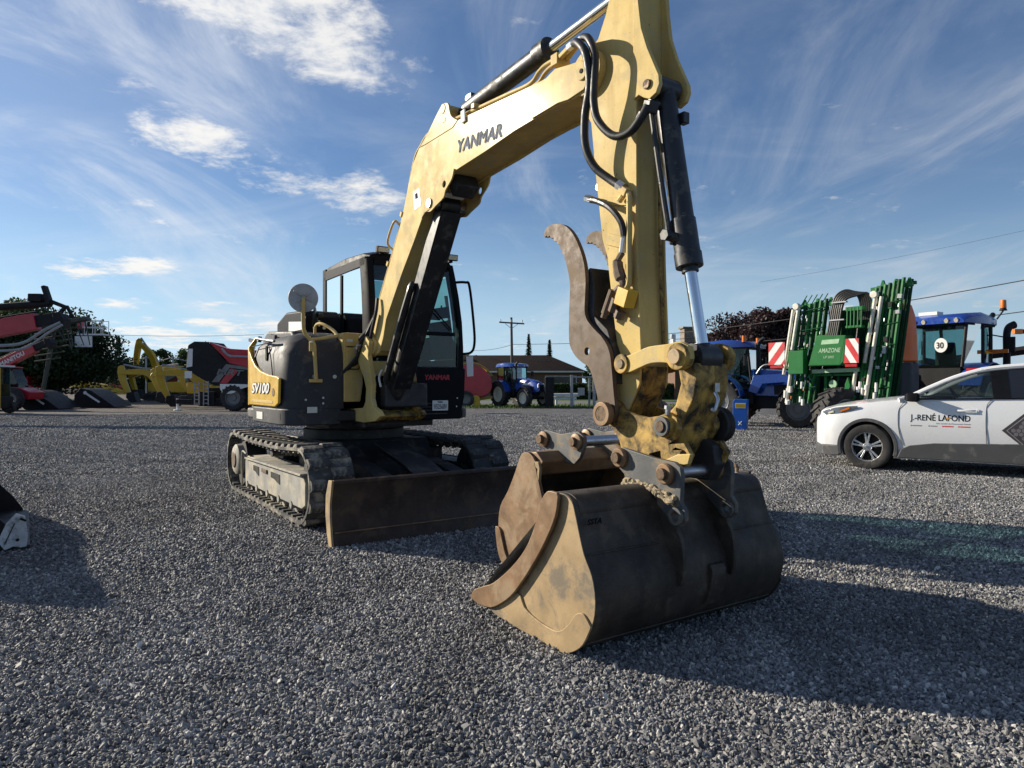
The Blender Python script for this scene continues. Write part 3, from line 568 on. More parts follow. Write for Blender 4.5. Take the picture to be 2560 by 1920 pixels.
def build_cab():
    y0, y1 = -.26, .95
    xf, xb = 1.10, -.42          # front and back at the sill
    F = lambda z: 1.10-.015*(z-1.0)-.10*max(0, z-2.2)**1.5*1.4   # the front leans back towards the roof
    cab = P('cab', MB().box(((xf+xb)/2, (y0+y1)/2, 1.10), (xf-xb, y1-y0, .10)), 'cab_black', None, .01)
    Yr = lambda z: y1-.02+.05*min(1, (z-1.0)/.4)-.10*max(0, (z-1.9)/1.05)**1.5  # right-hand outline of the front
    # lower front panel
    pts = [(y0, 1.03), (Yr(1.03)-.03, 1.03), (Yr(1.3), 1.30), (Yr(1.64), 1.64), (y0, 1.64)]
    fp = P('front_panel', MB().prism(pts, xf-.03, xf+.02, 'x'), 'cab_black', cab, .015)
    P('grille_slats', MB().box((xf+.022, .35, 1.10), (.006, .75, .012)).box((xf+.022, .35, 1.14), (.006, .75, .012)).box((xf+.022, .35, 1.18), (.006, .75, .012)).box((xf+.022, .35, 1.22), (.006, .75, .012)), 'frame_dark', fp)
    # pillars: right front (viewer's right), left front behind the boom, rear pair
    def pillar(yi, yo, x0, x1): return [(x0, yi), (x1, yi), (x1, yo), (x0, yo)]
    secR = []; secL = []
    for z in (1.03, 1.3, 1.64, 1.9, 2.2, 2.5, 2.75, 2.90):
        xx = F(z); yo = Yr(z)
        w = .075+.035*(1 if z < 1.7 else 0)
        secR.append([(xx+.012, yo-w, z), (xx+.012, yo-.02, z), (xx-.03, yo, z), (xx-.16, yo, z), (xx-.16, yo-.06, z), (xx-.05, yo-w, z)])
        secL.append([(xx+.012, y0+.02, z), (xx+.012, y0+.09, z), (xx-.05, y0+.09, z), (xx-.18, y0+.05, z), (xx-.18, y0, z), (xx-.02, y0, z)])
    P('corner_pillar', MB().loft(secR), 'cab_black', cab, .006)
    P('corner_pillar', MB().loft(secL), 'cab_black', cab, .006)
    for yy in (y0, y1-.07):
        P('rear_pillar', MB().prism([(xb-.02, 1.1), (xb+.09, 1.1), (xb+.09, 2.93), (xb-.02, 2.93)], yy, yy+.07), 'cab_black', cab, .008)
    P('rear_wall', MB().box((xb+.02, (y0+y1)/2, 1.55), (.05, y1-y0-.02, 1.0)), 'cab_black', cab, .008)
    # roof, crowned
    roof = []
    for x, zt, ins in ((xb-.03, 2.94, .03), (xb+.1, 2.98, .01), (.3, 3.0, 0), (.85, 2.985, .01), (F(2.9)+.02, 2.95, .04)):
        roof.append([(x, y0-.005+ins, 2.88), (x, y1-.05-ins, 2.86), (x, y1-.09-ins, zt-.03), (x, y1-.22, zt), (x, y0+.16, zt), (x, y0+.02+ins, zt-.03)])
    rf = P('roof', MB().loft(roof), 'cab_black', cab, .012)
    P('roof_hatch', MB().box((.25, .30, 3.0), (.7, .7, .025)), 'cab_black', rf, .01)
    # rails round the windows
    P('window_rail', MB().box((F(2.05)-.02, (y0+y1)/2-.0, 2.05), (.05, y1-y0-.20, .045)), 'cab_black', cab, .006)
    P('window_rail', MB().box((F(2.87)-.02, (y0+y1)/2-.03, 2.85), (.06, y1-y0-.26, .08)), 'cab_black', cab, .006)
    P('side_rail', MB().prism([(xb+.05, 2.78), (.98, 2.80), (.98, 2.90), (xb+.05, 2.90)], y0, y0+.05), 'cab_black', cab, .006)
    P('side_panel', MB().prism([(xb+.02, 1.12), (xf-.02, 1.12), (xf-.02, 1.62), (xf-.06, 2.00), (xb+.02, 2.02)], y0, y0+.05), 'cab_black', cab, .01)
    P('door_panel', MB().prism([(xb+.05, 1.12), (xf-.1, 1.12), (xf-.1, 1.75), (xb+.05, 1.75)], y1-.045, y1-.005), 'cab_black', cab, .01)
    P('door_rail', MB().prism([(xb+.05, 2.78), (.93, 2.78), (.93, 2.88), (xb+.05, 2.88)], y1-.14, y1-.09), 'cab_black', cab, .006)
    # glass
    def pane(name, V): return P(name, MB().add(V, [(0, 1, 2, 3)]), 'glass', cab, smooth=0)
    pane('upper_windscreen', [(F(2.07)-.01, y0+.09, 2.07), (F(2.07)-.01, Yr(2.07)-.07, 2.07), (F(2.82)-.01, Yr(2.82)-.07, 2.82), (F(2.82)-.01, y0+.09, 2.82)])
    pane('lower_windscreen', [(F(1.64)-.01, y0+.09, 1.64), (F(1.64)-.01, Yr(1.7)-.09, 1.64), (F(2.03)-.01, Yr(2.03)-.07, 2.03), (F(2.03)-.01, y0+.09, 2.03)])
    sw = pane('side_window', [(xb+.08, y0+.012, 2.02), (.98, y0+.012, 2.02), (.90, y0+.012, 2.79), (xb+.08, y0+.012, 2.79)])
    P('window_bar', MB().box((.22, y0+.008, 2.40), (.05, .02, .76)), 'cab_black', sw, .003)
    pane('door_window', [(xb+.08, y1-.02, 1.76), (.96, y1-.02, 1.76), (.86, y1-.11, 2.79), (xb+.08, y1-.11, 2.79)])
    pane('rear_window', [(xb+.02, y0+.07, 2.05), (xb+.02, y1-.07, 2.05), (xb+.02, y1-.09, 2.85), (xb+.02, y0+.07, 2.85)])
    # gaskets along the panes
    P('gasket', MB().tube([(F(1.66)+.004, Yr(1.7)-.10, 1.66), (F(2.0)+.004, Yr(2.0)-.085, 2.02)], .008, 6, 0).tube([(F(1.65)+.004, y0+.12, 1.65), (F(1.65)+.004, Yr(1.65)-.10, 1.65)], .008, 6, 0), 'hose', cab)
    # inside: seat, console, levers, wiper, blind
    st = P('seat', MB().prism([(-.15, 1.45), (.42, 1.45), (.42, 1.58), (-.02, 1.60), (-.14, 2.25), (-.27, 2.25), (-.24, 1.45)], .10, .62), 'tan_seat', cab, .04)
    P('headrest', MB().box((-.2, .36, 2.36), (.09, .3, .16)), 'tan_seat', st, .03)
    P('console', MB().box((.25, -.02, 1.45), (.6, .18, .6)).box((.25, .75, 1.45), (.6, .18, .6)), 'cab_black', cab, .03)
    P('lever', MB().cyl((.5, -.02, 1.75), (.53, -.02, 1.95), .02).cyl((.5, .75, 1.75), (.53, .75, 1.95), .02).box((.53, -.02, 1.98), (.05, .05, .09)).box((.53, .75, 1.98), (.05, .05, .09)), 'cab_black', cab)
    P('wiper', MB().tube([(F(2.1)+.01, .80, 2.10), (F(2.4)+.015, .55, 2.36), (F(2.6)+.015, .42, 2.62)], .009, 6), 'cab_black', cab)
    P('grab_bar', MB().tube([(.95, .20, 2.80), (.97, .19, 2.55), (.97, .24, 2.40), (.95, .30, 2.42), (.94, .30, 2.8)], .014, 8), 'cab_black', cab)
    P('monitor', MB().box((.85, .70, 2.30), (.05, .16, .13), (0, 0, 15)).tube([(.85, .78, 2.3), (.84, .80, 2.42)], .012, 6), 'cab_black', cab, .01)
    P('notice_sheet', MB().box((-.38, .02, 2.40), (.004, .36, .40)), 'white', cab)
    # work lamps on the roof, aerials
    for yy in (-.07, .83):
        wl = P('work_lamp', MB().box((1.04, yy, 2.985), (.06, .15, .075), (0, 8, 0)).box((1.0, yy, 2.95), (.06, .05, .05)), 'cab_black', cab, .008)
        P('lamp_lens', MB().box((1.072, yy, 2.981), (.006, .13, .055), (0, 8, 0)), 'lamp', wl, .002)
    # handrail outside the right pillar, tag hanging from it
    hy = Yr(2.5)+.02
    hr = P('handrail', MB().tube([(.95, Yr(2.68), 2.70), (.98, hy+.10, 2.71), (.99, hy+.155, 2.66), (1.0, hy+.21, 2.2), (1.0, hy+.22, 1.95), (.99, hy+.17, 1.84), (.97, Yr(1.82)-.01, 1.82)], .016, 10), 'cab_black', cab)
    P('paper_tag', MB().prism([(hy+.115, 1.54), (hy+.205, 1.55), (hy+.20, 1.80), (hy+.10, 1.79)], 1.0, 1.003, 'x'), 'white', hr)
    text('YANMAR', .085, (0, 1, 0), (0, 0, 1), (xf+.0225, .42, 1.50), Mt['red_print'], fp, 'maker_lettering', .12, 0, .001, .33, 'LEFT', 1, .004)
    pl = P('number_plate', MB().prism([(.52, 1.135), (.73, 1.135), (.73, 1.255), (.52, 1.255)], xf+.028, xf+.034, 'x'), 'white', fp, .003)
    text('V52568V', .082, (0, 1, 0), (0, 0, 1), (xf+.0355, .538, 1.155), Mt['navy'], pl, 'plate_lettering', 0, 0, .0006, .175, 'LEFT', 1, .0022)
    text('Quebec', .025, (0, 1, 0), (0, 0, 1), (xf+.0355, .59, 1.230), Mt['black_print'], pl, 'plate_title', 0, .001, .0008, .07)
    P('reflector', MB().box((xf+.022, .10, 1.30), (.006, .03, .065)), 'sticker', fp, .003)
    for y, z in ((.86, 1.28), (.85, 1.18), (.07, 1.24), (.07, 1.16)): P('bolt', MB().cyl((xf+.018, y, z), (xf+.028, y, z), .009, n=8), 'steel', fp)
build_cab()

# ------------------------------------------------------------------ boom, arm, bucket
def inset(pts, d):
    P_ = [Vector(p) for p in pts]; n = len(P_); out = []
    ar = sum(P_[i].x*P_[(i+1) % n].y-P_[(i+1) % n].x*P_[i].y for i in range(n)); s = 1 if ar > 0 else -1
    for i in range(n):
        a = (P_[i]-P_[i-1]).normalized(); b = (P_[(i+1) % n]-P_[i]).normalized(); t = (a+b)
        t = t.normalized() if t.length > 1e-6 else a
        k = max(.5, math.sqrt(max(.05, (1+a.dot(b))/2))); q = P_[i]+Vector((-t.y, t.x))*s*d/k; out.append((q.x, q.y))
    return out
def smooth2(pts, k=4):
    q = catmull([(p[0], p[1], 0) for p in pts], k); return [(v.x, v.y) for v in q]
def plates(b, pts, ys, t):
    for y in ys: b.prism(pts, y-t/2, y+t/2)
    return b
def pin(name, x, z, ya, yb, r, m, parent=None, head=0, n=22):
    b = MB().cyl((x, ya, z), (x, yb, z), r, n=n)
    if head: b.cyl((x, ya-.02, z), (x, ya+.012, z), head, n=n)
    return P(name, b, m, parent, .004)
BL, BR = -.31, .05
def build_boom():
    top = [(1.17, 1.80), (1.168, 1.876), (1.209, 2.034), (1.524, 2.384), (1.981, 2.992), (2.10, 3.17), (2.19, 3.36), (2.31, 3.594), (2.435, 3.699), (2.644, 3.776), (2.90, 3.772), (3.186, 3.741), (3.892, 3.684), (4.474, 3.640), (4.575, 3.668), (4.752, 3.634), (4.86, 3.618), (4.94, 3.57), (4.965, 3.507), (4.947, 3.445)]
    bot = [(4.89, 3.40), (4.721, 3.388), (4.608, 3.405), (4.053, 3.385), (3.636, 3.345), (3.236, 3.320), (2.952, 3.30), (2.73, 3.235), (2.60, 3.13), (2.496, 3.015), (2.342, 2.845), (2.06, 2.56), (1.674, 2.126), (1.599, 1.933), (1.50, 1.79), (1.34, 1.74), (1.22, 1.75)]
    out = top+bot
    core = inset(out, .02)
    bm_ = P('boom', MB().prism(core, BL+.012, BR-.012), 'yellow', None, .006)
    P('side_plate', MB().prism(out, BL, BL+.02), 'yellow', bm_, .004)
    P('side_plate', MB().prism(out, BR-.02, BR), 'yellow', bm_, .004)
    # reinforcing plate round the arm pivot, arm cylinder bracket, boom cylinder bracket
    fork = [(4.20, 3.52), (4.23, 3.60), (4.30, 3.635), (4.474, 3.634), (4.575, 3.662), (4.752, 3.628), (4.86, 3.612), (4.93, 3.565), (4.955, 3.507), (4.94, 3.45), (4.885, 3.408), (4.72, 3.395), (4.608, 3.41), (4.30, 3.40), (4.24, 3.43)]
    for y0, y1 in ((BL-.014, BL), (BR, BR+.014)):
        P('pivot_plate', MB().prism(fork, y0, y1), 'yellow', bm_, .004)
        P('cylinder_bracket', MB().prism(smooth2([(2.46, 3.705), (2.64, 3.80), (2.83, 3.925), (2.93, 3.965), (3.02, 3.94), (3.05, 3.86), (3.09, 3.80), (3.19, 3.74)], 3)+[(3.1, 3.70), (2.6, 3.70)], y0+(.008 if y0 < 0 else -.012), y1+(.012 if y0 < 0 else -.008)), 'yellow', bm_, .004)
        lug = smooth2([(3.14, 3.33), (3.10, 3.25), (2.985, 3.175), (2.95, 3.12), (2.80, 3.075), (2.70, 3.045), (2.60, 3.06), (2.52, 3.02)], 3)+[(2.50, 3.05), (2.60, 3.17), (2.72, 3.28), (2.95, 3.335)]
        P('lift_bracket', MB().holed(lug, [((2.965, 3.235), .032)], y0, y1), 'yellow', bm_, .004)
    pin('arm_pivot_pin', 4.885, 3.527, BL-.03, BR+.03, .058, 'yellow', bm_)
    P('pin_cap', MB().cyl((4.885, BL-.03, 3.527), (4.885, BL-.035, 3.527), .016, n=10), 'hole', bm_)
    pin('lift_pin', 2.687, 3.125, BL-.03, BR+.03, .045, 'steel', bm_)
    pin('bracket_pin', 2.93, 3.92, BL-.012, BR+.012, .045, 'yellow', bm_)
    pin('foot_pin', 1.36, 1.865, BL-.06, BR+.06, .065, 'frame_dark', bm_)
    # weld bead near the elbow, data plate, stickers
    P('joint_plate', MB().box((2.985, (BL+BR)/2, 3.245), (.16, .22, .16), (0, -28, 0)), 'frame_dark', bm_, .02)
    P('data_plate', MB().box((2.83, -.14, 3.185), (.012, .20, .055), (0, 60, 0)), 'sticker', bm_)
    P('warning_sticker', MB().prism([(2.315, 3.315), (2.45, 3.32), (2.49, 3.15), (2.35, 3.128)], BL-.0025, BL-.001), 'sticker', bm_)
    P('sticker_mark', MB().prism([(2.36, 3.285), (2.41, 3.287), (2.425, 3.235), (2.37, 3.23)], BL-.004, BL-.0026), 'black_print', bm_)
    rgt = Vector((.72, 0, -.065))
    text('YANMAR', .15, rgt, (0, 0, 1), (3.165, BL-.0010, 3.457), Mt['white'], bm_, 'maker_outline', .14, 0, .0006, .71, 'LEFT', 1.04, .010)
    text('YANMAR', .148, rgt, (0, 0, 1), (3.170, BL-.0036, 3.459), Mt['navy'], bm_, 'maker_lettering', .14, 0, .0006, .70, 'LEFT', 1.04, .0055)
    # steel pipes along the top edge with clamps
    for k, dy in ((0, .0), (1, .055)):
        yy = BL+.03+dy; off = .02+.004*k
        P('hydraulic_pipe', MB().tube([(1.23, yy, 2.05+off), (1.50, yy, 2.405+off), (1.95, yy, 3.00+off), (2.09, yy, 3.20+off), (2.28, yy, 3.60+off), (2.42, yy, 3.715+off), (2.64, yy, 3.79+off), (3.2, yy, 3.757+off), (3.9, yy, 3.70+off), (4.22, yy, 3.675+off), (4.33, yy, 3.72+off), (4.42, yy, 3.74+off), (4.58, yy, 3.735+off)], .016, 10), 'yellow', bm_)
    for x, z, a in ((1.72, 2.69, -53), (2.05, 3.14, -60), (2.95, 3.80, 3), (3.45, 3.765, 5)):
        P('pipe_clamp', MB().box((x, BL+.055, z+.012), (.05, .13, .04), (0, a, 0)), 'yellow', bm_, .004)
    P('pipe_clamp', MB().box((3.30, BL-.012, 3.735), (.07, .014, .11), (0, -4, 0)), 'white', bm_, .006)
    P('hose_port', MB().box((4.56, BL+.05, 3.735), (.075, .12, .08)).cyl((4.60, BL+.02, 3.745), (4.80, BL-.05, 3.72), .022, n=6).cyl((4.60, BL+.08, 3.75), (4.86, BL-.02, 3.735), .022, n=6), 'yellow', bm_, .004)
    for a, b in (((4.78, BL-.045, 3.722), (4.86, BL-.07, 3.71)), ((4.84, BL-.015, 3.737), (4.93, BL-.05, 3.725))):
        P('hose_fitting', MB().cyl(a, b, .029, n=6), 'steel', bm_)
    # handrail loop low on the boom, cable
    P('boom_cable', MB().tube([(1.30, BL-.03, 1.86), (1.42, BL-.05, 2.02), (1.52, BL-.045, 2.22), (1.52, BL-.03, 2.36)], .02, 8), 'hose', bm_)
    P('light_guard', MB().tube([(1.80, BL+.02, 2.84), (1.76, BL-.02, 2.92), (1.92, BL-.02, 3.10), (1.97, BL+.02, 3.06)], .012, 8), 'yellow', bm_)
    # arm cylinder above
    ac = P('arm_cylinder', MB().cyl((2.95, YC, 3.905), (3.10, YC, 3.912), .055).cyl((3.06, YC, 3.91), (4.17, YC, 3.975), .074, n=28).cyl((4.13, YC, 3.973), (4.27, YC, 3.981), .088, n=28), 'black_paint', None, .006)
    P('piston_rod', MB().cyl((4.25, YC, 3.98), (5.10, YC, 4.03), .042, n=24), 'chrome', ac)
    P('rod_eye', MB().cyl((5.16, YC-.08, 4.035), (5.16, YC+.08, 4.035), .075, n=20), 'black_paint', ac, .006)
    P('cylinder_port', MB().box((3.14, YC-.02, 3.99), (.10, .06, .05)).cyl((3.16, YC, 3.99), (3.16, YC, 4.02), .02), 'black_paint', ac, .004)
    # boom cylinder below
    d0 = Vector((1.47, YC, 1.27)); d1 = Vector((2.687, YC, 3.125)); L_ = (d1-d0)
    at = lambda t: d0+L_*t
    bc = P('boom_cylinder', MB().cyl(at(.02), at(.70), .092, n=28).cyl(at(.68), at(.74), .104, n=28).cyl(at(.74), at(.97), .055, n=20), 'black_paint', None, .006)
    P('cylinder_foot', MB().cyl((1.47, YC-.11, 1.27), (1.47, YC+.11, 1.27), .10, n=20).cyl((2.687, YC-.10, 3.125), (2.687, YC+.10, 3.125), .08, n=20), 'black_paint', bc, .005)
    nrm = Vector((L_.z, 0, -L_.x)).normalized()
    P('rod_guard', MB().loft([[tuple(at(t)+nrm*a+Vector((0, y, 0))) for a, y in ((.10, -.10), (.115, -.10), (.115, .10), (.10, .10))] for t in (.10, .99)]).loft([[tuple(at(t)+nrm*a+Vector((0, y, 0))) for a, y in ((-.03, -.115), (.115, -.115), (.115, -.10), (-.03, -.10))] for t in (.30, .99)]), 'black_paint', bc, .004)
    P('feed_pipe', MB().tube([at(.62)+Vector((-.02, -.13, 0)), at(.58)+Vector((0, -.155, 0)), at(.16)+Vector((0, -.155, 0)), at(.12)+Vector((0, -.12, -.02))], [.034, .038, .038], 10, 4), 'black_paint', bc)
build_boom()
def build_swing_post():
    plate = [(1.18, 1.95), (1.08, 1.85), (1.13, 1.68), (1.29, 1.51), (1.35, 1.40), (1.33, 1.26), (1.26, 1.19), (.78, 1.165), (.70, 1.10), (.74, 1.04), (1.30, 1.03), (1.60, 1.06), (1.74, 1.12), (1.68, 1.17), (1.54, 1.21), (1.49, 1.30), (1.51, 1.45), (1.46, 1.60), (1.40, 1.75), (1.44, 1.90), (1.32, 1.98)]
    sp = P('swing_post', MB().prism([(.72, 1.05), (1.15, 1.04), (1.55, 1.06), (1.66, 1.11), (1.5, 1.17), (1.2, 1.17), (.75, 1.14)], -.345, .085), 'yellow_worn_shaded', None, .015)
    for y0, y1 in ((-.40, -.345), (.085, .14)):
        P('post_plate', MB().prism(plate, y0, y1), 'yellow' if y0 < 0 else 'yellow_worn_shaded', sp, .01)
    P('cross_tube', MB().cyl((1.36, -.345, 1.86), (1.36, .085, 1.86), .10, n=24).box((1.30, -.13, 1.62), (.16, .43, .16)), 'yellow', sp, .01)
    P('swing_cylinder_mount', MB().box((.78, -.42, 1.08), (.34, .10, .075)).cyl((.70, -.42, 1.03), (.70, -.42, 1.13), .06), 'frame_dark', sp, .01)
    P('post_base', MB().lathe([(.0, .98), (.20, .98), (.22, 1.02), (.20, 1.06), (.0, 1.06)], (1.25, YC, 0), (0, 0, 1), 28).box((1.05, YC, 1.02), (.4, .5, .10)), 'frame_dark', sp, .01)
    P('step_plate', MB().box((1.50, -.02, 1.33), (.16, .50, .26)), 'frame_dark', sp, .02)
    rnd = random.Random(3)
    for k in range(6):
        y = -.30+.045*k; P('hose', MB().tube([(1.0, y-.25, 1.55+.03*k), (1.13, y-.14, 1.72+.02*k), (1.24, -.40-.012*(k % 3), 1.86+.012*k), (1.34, BL-.05-.012*(k % 3), 1.98+.01*k), (1.48, BL-.03, 2.2)], .017, 8), 'hose', sp)
    for k in range(4): P('hose', MB().tube([(1.05, -.02+.04*k, 1.3), (1.22, -.03+.04*k, 1.42), (1.28, -.05+.04*k, 1.65), (1.2, -.05+.04*k, 1.8)], .018, 8), 'hose', sp)
    P('hose_fitting', MB().cyl((1.20, -.43, 1.84), (1.26, -.44, 1.88), .026, n=6).cyl((1.13, -.42, 1.80), (1.16, -.43, 1.85), .026, n=6), 'steel', sp)
    P('grease_hose', MB().tube([(1.44, -.33, 1.36), (1.42, -.345, 1.46), (1.46, -.34, 1.55)], .012, 8).tube([(1.52, -.30, 1.42), (1.50, -.31, 1.52), (1.55, -.3, 1.6)], .012, 8), 'white', sp)
build_swing_post()
AL, AR = -.255, -.005
def build_arm():
    rear = [(5.085, 1.235), (5.075, 1.30), (5.14, 1.45), (5.150, 1.62), (5.108, 1.883), (5.046, 2.277), (5.0, 2.396), (4.93, 2.85), (4.885, 3.20), (4.80, 3.33), (4.765, 3.45), (4.775, 3.60), (4.85, 3.68), (4.955, 3.735), (5.03, 3.86), (5.085, 4.0), (5.10, 4.10), (5.16, 4.15)]
    front = [(5.26, 4.14), (5.31, 4.0), (5.313, 3.6), (5.312, 3.2), (5.315, 2.6), (5.325, 2.2), (5.352, 1.66), (5.34, 1.45), (5.25, 1.30), (5.20, 1.235), (5.14, 1.215)]
    out = rear+front; core = inset(out, .016)
    ar = P('arm', MB().prism(core, AL+.012, AR-.012), 'yellow', None, .006)
    P('side_plate', MB().prism(out, AL, AL+.018), 'yellow', ar, .004); P('side_plate', MB().prism(out, AR-.018, AR), 'yellow', ar, .004)
    br = [(5.30, 4.12), (5.335, 3.95), (5.345, 3.80), (5.37, 3.63), (5.42, 3.49), (5.474, 3.375), (5.515, 3.29), (5.52, 3.235), (5.495, 3.19), (5.44, 3.17), (5.39, 3.195), (5.35, 3.225), (5.30, 3.21)]
    P('bracket_plate', MB().prism(br, AL-.016, AL+.016), 'yellow', ar, .005); P('bracket_plate', MB().prism(br, AR-.016, AR+.016), 'yellow', ar, .005)
    pin('bracket_pin', 5.425, 3.262, AL-.03, AR+.03, .03, 'pin', ar)
    P('pivot_boss', MB().cyl((4.885, AL-.05, 3.527), (4.885, AR+.05, 3.527), .15, n=32), 'yellow', ar, .008)
    # long narrow doubler on the flank, slanted stiffener, thumb lug at the rear
    P('stiffener', MB().box((5.155, AL-.006, 2.36), (.20, .014, .075), (0, 18, 0)), 'yellow', ar, .004)
    P('stiffener', MB().box((5.13, AL-.006, 2.62), (.26, .012, .05), (0, 12, 0)), 'yellow', ar, .004)
    P('front_strip', MB().prism([(5.313, 3.15), (5.325, 3.15), (5.337, 2.2), (5.362, 1.7), (5.35, 1.7), (5.325, 2.2)], AR-.07, AR-.045), 'yellow_worn_shaded', ar, .003)
    P('tip_casting', MB().prism([(5.09, 1.20), (5.08, 1.30), (5.15, 1.52), (5.36, 1.56), (5.34, 1.40), (5.25, 1.28), (5.20, 1.2), (5.14, 1.18)], AL+.02, AR-.02), 'yellow_worn_shaded', ar, .01)
    P('thumb_lug', MB().prism([(4.93, 2.83), (4.88, 2.86), (4.86, 2.80), (4.90, 2.60), (4.965, 2.60)], YC-.05, YC+.05), 'thumb', ar, .006)
    pin('lug_pin', 4.895, 2.78, YC-.07, YC+.07, .03, 'steel', ar)
    # bucket cylinder
    p0, p1, p2 = Vector((5.425, YC, 3.262)), Vector((5.630, YC, 2.140)), Vector((5.725, YC, 1.66))
    d = (p1-p0).normalized()
    bc = P('bucket_cylinder', MB().cyl(p0, p1-d*.02, .068, n=28).cyl(p1-d*.30, p1-d*.08, .076, n=28).cyl(p1-d*.09, p1, .082, n=28), 'black_paint', None, .006)
    P('cylinder_eye', MB().cyl(p0-Vector((0, .085, 0)), p0+Vector((0, .085, 0)), .072, n=24).box(p0+d*.20+Vector((.07, .06, 0)), (.05, .05, .07)), 'black_paint', bc, .006)
    P('feed_pipe', MB().tube([p0+d*.13+Vector((-.02, -.09, 0)), p0+d*.18+Vector((-.03, -.105, 0)), p0+d*.9+Vector((-.045, -.085, 0)), p0+d*.99+Vector((-.03, -.075, 0))], .017, 8, 4), 'black_paint', bc)
    P('port_block', MB().cyl(p1-d*.19+Vector((-.03, -.13, 0)), p1-d*.17, .030, n=14).cyl(p1-d*.19+Vector((-.03, -.15, 0)), p1-d*.19+Vector((-.03, -.11, 0)), .037, n=6).cyl(p0+d*.11+Vector((-.02, -.13, .0)), p0+d*.11, .028, n=10), 'black_paint', bc, .004)
    P('piston_rod', MB().cyl(p1, p2, .037, n=24), 'chrome', bc)
    P('rod_seal', MB().cyl(p1-d*.005, p1+d*.03, .05, n=20).cyl(p2-d*.02, p2+d*.02, .05, n=20), 'black_paint', bc)
    P('rod_eye', MB().cyl((5.72, YC-.09, 1.60), (5.72, YC+.09, 1.60), .085, n=24).cyl(p2, (5.72, YC, 1.60), .05, .07), 'black_paint', bc, .006)
    # hoses
    P('hose', MB().tube([(4.86, BL-.07, 3.71), (4.95, BL-.11, 3.665), (5.04, BL-.12, 3.55), (5.05, BL-.10, 3.36), (4.995, BL-.09, 3.18), (4.975, BL-.07, 3.0), (5.02, AL-.09, 2.86), (5.12, AL-.05, 2.76), (5.20, AL-.035, 2.70)], .027, 12), 'hose', ar)
    P('hose', MB().tube([(4.93, BL-.05, 3.725), (5.02, BL-.08, 3.67), (5.09, BL-.09, 3.54), (5.085, BL-.09, 3.36), (5.07, BL-.08, 3.24), (5.10, BL-.07, 3.12), (5.21, AL-.10, 3.00), (5.33, AL-.08, 2.985), (5.41, AL-.06, 3.05), (5.45, AL-.04, 3.12)], .026, 12), 'hose', ar)
    P('hose_fitting', MB().cyl((5.19, AL-.037, 2.71), (5.235, AL-.03, 2.675), .034, n=6).cyl((5.40, AL-.055, 3.045), (5.425, AL-.05, 3.08), .031, n=6), 'steel', ar)
    P('elbow_block', MB().box((5.245, AL-.03, 2.655), (.075, .06, .05), (0, 35, 0)).cyl((5.20, AL-.04, 2.60), (5.24, AL-.04, 2.63), .022, n=6), 'yellow', ar, .006)
    P('elbow_block', MB().box((5.445, AL-.01, 3.12), (.06, .08, .07), (0, 20, 0)), 'black_paint', ar, .006)
    P('hydraulic_pipe', MB().tube([(5.25, AL-.03, 2.655), (5.283, AL-.035, 2.62), (5.287, AL-.035, 2.55), (5.285, AL-.035, 2.3), (5.285, AL-.035, 2.10), (5.27, AL-.04, 2.05), (5.235, AL-.05, 2.02)], .019, 10), 'yellow', ar)
    P('hose', MB().tube([(4.945, AL-.06, 2.665), (5.05, AL-.07, 2.625), (5.16, AL-.075, 2.56), (5.24, AL-.06, 2.46), (5.253, AL-.045, 2.36)], .021, 10), 'hose', ar)
    P('hose_fitting', MB().cyl((4.90, AL-.05, 2.685), (4.965, AL-.06, 2.66), .026, n=6).cyl((5.254, AL-.045, 2.37), (5.235, AL-.045, 2.27), .022, n=8), 'steel', ar)
    P('quick_coupling', MB().tube([(5.235, AL-.045, 2.27), (5.20, AL-.05, 2.22), (5.215, AL-.05, 2.14), (5.245, AL-.05, 2.07), (5.20, AL-.055, 2.03)], [.02, .033, .036, .022, .03], 8, 5), 'thumb', ar)
    P('valve_block', MB().box((5.285, AL-.06, 1.985), (.10, .09, .11), (0, 22, 0)), 'yellow_clean', ar, .004)
    P('valve_cap', MB().cyl((5.16, AL-.055, 2.045), (5.09, AL-.06, 1.90), .026, n=10).cyl((5.10, AL-.06, 1.92), (5.075, AL-.06, 1.875), .02, n=10).cyl((5.205, AL-.06, 1.985), (5.165, AL-.06, 1.905), .035, n=6).cyl((5.24, AL-.06, 1.905), (5.215, AL-.06, 1.86), .034, n=6), 'thumb', ar, .002)
    # thumb: two curved toothed plates, back plate, its cylinder
    edge = [(4.473, 2.505), (4.487, 2.545), (4.54, 2.568), (4.625, 2.563), (4.715, 2.532), (4.80, 2.46), (4.868, 2.355), (4.912, 2.25), (4.93, 2.14), (4.925, 2.03), (4.920, 1.94), (4.935, 1.885), (4.97, 1.845), (5.03, 1.795), (5.085, 1.755), (5.135, 1.70), (5.165, 1.64), (5.18, 1.56), (5.20, 1.40), (5.215, 1.28), (5.19, 1.215)]
    inner = [(5.11, 1.20), (5.075, 1.245), (5.045, 1.37), (5.0, 1.49), (4.96, 1.56), (4.90, 1.59), (4.84, 1.625), (4.785, 1.68), (4.757, 1.75), (4.757, 1.94), (4.765, 2.05), (4.765, 2.13), (4.75, 2.20), (4.722, 2.28)]
    teeth = []; a = Vector((4.722, 2.29)); pts = [(4.722, 2.29), (4.690, 2.352), (4.650, 2.41), (4.60, 2.455), (4.54, 2.49), (4.49, 2.50)]
    cp = catmull([(p[0], p[1], 0) for p in pts], 3)
    for i, p in enumerate(cp):
        k = .010 if i % 2 else -.004; dd = Vector((-.6, -.8)); teeth.append((p.x+dd.x*k, p.y+dd.y*k))
    tp = smooth2(edge, 3)+smooth2(inner, 3)+teeth
    TL, TR = -.325, .065
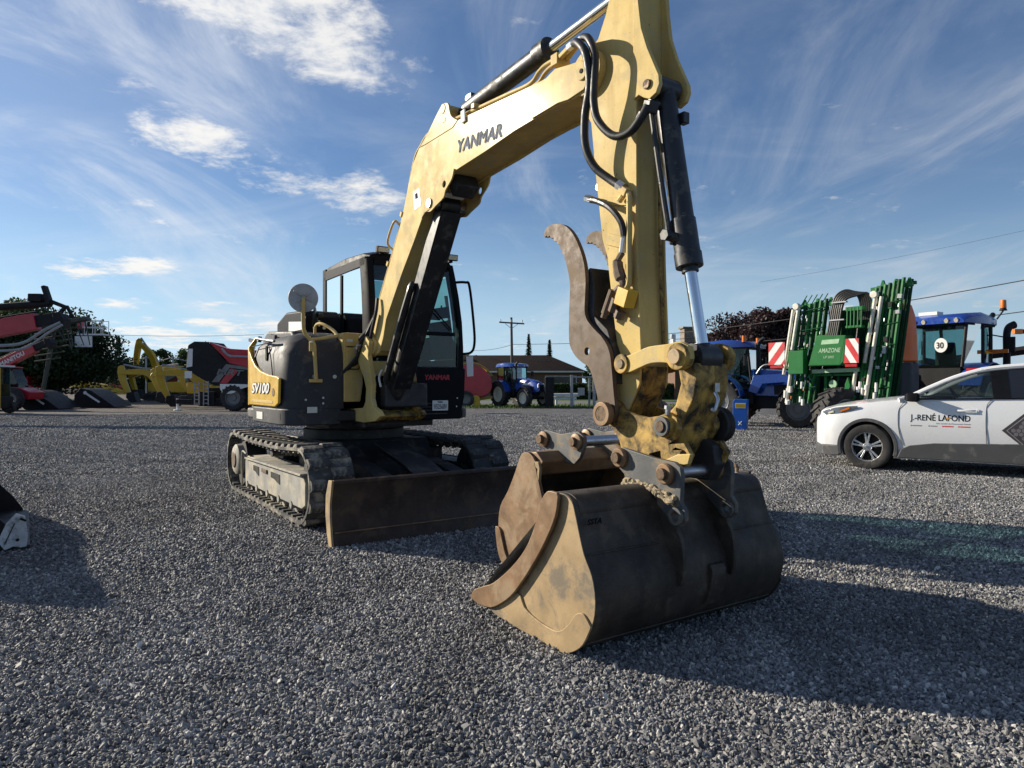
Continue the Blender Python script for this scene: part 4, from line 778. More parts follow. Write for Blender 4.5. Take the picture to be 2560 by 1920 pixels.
    th = P('thumb', MB().prism([(4.93, 2.22), (4.955, 2.17), (4.98, 2.05), (4.97, 1.90), (5.10, 1.80), (5.18, 1.62), (5.19, 1.45), (5.15, 1.45), (5.14, 1.60), (5.05, 1.75), (4.90, 1.88), (4.90, 2.2)], TL+.02, TR-.02), 'frame_dark', None, .006)
    for y in (TL, TR): P('toothed_plate', MB().holed(tp, [((4.944, 1.665), .026)], y-.016, y+.016), 'thumb', th, .005)
    P('thumb_cylinder', MB().cyl((4.895, YC, 2.78), (4.96, YC, 2.30), .04, n=20).cyl((4.96, YC, 2.30), (5.02, YC, 1.98), .022, n=16), 'black_paint', th, .004)
    P('thumb_boss', MB().cyl((5.148, TL-.075, 1.262), (5.148, TR+.075, 1.262), .062, n=28), 'pin', th, .006)
    P('boss_ring', MB().lathe([(.048, .0), (.075, .0), (.078, -.02), (.075, -.045), (.062, -.05)], (5.148, TL-.078, 1.262), (0, -1, 0), 28, True).lathe([(.048, .0), (.075, .0), (.078, -.02), (.075, -.045), (.062, -.05)], (5.148, TR+.078, 1.262), (0, 1, 0), 28, True), 'rust', th, .003)
    # side links (yellow) and tipping link
    link = smooth2([(5.205, 1.585), (5.235, 1.62), (5.30, 1.625), (5.38, 1.645), (5.48, 1.672), (5.62, 1.68), (5.72, 1.69), (5.79, 1.66)], 3)+smooth2([(5.80, 1.60), (5.77, 1.545), (5.70, 1.545), (5.62, 1.572), (5.50, 1.572), (5.40, 1.545), (5.31, 1.52), (5.24, 1.53)], 3)
    for y in (AL-.045, AR+.045):
        lk = P('side_link', MB().prism(link, y-.022, y+.022), 'yellow' if y < -.1 else 'yellow_worn_shaded', None, .006)
        s = -1 if y < -.1 else 1
        P('link_boss', MB().cyl((5.72, y-s*.02, 1.605), (5.72, y+s*.045, 1.605), .078, n=24).cyl((5.255, y-s*.03, 1.575), (5.255, y+s*.035, 1.575), .062, n=20), 'yellow_worn_shaded', lk, .008)
        P('link_pin', MB().cyl((5.72, y+s*.04, 1.605), (5.72, y+s*.066, 1.605), .044, n=22).cyl((5.255, y+s*.03, 1.575), (5.255, y+s*.045, 1.575), .03, n=18), 'bucket_side', lk, .004)
    P('pin_lock', MB().box((5.66, AL-.05, 1.70), (.022, .022, .05)).cyl((5.66, AL-.05, 1.71), (5.66, AL-.05, 1.735), .016, n=6), 'steel', lk)
    tip = [(5.655, 1.56), (5.79, 1.57), (5.80, 1.48), (5.775, 1.36), (5.715, 1.26), (5.66, 1.17), (5.56, 1.16), (5.54, 1.24), (5.64, 1.33), (5.68, 1.45)]
    tl = P('tipping_link', MB().prism(tip, AL-.01, AR+.02), 'yellow_worn_shaded', None, .012)
    P('link_boss', MB().cyl((5.605, AL-.03, 1.205), (5.605, AR+.09, 1.205), .075, n=26), 'yellow_worn_shaded', tl, .008)
    P('lifting_hook', MB().tube([(5.815, YC+.0, 1.40), (5.835, YC, 1.36), (5.83, YC-.02, 1.30), (5.815, YC-.03, 1.31)], .011, 8).box((5.812, YC+.02, 1.43), (.012, .04, .05)), 'steel', tl)
build_arm()
def build_coupler():
    pl_ = [(5.105, 1.22), (5.09, 1.27), (5.15, 1.315), (5.25, 1.292), (5.34, 1.262), (5.45, 1.248), (5.55, 1.262), (5.62, 1.285), (5.685, 1.255), (5.70, 1.19), (5.665, 1.13), (5.62, 1.10), (5.74, 1.115), (5.79, 1.05), (5.755, .985), (5.64, .995), (5.57, .98), (5.56, 1.06), (5.47, 1.035), (5.46, .97), (5.34, .97), (5.245, 1.0), (5.21, 1.10)]
    cp = P('quick_coupler', MB().prism([(5.2, 1.03), (5.22, 1.20), (5.45, 1.22), (5.68, 1.2), (5.66, 1.12), (5.6, 1.02), (5.35, .98)], AL+.0, AR+.0), 'yellow_worn_shaded', None, .012)
    for y in (AL-.03, AR+.03): P('coupler_plate', MB().holed(pl_, [((5.735, 1.05), .026)], y-.018, y+.018), 'yellow_worn_shaded', cp, .006)
    P('coupler_boss', MB().cyl((5.148, AL-.05, 1.262), (5.148, AR+.05, 1.262), .085, n=26).cyl((5.605, AL-.075, 1.205), (5.605, AR+.10, 1.205), .066, n=26), 'yellow_worn_shaded', cp, .008)
    P('coupler_pin', MB().cyl((5.605, AL-.105, 1.205), (5.605, AR+.13, 1.205), .034, n=20), 'pin', cp, .004)
    P('pin_washer', MB().lathe([(.034, 0), (.056, 0), (.060, -.012), (.056, -.02)], (5.605, AL-.095, 1.205), (0, -1, 0), 22), 'ear', cp)
    P('grease_cap', MB().cyl((5.62, AL-.05, 1.27), (5.625, AL-.05, 1.32), .016, n=10).cyl((5.625, AL-.05, 1.305), (5.627, AL-.05, 1.325), .024, n=6), 'steel', cp)
    P('hose_reel', MB().lathe([(.03, -.04), (.105, -.04), (.11, -.025), (.085, .0), (.11, .025), (.105, .04), (.03, .04)], (5.62, AR+.14, 1.20), (0, 1, 0), 28), 'frame_dark', cp, .004)
    P('wear_foot', MB().prism([(5.56, .99), (5.66, .975), (5.78, 1.0), (5.80, 1.06), (5.70, 1.05)], AL-.06, AL-.03), 'yellow', cp, .006)
    P('guard_casting', MB().prism([(5.52, .88), (5.53, 1.08), (5.64, 1.13), (5.74, 1.09), (5.76, .98), (5.70, .88)], AR-.05, AR+.045), 'frame_dark', cp, .012)
build_coupler()
def bucket(parent, side, lip, y0, y1, T, big=True):
    """side: outline of side plate; lip: path of the bent back sheet from the top tube round to the lip"""
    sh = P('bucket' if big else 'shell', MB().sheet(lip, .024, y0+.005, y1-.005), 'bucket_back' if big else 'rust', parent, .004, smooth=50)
    return sh
def build_bucket():
    y0, y1 = -.965, .62
    back = [(5.33, .80), (5.384, .846), (5.486, .855), (5.555, .825), (5.585, .76), (5.609, .69), (5.656, .562), (5.718, .465), (5.744, .37), (5.742, .27), (5.71, .18), (5.656, .10), (5.575, .035), (5.486, .004), (5.37, .003), (5.09, .012), (4.808, .03), (4.62, .05)]
    bk = bucket(ex, None, smooth2(back, 3)[::-1], y0, y1, 1)
    prof = smooth2(back, 3)
    frontc = smooth2([(4.585, .105), (4.68, .155), (4.825, .22), (5.015, .348), (5.163, .488), (5.248, .62), (5.303, .736), (5.325, .80)], 3)
    sp = inset(prof+[(4.565, .069)]+frontc, .004)
    for s, ya, yb in ((-1, y0, y0+.022), (1, y1-.022, y1)):
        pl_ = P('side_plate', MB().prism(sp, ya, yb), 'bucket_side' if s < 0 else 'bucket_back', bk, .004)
        cut = smooth2([(4.555, .062), (4.60, .124), (4.72, .178), (4.83, .224), (5.02, .356), (5.168, .496), (5.253, .626), (5.305, .74), (5.325, .80), (5.385, .86), (5.47, .862)], 3)+smooth2([(5.48, .84), (5.455, .73), (5.37, .585), (5.24, .415), (5.065, .225), (4.93, .125), (4.80, .062), (4.65, .045)], 3)
        a, b = (ya-.036, ya-.014) if s < 0 else (yb+.014, yb+.036)
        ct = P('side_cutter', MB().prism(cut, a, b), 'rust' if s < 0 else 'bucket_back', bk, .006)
        P('cutter_spacer', MB().prism(inset(cut, .03), -.985 if s < 0 else yb-.002, ya+.002 if s < 0 else yb+.02), 'frame_dark', bk)
        we = smooth2([(4.72, .052), (4.85, .10), (5.06, .215), (5.13, .15), (5.23, .115), (5.36, .098), (5.46, .105), (5.54, .165), (5.60, .235), (5.655, .255), (5.69, .235)], 3)+smooth2([(5.725, .20), (5.66, .092), (5.575, .028), (5.486, -.003), (5.37, -.003), (5.09, .006), (4.808, .024)], 3)
        a, b = (ya-.014, ya) if s < 0 else (yb, yb+.014)
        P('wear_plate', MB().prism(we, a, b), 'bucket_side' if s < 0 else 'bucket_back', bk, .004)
    P('lip_edge', MB().prism([(4.53, .055), (4.62, .045), (4.95, .028), (4.95, .05), (4.62, .085)], y0+.01, y1-.01), 'rust', bk, .004)
    P('top_tube', MB().prism(smooth2([(5.29, .75), (5.31, .82), (5.38, .85), (5.49, .858), (5.562, .828), (5.590, .76), (5.55, .70)], 3), y0+.03, y1-.03), 'bucket_back', bk, .006)
    for z, t in ((.575, 0), (.115, 0)):
        pass
    # hanger plates with pins
    ear = [(5.235, 1.0), (5.255, 1.04), (5.30, 1.06), (5.36, 1.052), (5.56, 1.022), (5.72, 1.01), (5.765, .985), (5.775, .93), (5.768, .83), (5.765, .79), (5.80, .745), (5.80, .69), (5.765, .655), (5.72, .66), (5.66, .70), (5.55, .79), (5.42, .835), (5.33, .845), (5.315, .90), (5.25, .945)]
    for i, y in enumerate((-.345, .085)):
        e = P('hanger_plate', MB().holed(ear, [((5.745, .71), .026)], y-.016, y+.016), 'ear', bk, .005)
        P('strap', MB().prism(smooth2([(5.56, .83), (5.65, .74), (5.72, .66), (5.775, .56), (5.79, .42), (5.77, .32)], 3)+[(5.70, .32), (5.70, .45), (5.62, .60), (5.55, .74)], y-.014, y+.014), 'bucket_back', e, .005)
        P('ring', MB().lathe([(.028, .016), (.05, .016), (.05, .04), (.028, .04)], (5.745, y, .71), (0, -1, 0), 24, True), 'ear', e, .003)
        for x, z in ((5.292, 1.0), (5.668, .94)):
            P('hanger_boss', MB().lathe([(.036, .0), (.06, .0), (.062, .02), (.055, .032), (.036, .032)], (x, y-.018, z), (0, -1, 0), 26), 'rust', e, .003)
    P('hanger_pin', MB().cyl((5.292, -.42, 1.0), (5.292, .15, 1.0), .034, n=22), 'pin', bk, .004)
    P('hanger_pin', MB().cyl((5.668, -.42, .94), (5.668, .15, .94), .034, n=22), 'pin', bk, .004)
    P('pin_shaft', MB().cyl((5.668, -.30, .94), (5.668, .06, .94), .037, n=22), 'steel', bk)
    # mud caked in the corner between hanger and tube, weld seams, small sticker
    rnd = random.Random(9); mb = MB()
    for row in range(3):
        pts = []; 
        for k in range(26):
            t = k/25; pts.append((5.335+.40*t+rnd.uniform(-.006, .006), -.366-.012*row+rnd.uniform(-.006, .006), .872-.012*row-.03*t-.07*max(0, t-.55)+rnd.uniform(-.007, .007)))
        mb.tube(pts, [rnd.uniform(.008, .019) for _ in range(26)], 7, 2)
    P('dried_mud', mb, 'mud', bk)
    P('weld_seam', MB().tube([(5.662, y0+.02, .556), (5.664, -.40, .556)], .006, 6, 0).tube([(5.664, .15, .556), (5.662, y1-.02, .556)], .006, 6, 0).tube([(5.645, y0+.02, .086), (5.645, y1-.02, .086)], .005, 6, 0), 'bucket_back', bk)
    P('backing_plate', MB().prism(smooth2([(5.60, .40), (5.76, .40), (5.765, .28), (5.72, .16)], 3)+[(5.66, .18)], -.10, .02), 'bucket_back', bk, .004)
    text('SSTA', .045, (0, 1, 0), (.3, 0, 1), (5.628, y0+.045, .705), Mt['black_print'], bk, 'maker_lettering', 0, .001, .002, .10)
    P('white_sticker', MB().box((5.47, .44, .868), (.05, .09, .003)), 'sticker', bk)
    P('sling_hook', MB().tube([(5.43, .56, .85), (5.43, .56, .90), (5.44, .52, .905)], .012, 8), 'rust', bk)
build_bucket()
def build_spare():
    t = thing('spare_bucket', 'narrower rusty digging bucket nested in the mouth of the wide bucket', 'bucket', EXC_C, EXC_R)
    y0, y1 = -.40, .52
    back = smooth2([(4.42, .93), (4.36, .955), (4.29, .945), (4.25, .90), (4.19, .79), (4.095, .641), (3.995, .518), (3.968, .38), (3.985, .25), (4.02, .168), (4.10, .085), (4.22, .06), (4.50, .07), (4.86, .11)], 3)
    sh = P('shell', MB().sheet(back, .022, y0+.004, y1-.004), 'bucket_back', t, .003, smooth=50)
    fr_ = smooth2([(4.90, .125), (4.80, .21), (4.70, .31), (4.631, .441), (4.54, .647), (4.475, .82), (4.445, .90)], 3)
    for ya, yb in ((y0, y0+.02), (y1-.02, y1)):
        P('side_plate', MB().prism(back+fr_, ya, yb), 'rust', sh, .004)
    P('front_rib', MB().prism([(4.455, .90), (4.42, .86), (4.50, .66), (4.60, .44), (4.66, .32), (4.70, .33), (4.64, .45), (4.55, .65)], y0-.014, y0), 'rust', sh, .003)
    P('corner_guard', MB().prism(smooth2([(3.99, .36), (4.02, .34), (4.06, .24), (4.11, .15), (4.20, .10), (4.30, .05)], 3)+smooth2([(4.22, .042), (4.10, .062), (4.0, .15), (3.958, .30), (3.955, .36)], 3), y0-.02, y0), 'rust', sh, .004)
    P('lip_edge', MB().prism([(4.60, .07), (4.94, .12), (4.93, .15), (4.6, .10)], y0+.01, y1-.01), 'rust', sh, .004)
    P('top_tube', MB().prism([(4.25, .86), (4.29, .955), (4.42, .965), (4.50, .90), (4.46, .80), (4.32, .78)], y0+.03, y1-.03), 'rust', sh, .012)
    P('latch_hook', MB().prism([(4.45, .90), (4.50, .90), (4.515, .86), (4.505, .76), (4.49, .72), (4.485, .78), (4.49, .85), (4.45, .87)], y0-.012, y0+.012), 'bucket_side', sh, .003)
    ear = [(4.19, 1.03), (4.205, 1.085), (4.26, 1.105), (4.32, 1.10), (4.44, 1.085), (4.55, 1.10), (4.64, 1.115), (4.70, 1.08), (4.705, 1.02), (4.66, .93), (4.60, .88), (4.30, .88), (4.26, .95)]
    for y in (-.15, .27):
        e = P('hanger_plate', MB().prism(ear, y-.016, y+.016), 'ear', sh, .005)
        for x, z in ((4.25, 1.037), (4.635, 1.042)): P('hanger_boss', MB().lathe([(.034, .0), (.058, .0), (.06, .02), (.034, .03)], (x, y-.018, z), (0, -1, 0), 24), 'rust', e, .003)
    for x, z in ((4.25, 1.037), (4.635, 1.042)):
        P('hanger_pin', MB().cyl((x, -.225, z), (x, .33, z), .033, n=20), 'pin', sh, .004)
    P('pin_shaft', MB().cyl((4.635, -.11, 1.042), (4.635, .24, 1.042), .037, n=20), 'steel', sh)
build_spare()

# ------------------------------------------------------------------ surroundings: shared materials and builders
Mt['blue'] = mat('tractor_blue', (.012, .055, .30), .30, 0, .1, 4, None, 0, 60, .4)
Mt['blue_box'] = mat('bright_blue', (.008, .11, .50), .4, 0, .08, 3)
Mt['red'] = mat('machine_red', (.42, .012, .026), .38, 0, .12, 3, None, 0, 60, .2)
Mt['black_machine'] = mat('machine_black', (.012, .012, .014), .6, 0, .3, 3, None, 0, 60, 0, .1, .25)
Mt['yellow_m'] = mat('machine_yellow', (.52, .33, .015), .42, 0, .12, 2)
Mt['tyre'] = mat('tyre_rubber', (.028, .027, .027), .85, 0, .3, 6, ((.09, .08, .07), .25, 4), .15, 40)
Mt['rim_white'] = mat('rim_cream', (.60, .58, .48), .5, 0, .1, 4)
Mt['rim_grey'] = mat('rim_grey', (.16, .165, .17), .45, .3, .1, 4)
Mt['green'] = mat('sprayer_green', (.016, .14, .036), .5, 0, .12, 4, None, 0, 60, 0, .1, .2)
Mt['dark_green'] = mat('sprayer_dark_green', (.008, .055, .020), .55, 0, .2, 4, None, 0, 60, 0, .1, .15)
Mt['pale_green'] = mat('pale_green_bar', (.30, .48, .30), .5)
Mt['orange'] = mat('tank_orange', (.72, .14, .016), .45, 0, .1, 2)
Mt['tank_grey'] = mat('tank_dark', (.022, .026, .034), .55, 0, .1, 2)
Mt['amber'] = mat('amber_lens', (.65, .16, .015), .3)
Mt['red_lens'] = mat('red_lens', (.40, .012, .012), .3)
Mt['sign_red'] = mat('board_red', (.55, .015, .02), .5)
Mt['cream_tube'] = mat('cream_tube', (.66, .63, .54), .35)
Mt['wood_pole'] = mat('weathered_pole', (.10, .085, .07), .9, 0, .25, 3)
Mt['galv'] = mat('galvanised', (.33, .34, .35), .5, .6, .15, 6)
Mt['wire'] = mat('wire', (.03, .03, .035), .7)
Mt['implement'] = mat('implement_dark', (.03, .04, .03), .5, 0, .4, 2)
CH = {}
def tyre_meshes(Rr, w, nl, rim, lug=True):
    key = (Rr, w, nl, rim)
    if key in CH: return CH[key]
    rr = Rr*.60; b = MB()
    b.lathe([(rr, -w*.42), (Rr*.80, -w*.5), (Rr*.92, -w*.47), (Rr*.955, -w*.38), (Rr*.965, 0), (Rr*.955, w*.38), (Rr*.92, w*.47), (Rr*.80, w*.5), (rr, w*.42)], (0, 0, 0), (0, 1, 0), 40, True)
    if lug:
        for i in range(nl):
            for s in (-1, 1):
                a = 2*math.pi*(i+.25*s)/nl; Mx = Matrix.Rotation(a, 4, 'Y') @ Matrix.Translation((0, s*w*.24, Rr*.972)) @ Matrix.Rotation(R(38*s), 4, 'Z')
                b.box((0, 0, 0), (.085*Rr/.8, w*.58, Rr*.075), None, (.7, .95), Mx)
    t = b.mesh('tyre', Mt['tyre'], 30)
    r = MB().lathe([(rr*1.01, w*.40), (rr*1.01, -w*.40)], (0, 0, 0), (0, 1, 0), 32, cap=False).lathe([(rr*1.01, -w*.40), (rr*.93, -w*.42), (rr*.90, -w*.25), (rr*.80, -w*.14), (rr*.38, -w*.10), (rr*.36, -w*.18), (.0, -w*.2)], (0, 0, 0), (0, 1, 0), 32, cap=False).lathe([(rr*1.01, w*.40), (rr*.93, w*.42), (rr*.90, w*.25), (rr*.80, w*.14), (rr*.38, w*.10), (rr*.36, w*.18), (.0, w*.2)], (0, 0, 0), (0, 1, 0), 32, cap=False)
    for i in range(8): a = i*math.pi/4; r.cyl((rr*.28*math.cos(a), -w*.21, rr*.28*math.sin(a)), (rr*.28*math.cos(a), w*.21, rr*.28*math.sin(a)), rr*.035, n=6)
    CH[key] = (t, r.mesh('rim', Mt[rim], 40)); return CH[key]
def wheel(parent, x, y, Rr, w, nl, rim, yaw=0, lug=True):
    t, r = tyre_meshes(Rr, w, nl, rim, lug); Mx = Matrix.Translation((x, y, Rr)) @ Matrix.Rotation(R(yaw), 4, 'Z')
    o = inst('wheel', t, parent, Mx); inst('rim', r, o, Matrix()); return o
def Q(parent): return lambda name, b, m, par=None, bevel=0, **k: b.build(name, Mt[m], par or parent, bevel, **k)
def tractor(label, loc, rz, body='blue', rim='rim_white', roof='blue', steer=0, group=None, detail=True):
    t = thing('farm_tractor', label, 'tractor', loc, rz, group); q = Q(t)
    for s in (-1, 1):
        wheel(t, 0, s*.92, .86, .52, 20, rim); wheel(t, 2.68, s*.88, .64, .42, 18, rim, steer)
        # curved fender over the rear wheel
        q('fender', MB().sheet([(.92*math.cos(R(a)), .86+.95*math.sin(R(a))) for a in range(10, 156, 12)], .03, s*.62, s*1.18), body, None, .02)
        q('front_fender', MB().sheet([(2.68+.72*math.cos(R(a)), .64+.74*math.sin(R(a))) for a in range(35, 150, 14)], .02, s*.68, s*1.08), 'black_machine')
    q('chassis', MB().box((1.4, 0, .85), (2.9, .55, .5)).box((0, 0, .86), (.5, 1.5, .34)).box((2.68, 0, .64), (.24, 1.5, .2)), 'black_machine', None, .03)
    secs = []
    for x, z0, z1, w in ((1.08, 1.05, 2.0, .82), (1.9, 1.02, 1.95, .84), (2.7, 1.0, 1.84, .80), (3.15, 1.0, 1.70, .72), (3.38, 1.05, 1.50, .60), (3.44, 1.1, 1.36, .5)):
        h = w/2; secs.append([(x, -h, z0), (x, h, z0), (x, h, z1-.22), (x, h*.72, z1-.05), (x, 0, z1), (x, -h*.72, z1-.05), (x, -h, z1-.22)])
    hd = q('hood', MB().loft(secs), body, None, .02, smooth=45)
    q('grille', MB().prism([(-.20, 1.12), (.20, 1.12), (.16, 1.5), (-.16, 1.5)], 3.36, 3.455, 'x').box((2.4, -.412, 1.25), (1.2, .02, .34)).box((2.4, .412, 1.25), (1.2, .02, .34)), 'black_machine', hd, .01)
    for s in (-1, 1):
        q('headlight', MB().prism([(s*.22, 1.34), (s*.30, 1.30), (s*.30, 1.52), (s*.20, 1.60)], 3.30, 3.40, 'x'), 'white', hd, .01)
        q('side_decal', MB().prism([(1.9, 1.50), (2.5, 1.50), (2.65, 1.60), (2.0, 1.62)], s*.424, s*.428), 'white', hd)
    # cab: posts, panes, roof
    base = q('cab_base', MB().prism([(-.55, 1.05), (1.15, .75), (1.15, 1.25), (.7, 1.3), (-.2, 1.75), (-.6, 1.75)], -.60, .60), 'black_machine', None, .03)
    A = [(-.62, .64, 1.70, -.55, .72, 2.72), (.25, .78, 1.25, .25, .78, 2.72), (1.12, .60, 1.20, .98, .66, 2.72)]
    for s in (-1, 1):
        for x0, y0, z0, x1, y1, z1 in A: q('cab_post', MB().cyl((x0, s*y0, z0), (x1, s*y1, z1), .045, n=8), 'black_machine')
        for (a, b) in ((0, 1), (1, 2)):
            p, r_ = A[a], A[b]
            q('side_window', MB().add([(p[0], s*p[1], p[2]), (r_[0], s*r_[1], r_[2]), (r_[3], s*r_[4], r_[5]), (p[3], s*p[4], p[5])], [(0, 1, 2, 3)]), 'glass', smooth=0)
        q('mirror', MB().box((1.05, s*1.15, 2.25), (.07, .20, .36)).cyl((1.05, s*.66, 2.5), (1.05, s*1.12, 2.4), .018, n=6), 'black_machine', None, .02)
        q('tail_lamp', MB().box((-.80, s*.98, 1.62), (.05, .30, .09)), 'red_lens')
        q('step', MB().box((.75, s*.86, .55), (.45, .22, .05)).box((.75, s*.86, .85), (.45, .22, .05)).box((.55, s*.76, .8), (.05, .03, .7)).box((.95, s*.76, .8), (.05, .03, .7)), 'black_machine')
    for nm, i in (('rear_window', 0), ('windscreen', 2)):
        p = A[i]; q(nm, MB().add([(p[0], -p[1], p[2]), (p[0], p[1], p[2]), (p[3], p[4], p[5]), (p[3], -p[4], p[5])], [(0, 1, 2, 3)]), 'glass', smooth=0)
    rs = []
    for x, z1, w in ((-.75, 2.86, .74), (-.55, 2.95, .84), (.2, 3.0, .88), (.95, 2.94, .84), (1.20, 2.82, .72)):
        rs.append([(x, -w, 2.72), (x, w, 2.72), (x, w, z1-.09), (x, w*.85, z1), (x, -w*.85, z1), (x, -w, z1-.09)])
    rf = q('roof', MB().loft(rs), roof, None, .03, smooth=45)
    q('roof_lining', MB().box((.2, 0, 2.71), (1.75, 1.5, .06)), 'black_machine', rf, .01)
    for y in (-.55, -.3, .3, .55): q('work_lamp', MB().cyl((1.17, y, 2.80), (1.225, y, 2.78), .055, n=12).cyl((-.72, y, 2.80), (-.775, y, 2.78), .055, n=12), 'lamp', rf)
    q('exhaust', MB().tube([(1.30, -.52, 1.6), (1.30, -.52, 2.2), (1.30, -.52, 2.75), (1.36, -.52, 2.92), (1.50, -.52, 3.02)], .07, 12), 'black_machine')
    q('seat', MB().prism([(-.1, 1.5), (.4, 1.5), (.4, 1.62), (0, 1.66), (-.12, 2.3), (-.24, 2.3), (-.2, 1.5)], -.26, .26), 'tan_seat', None, .04)
    q('steering_wheel', MB().lathe([(.19, -.012), (.205, 0), (.19, .012), (.175, 0)], (.75, 0, 1.92), (-.5, 0, .86), 20, True).cyl((.75, 0, 1.9), (.9, 0, 1.5), .03, n=8), 'black_machine')
    return t, q
def crown(b, c, rad, n, size, rnd, clumps=14, flat=.8):
    """leaf faces gathered in clumps through an ellipsoid"""
    g = np.random.default_rng(rnd.randrange(1 << 30)); rad = np.array(rad); c = np.array(c)
    def unit(k): v = g.normal(size=(k, 3)); return v/np.linalg.norm(v, axis=1, keepdims=True)
    C = unit(clumps)*(g.random((clumps, 1))**.45)*.80; K = g.uniform(.16, .36, clumps)
    i = g.integers(0, clumps, n); P_ = c+(C[i]+unit(n)*(g.random((n, 1))**.5)*K[i][:, None])*rad
    P_[:, 2] = np.maximum(P_[:, 2], .05)
    s_ = size*g.uniform(.5, 1.4, (n, 1)); d = unit(n); e = np.cross(d, unit(n)); e /= np.linalg.norm(e, axis=1, keepdims=True)
    V = np.stack([P_-d*s_, P_+e*s_*.55, P_+d*s_, P_-e*s_*.55], 1).reshape(-1, 3); k = len(b.v)
    b.v += [tuple(v) for v in V.tolist()]; b.f += [(k+4*j, k+4*j+1, k+4*j+2, k+4*j+3) for j in range(n)]
def leaf_mat(name, c, c2):
    m = bpy.data.materials.new(name); m.use_nodes = True; nt = m.node_tree; n = nt.nodes; l = nt.links; bs = n['Principled BSDF']; out = n['Material Output']
    tc = n.new('ShaderNodeTexCoord'); t = n.new('ShaderNodeTexNoise'); t.inputs['Scale'].default_value = 1.2; t.inputs['Detail'].default_value = 6; l.new(tc.outputs['Object'], t.inputs[0])
    r = n.new('ShaderNodeValToRGB'); r.color_ramp.elements[0].position = .3; r.color_ramp.elements[0].color = (*c, 1); r.color_ramp.elements[1].position = .72; r.color_ramp.elements[1].color = (*c2, 1); l.new(t.outputs[0], r.inputs[0])
    l.new(r.outputs[0], bs.inputs['Base Color']); bs.inputs['Roughness'].default_value = .6; bs.inputs['Specular IOR Level'].default_value = .3
    tr = n.new('ShaderNodeBsdfTranslucent'); l.new(r.outputs[0], tr.inputs[0]); mx = n.new('ShaderNodeMixShader'); mx.inputs[0].default_value = .25; l.new(bs.outputs[0], mx.inputs[1]); l.new(tr.outputs[0], mx.inputs[2]); l.new(mx.outputs[0], out.inputs[0])
    return m
Mt['leaf_dark'] = leaf_mat('dark_leaves', (.016, .032, .013), (.045, .078, .028)); Mt['leaf_mid'] = leaf_mat('green_leaves', (.03, .055, .018), (.075, .115, .035))
Mt['leaf_purple'] = leaf_mat('purple_leaves', (.030, .016, .018), (.075, .042, .040)); Mt['leaf_conifer'] = leaf_mat('conifer_needles', (.010, .022, .012), (.03, .05, .024))
Mt['bark'] = mat('bark', (.06, .045, .033), .95, 0, .3, 6)
def tree(name, label, cat, x, y, h, rw, m, seed, n=5200, size=.26, trunk=.22, clumps=26, base=.16, group='trees round the yard', rd=None):
    rnd = random.Random(seed); t = thing(name, label, cat, (x, y, 0), 0, group); b = MB()
    zc = h*(1+base)/2; rz_ = h*(1-base)/2; crown(b, (0, 0, zc), (rw, rd or rw, rz_), int(n*3), size*.60, rnd, int(clumps*1.5))
    b.build('crown', Mt[m], t, smooth=0, fix=False)
    tb = MB().tube([(0, 0, 0), (rnd.uniform(-.1, .1), 0, h*.3), (rnd.uniform(-.2, .2), 0, h*.6)], [trunk, trunk*.8, trunk*.5], 8)
    for k in range(6): a = rnd.uniform(0, 6.28); z = h*rnd.uniform(.2, .5); tb.tube([(0, 0, z), (math.cos(a)*rw*.3, math.sin(a)*rw*.3, z+h*.12), (math.cos(a)*rw*.6, math.sin(a)*rw*.6, z+h*.22)], [trunk*.35, trunk*.25, trunk*.15], 6)
    tb.build('trunk', Mt['bark'], t); return t
def conifer(label, x, y, h, w, seed, n=2200):
    rnd = random.Random(seed); t = thing('conifer_tree', label, 'tree', (x, y, 0), 0, 'trees round the yard'); b = MB()
    for _ in range(n):
        z = h*(.08+.92*rnd.random()**1.3); r = w*(1-z/h)**.8*(.35+.65*rnd.random()); a = rnd.uniform(0, 6.28); s = rnd.uniform(.12, .3)
        p = Vector((math.cos(a)*r, math.sin(a)*r, z)); d = Vector((math.cos(a), math.sin(a), -.35)).normalized(); e = d.cross(Vector((0, 0, 1))).normalized()
        i = len(b.v); b.v += [tuple(p-d*s), tuple(p+e*s*.5), tuple(p+d*s), tuple(p-e*s*.5)]; b.f.append((i, i+1, i+2, i+3))
    b.build('crown', Mt['leaf_conifer'], t, smooth=0, fix=False); MB().cyl((0, 0, 0), (0, 0, h*.7), .14, .04, 8).build('trunk', Mt['bark'], t)
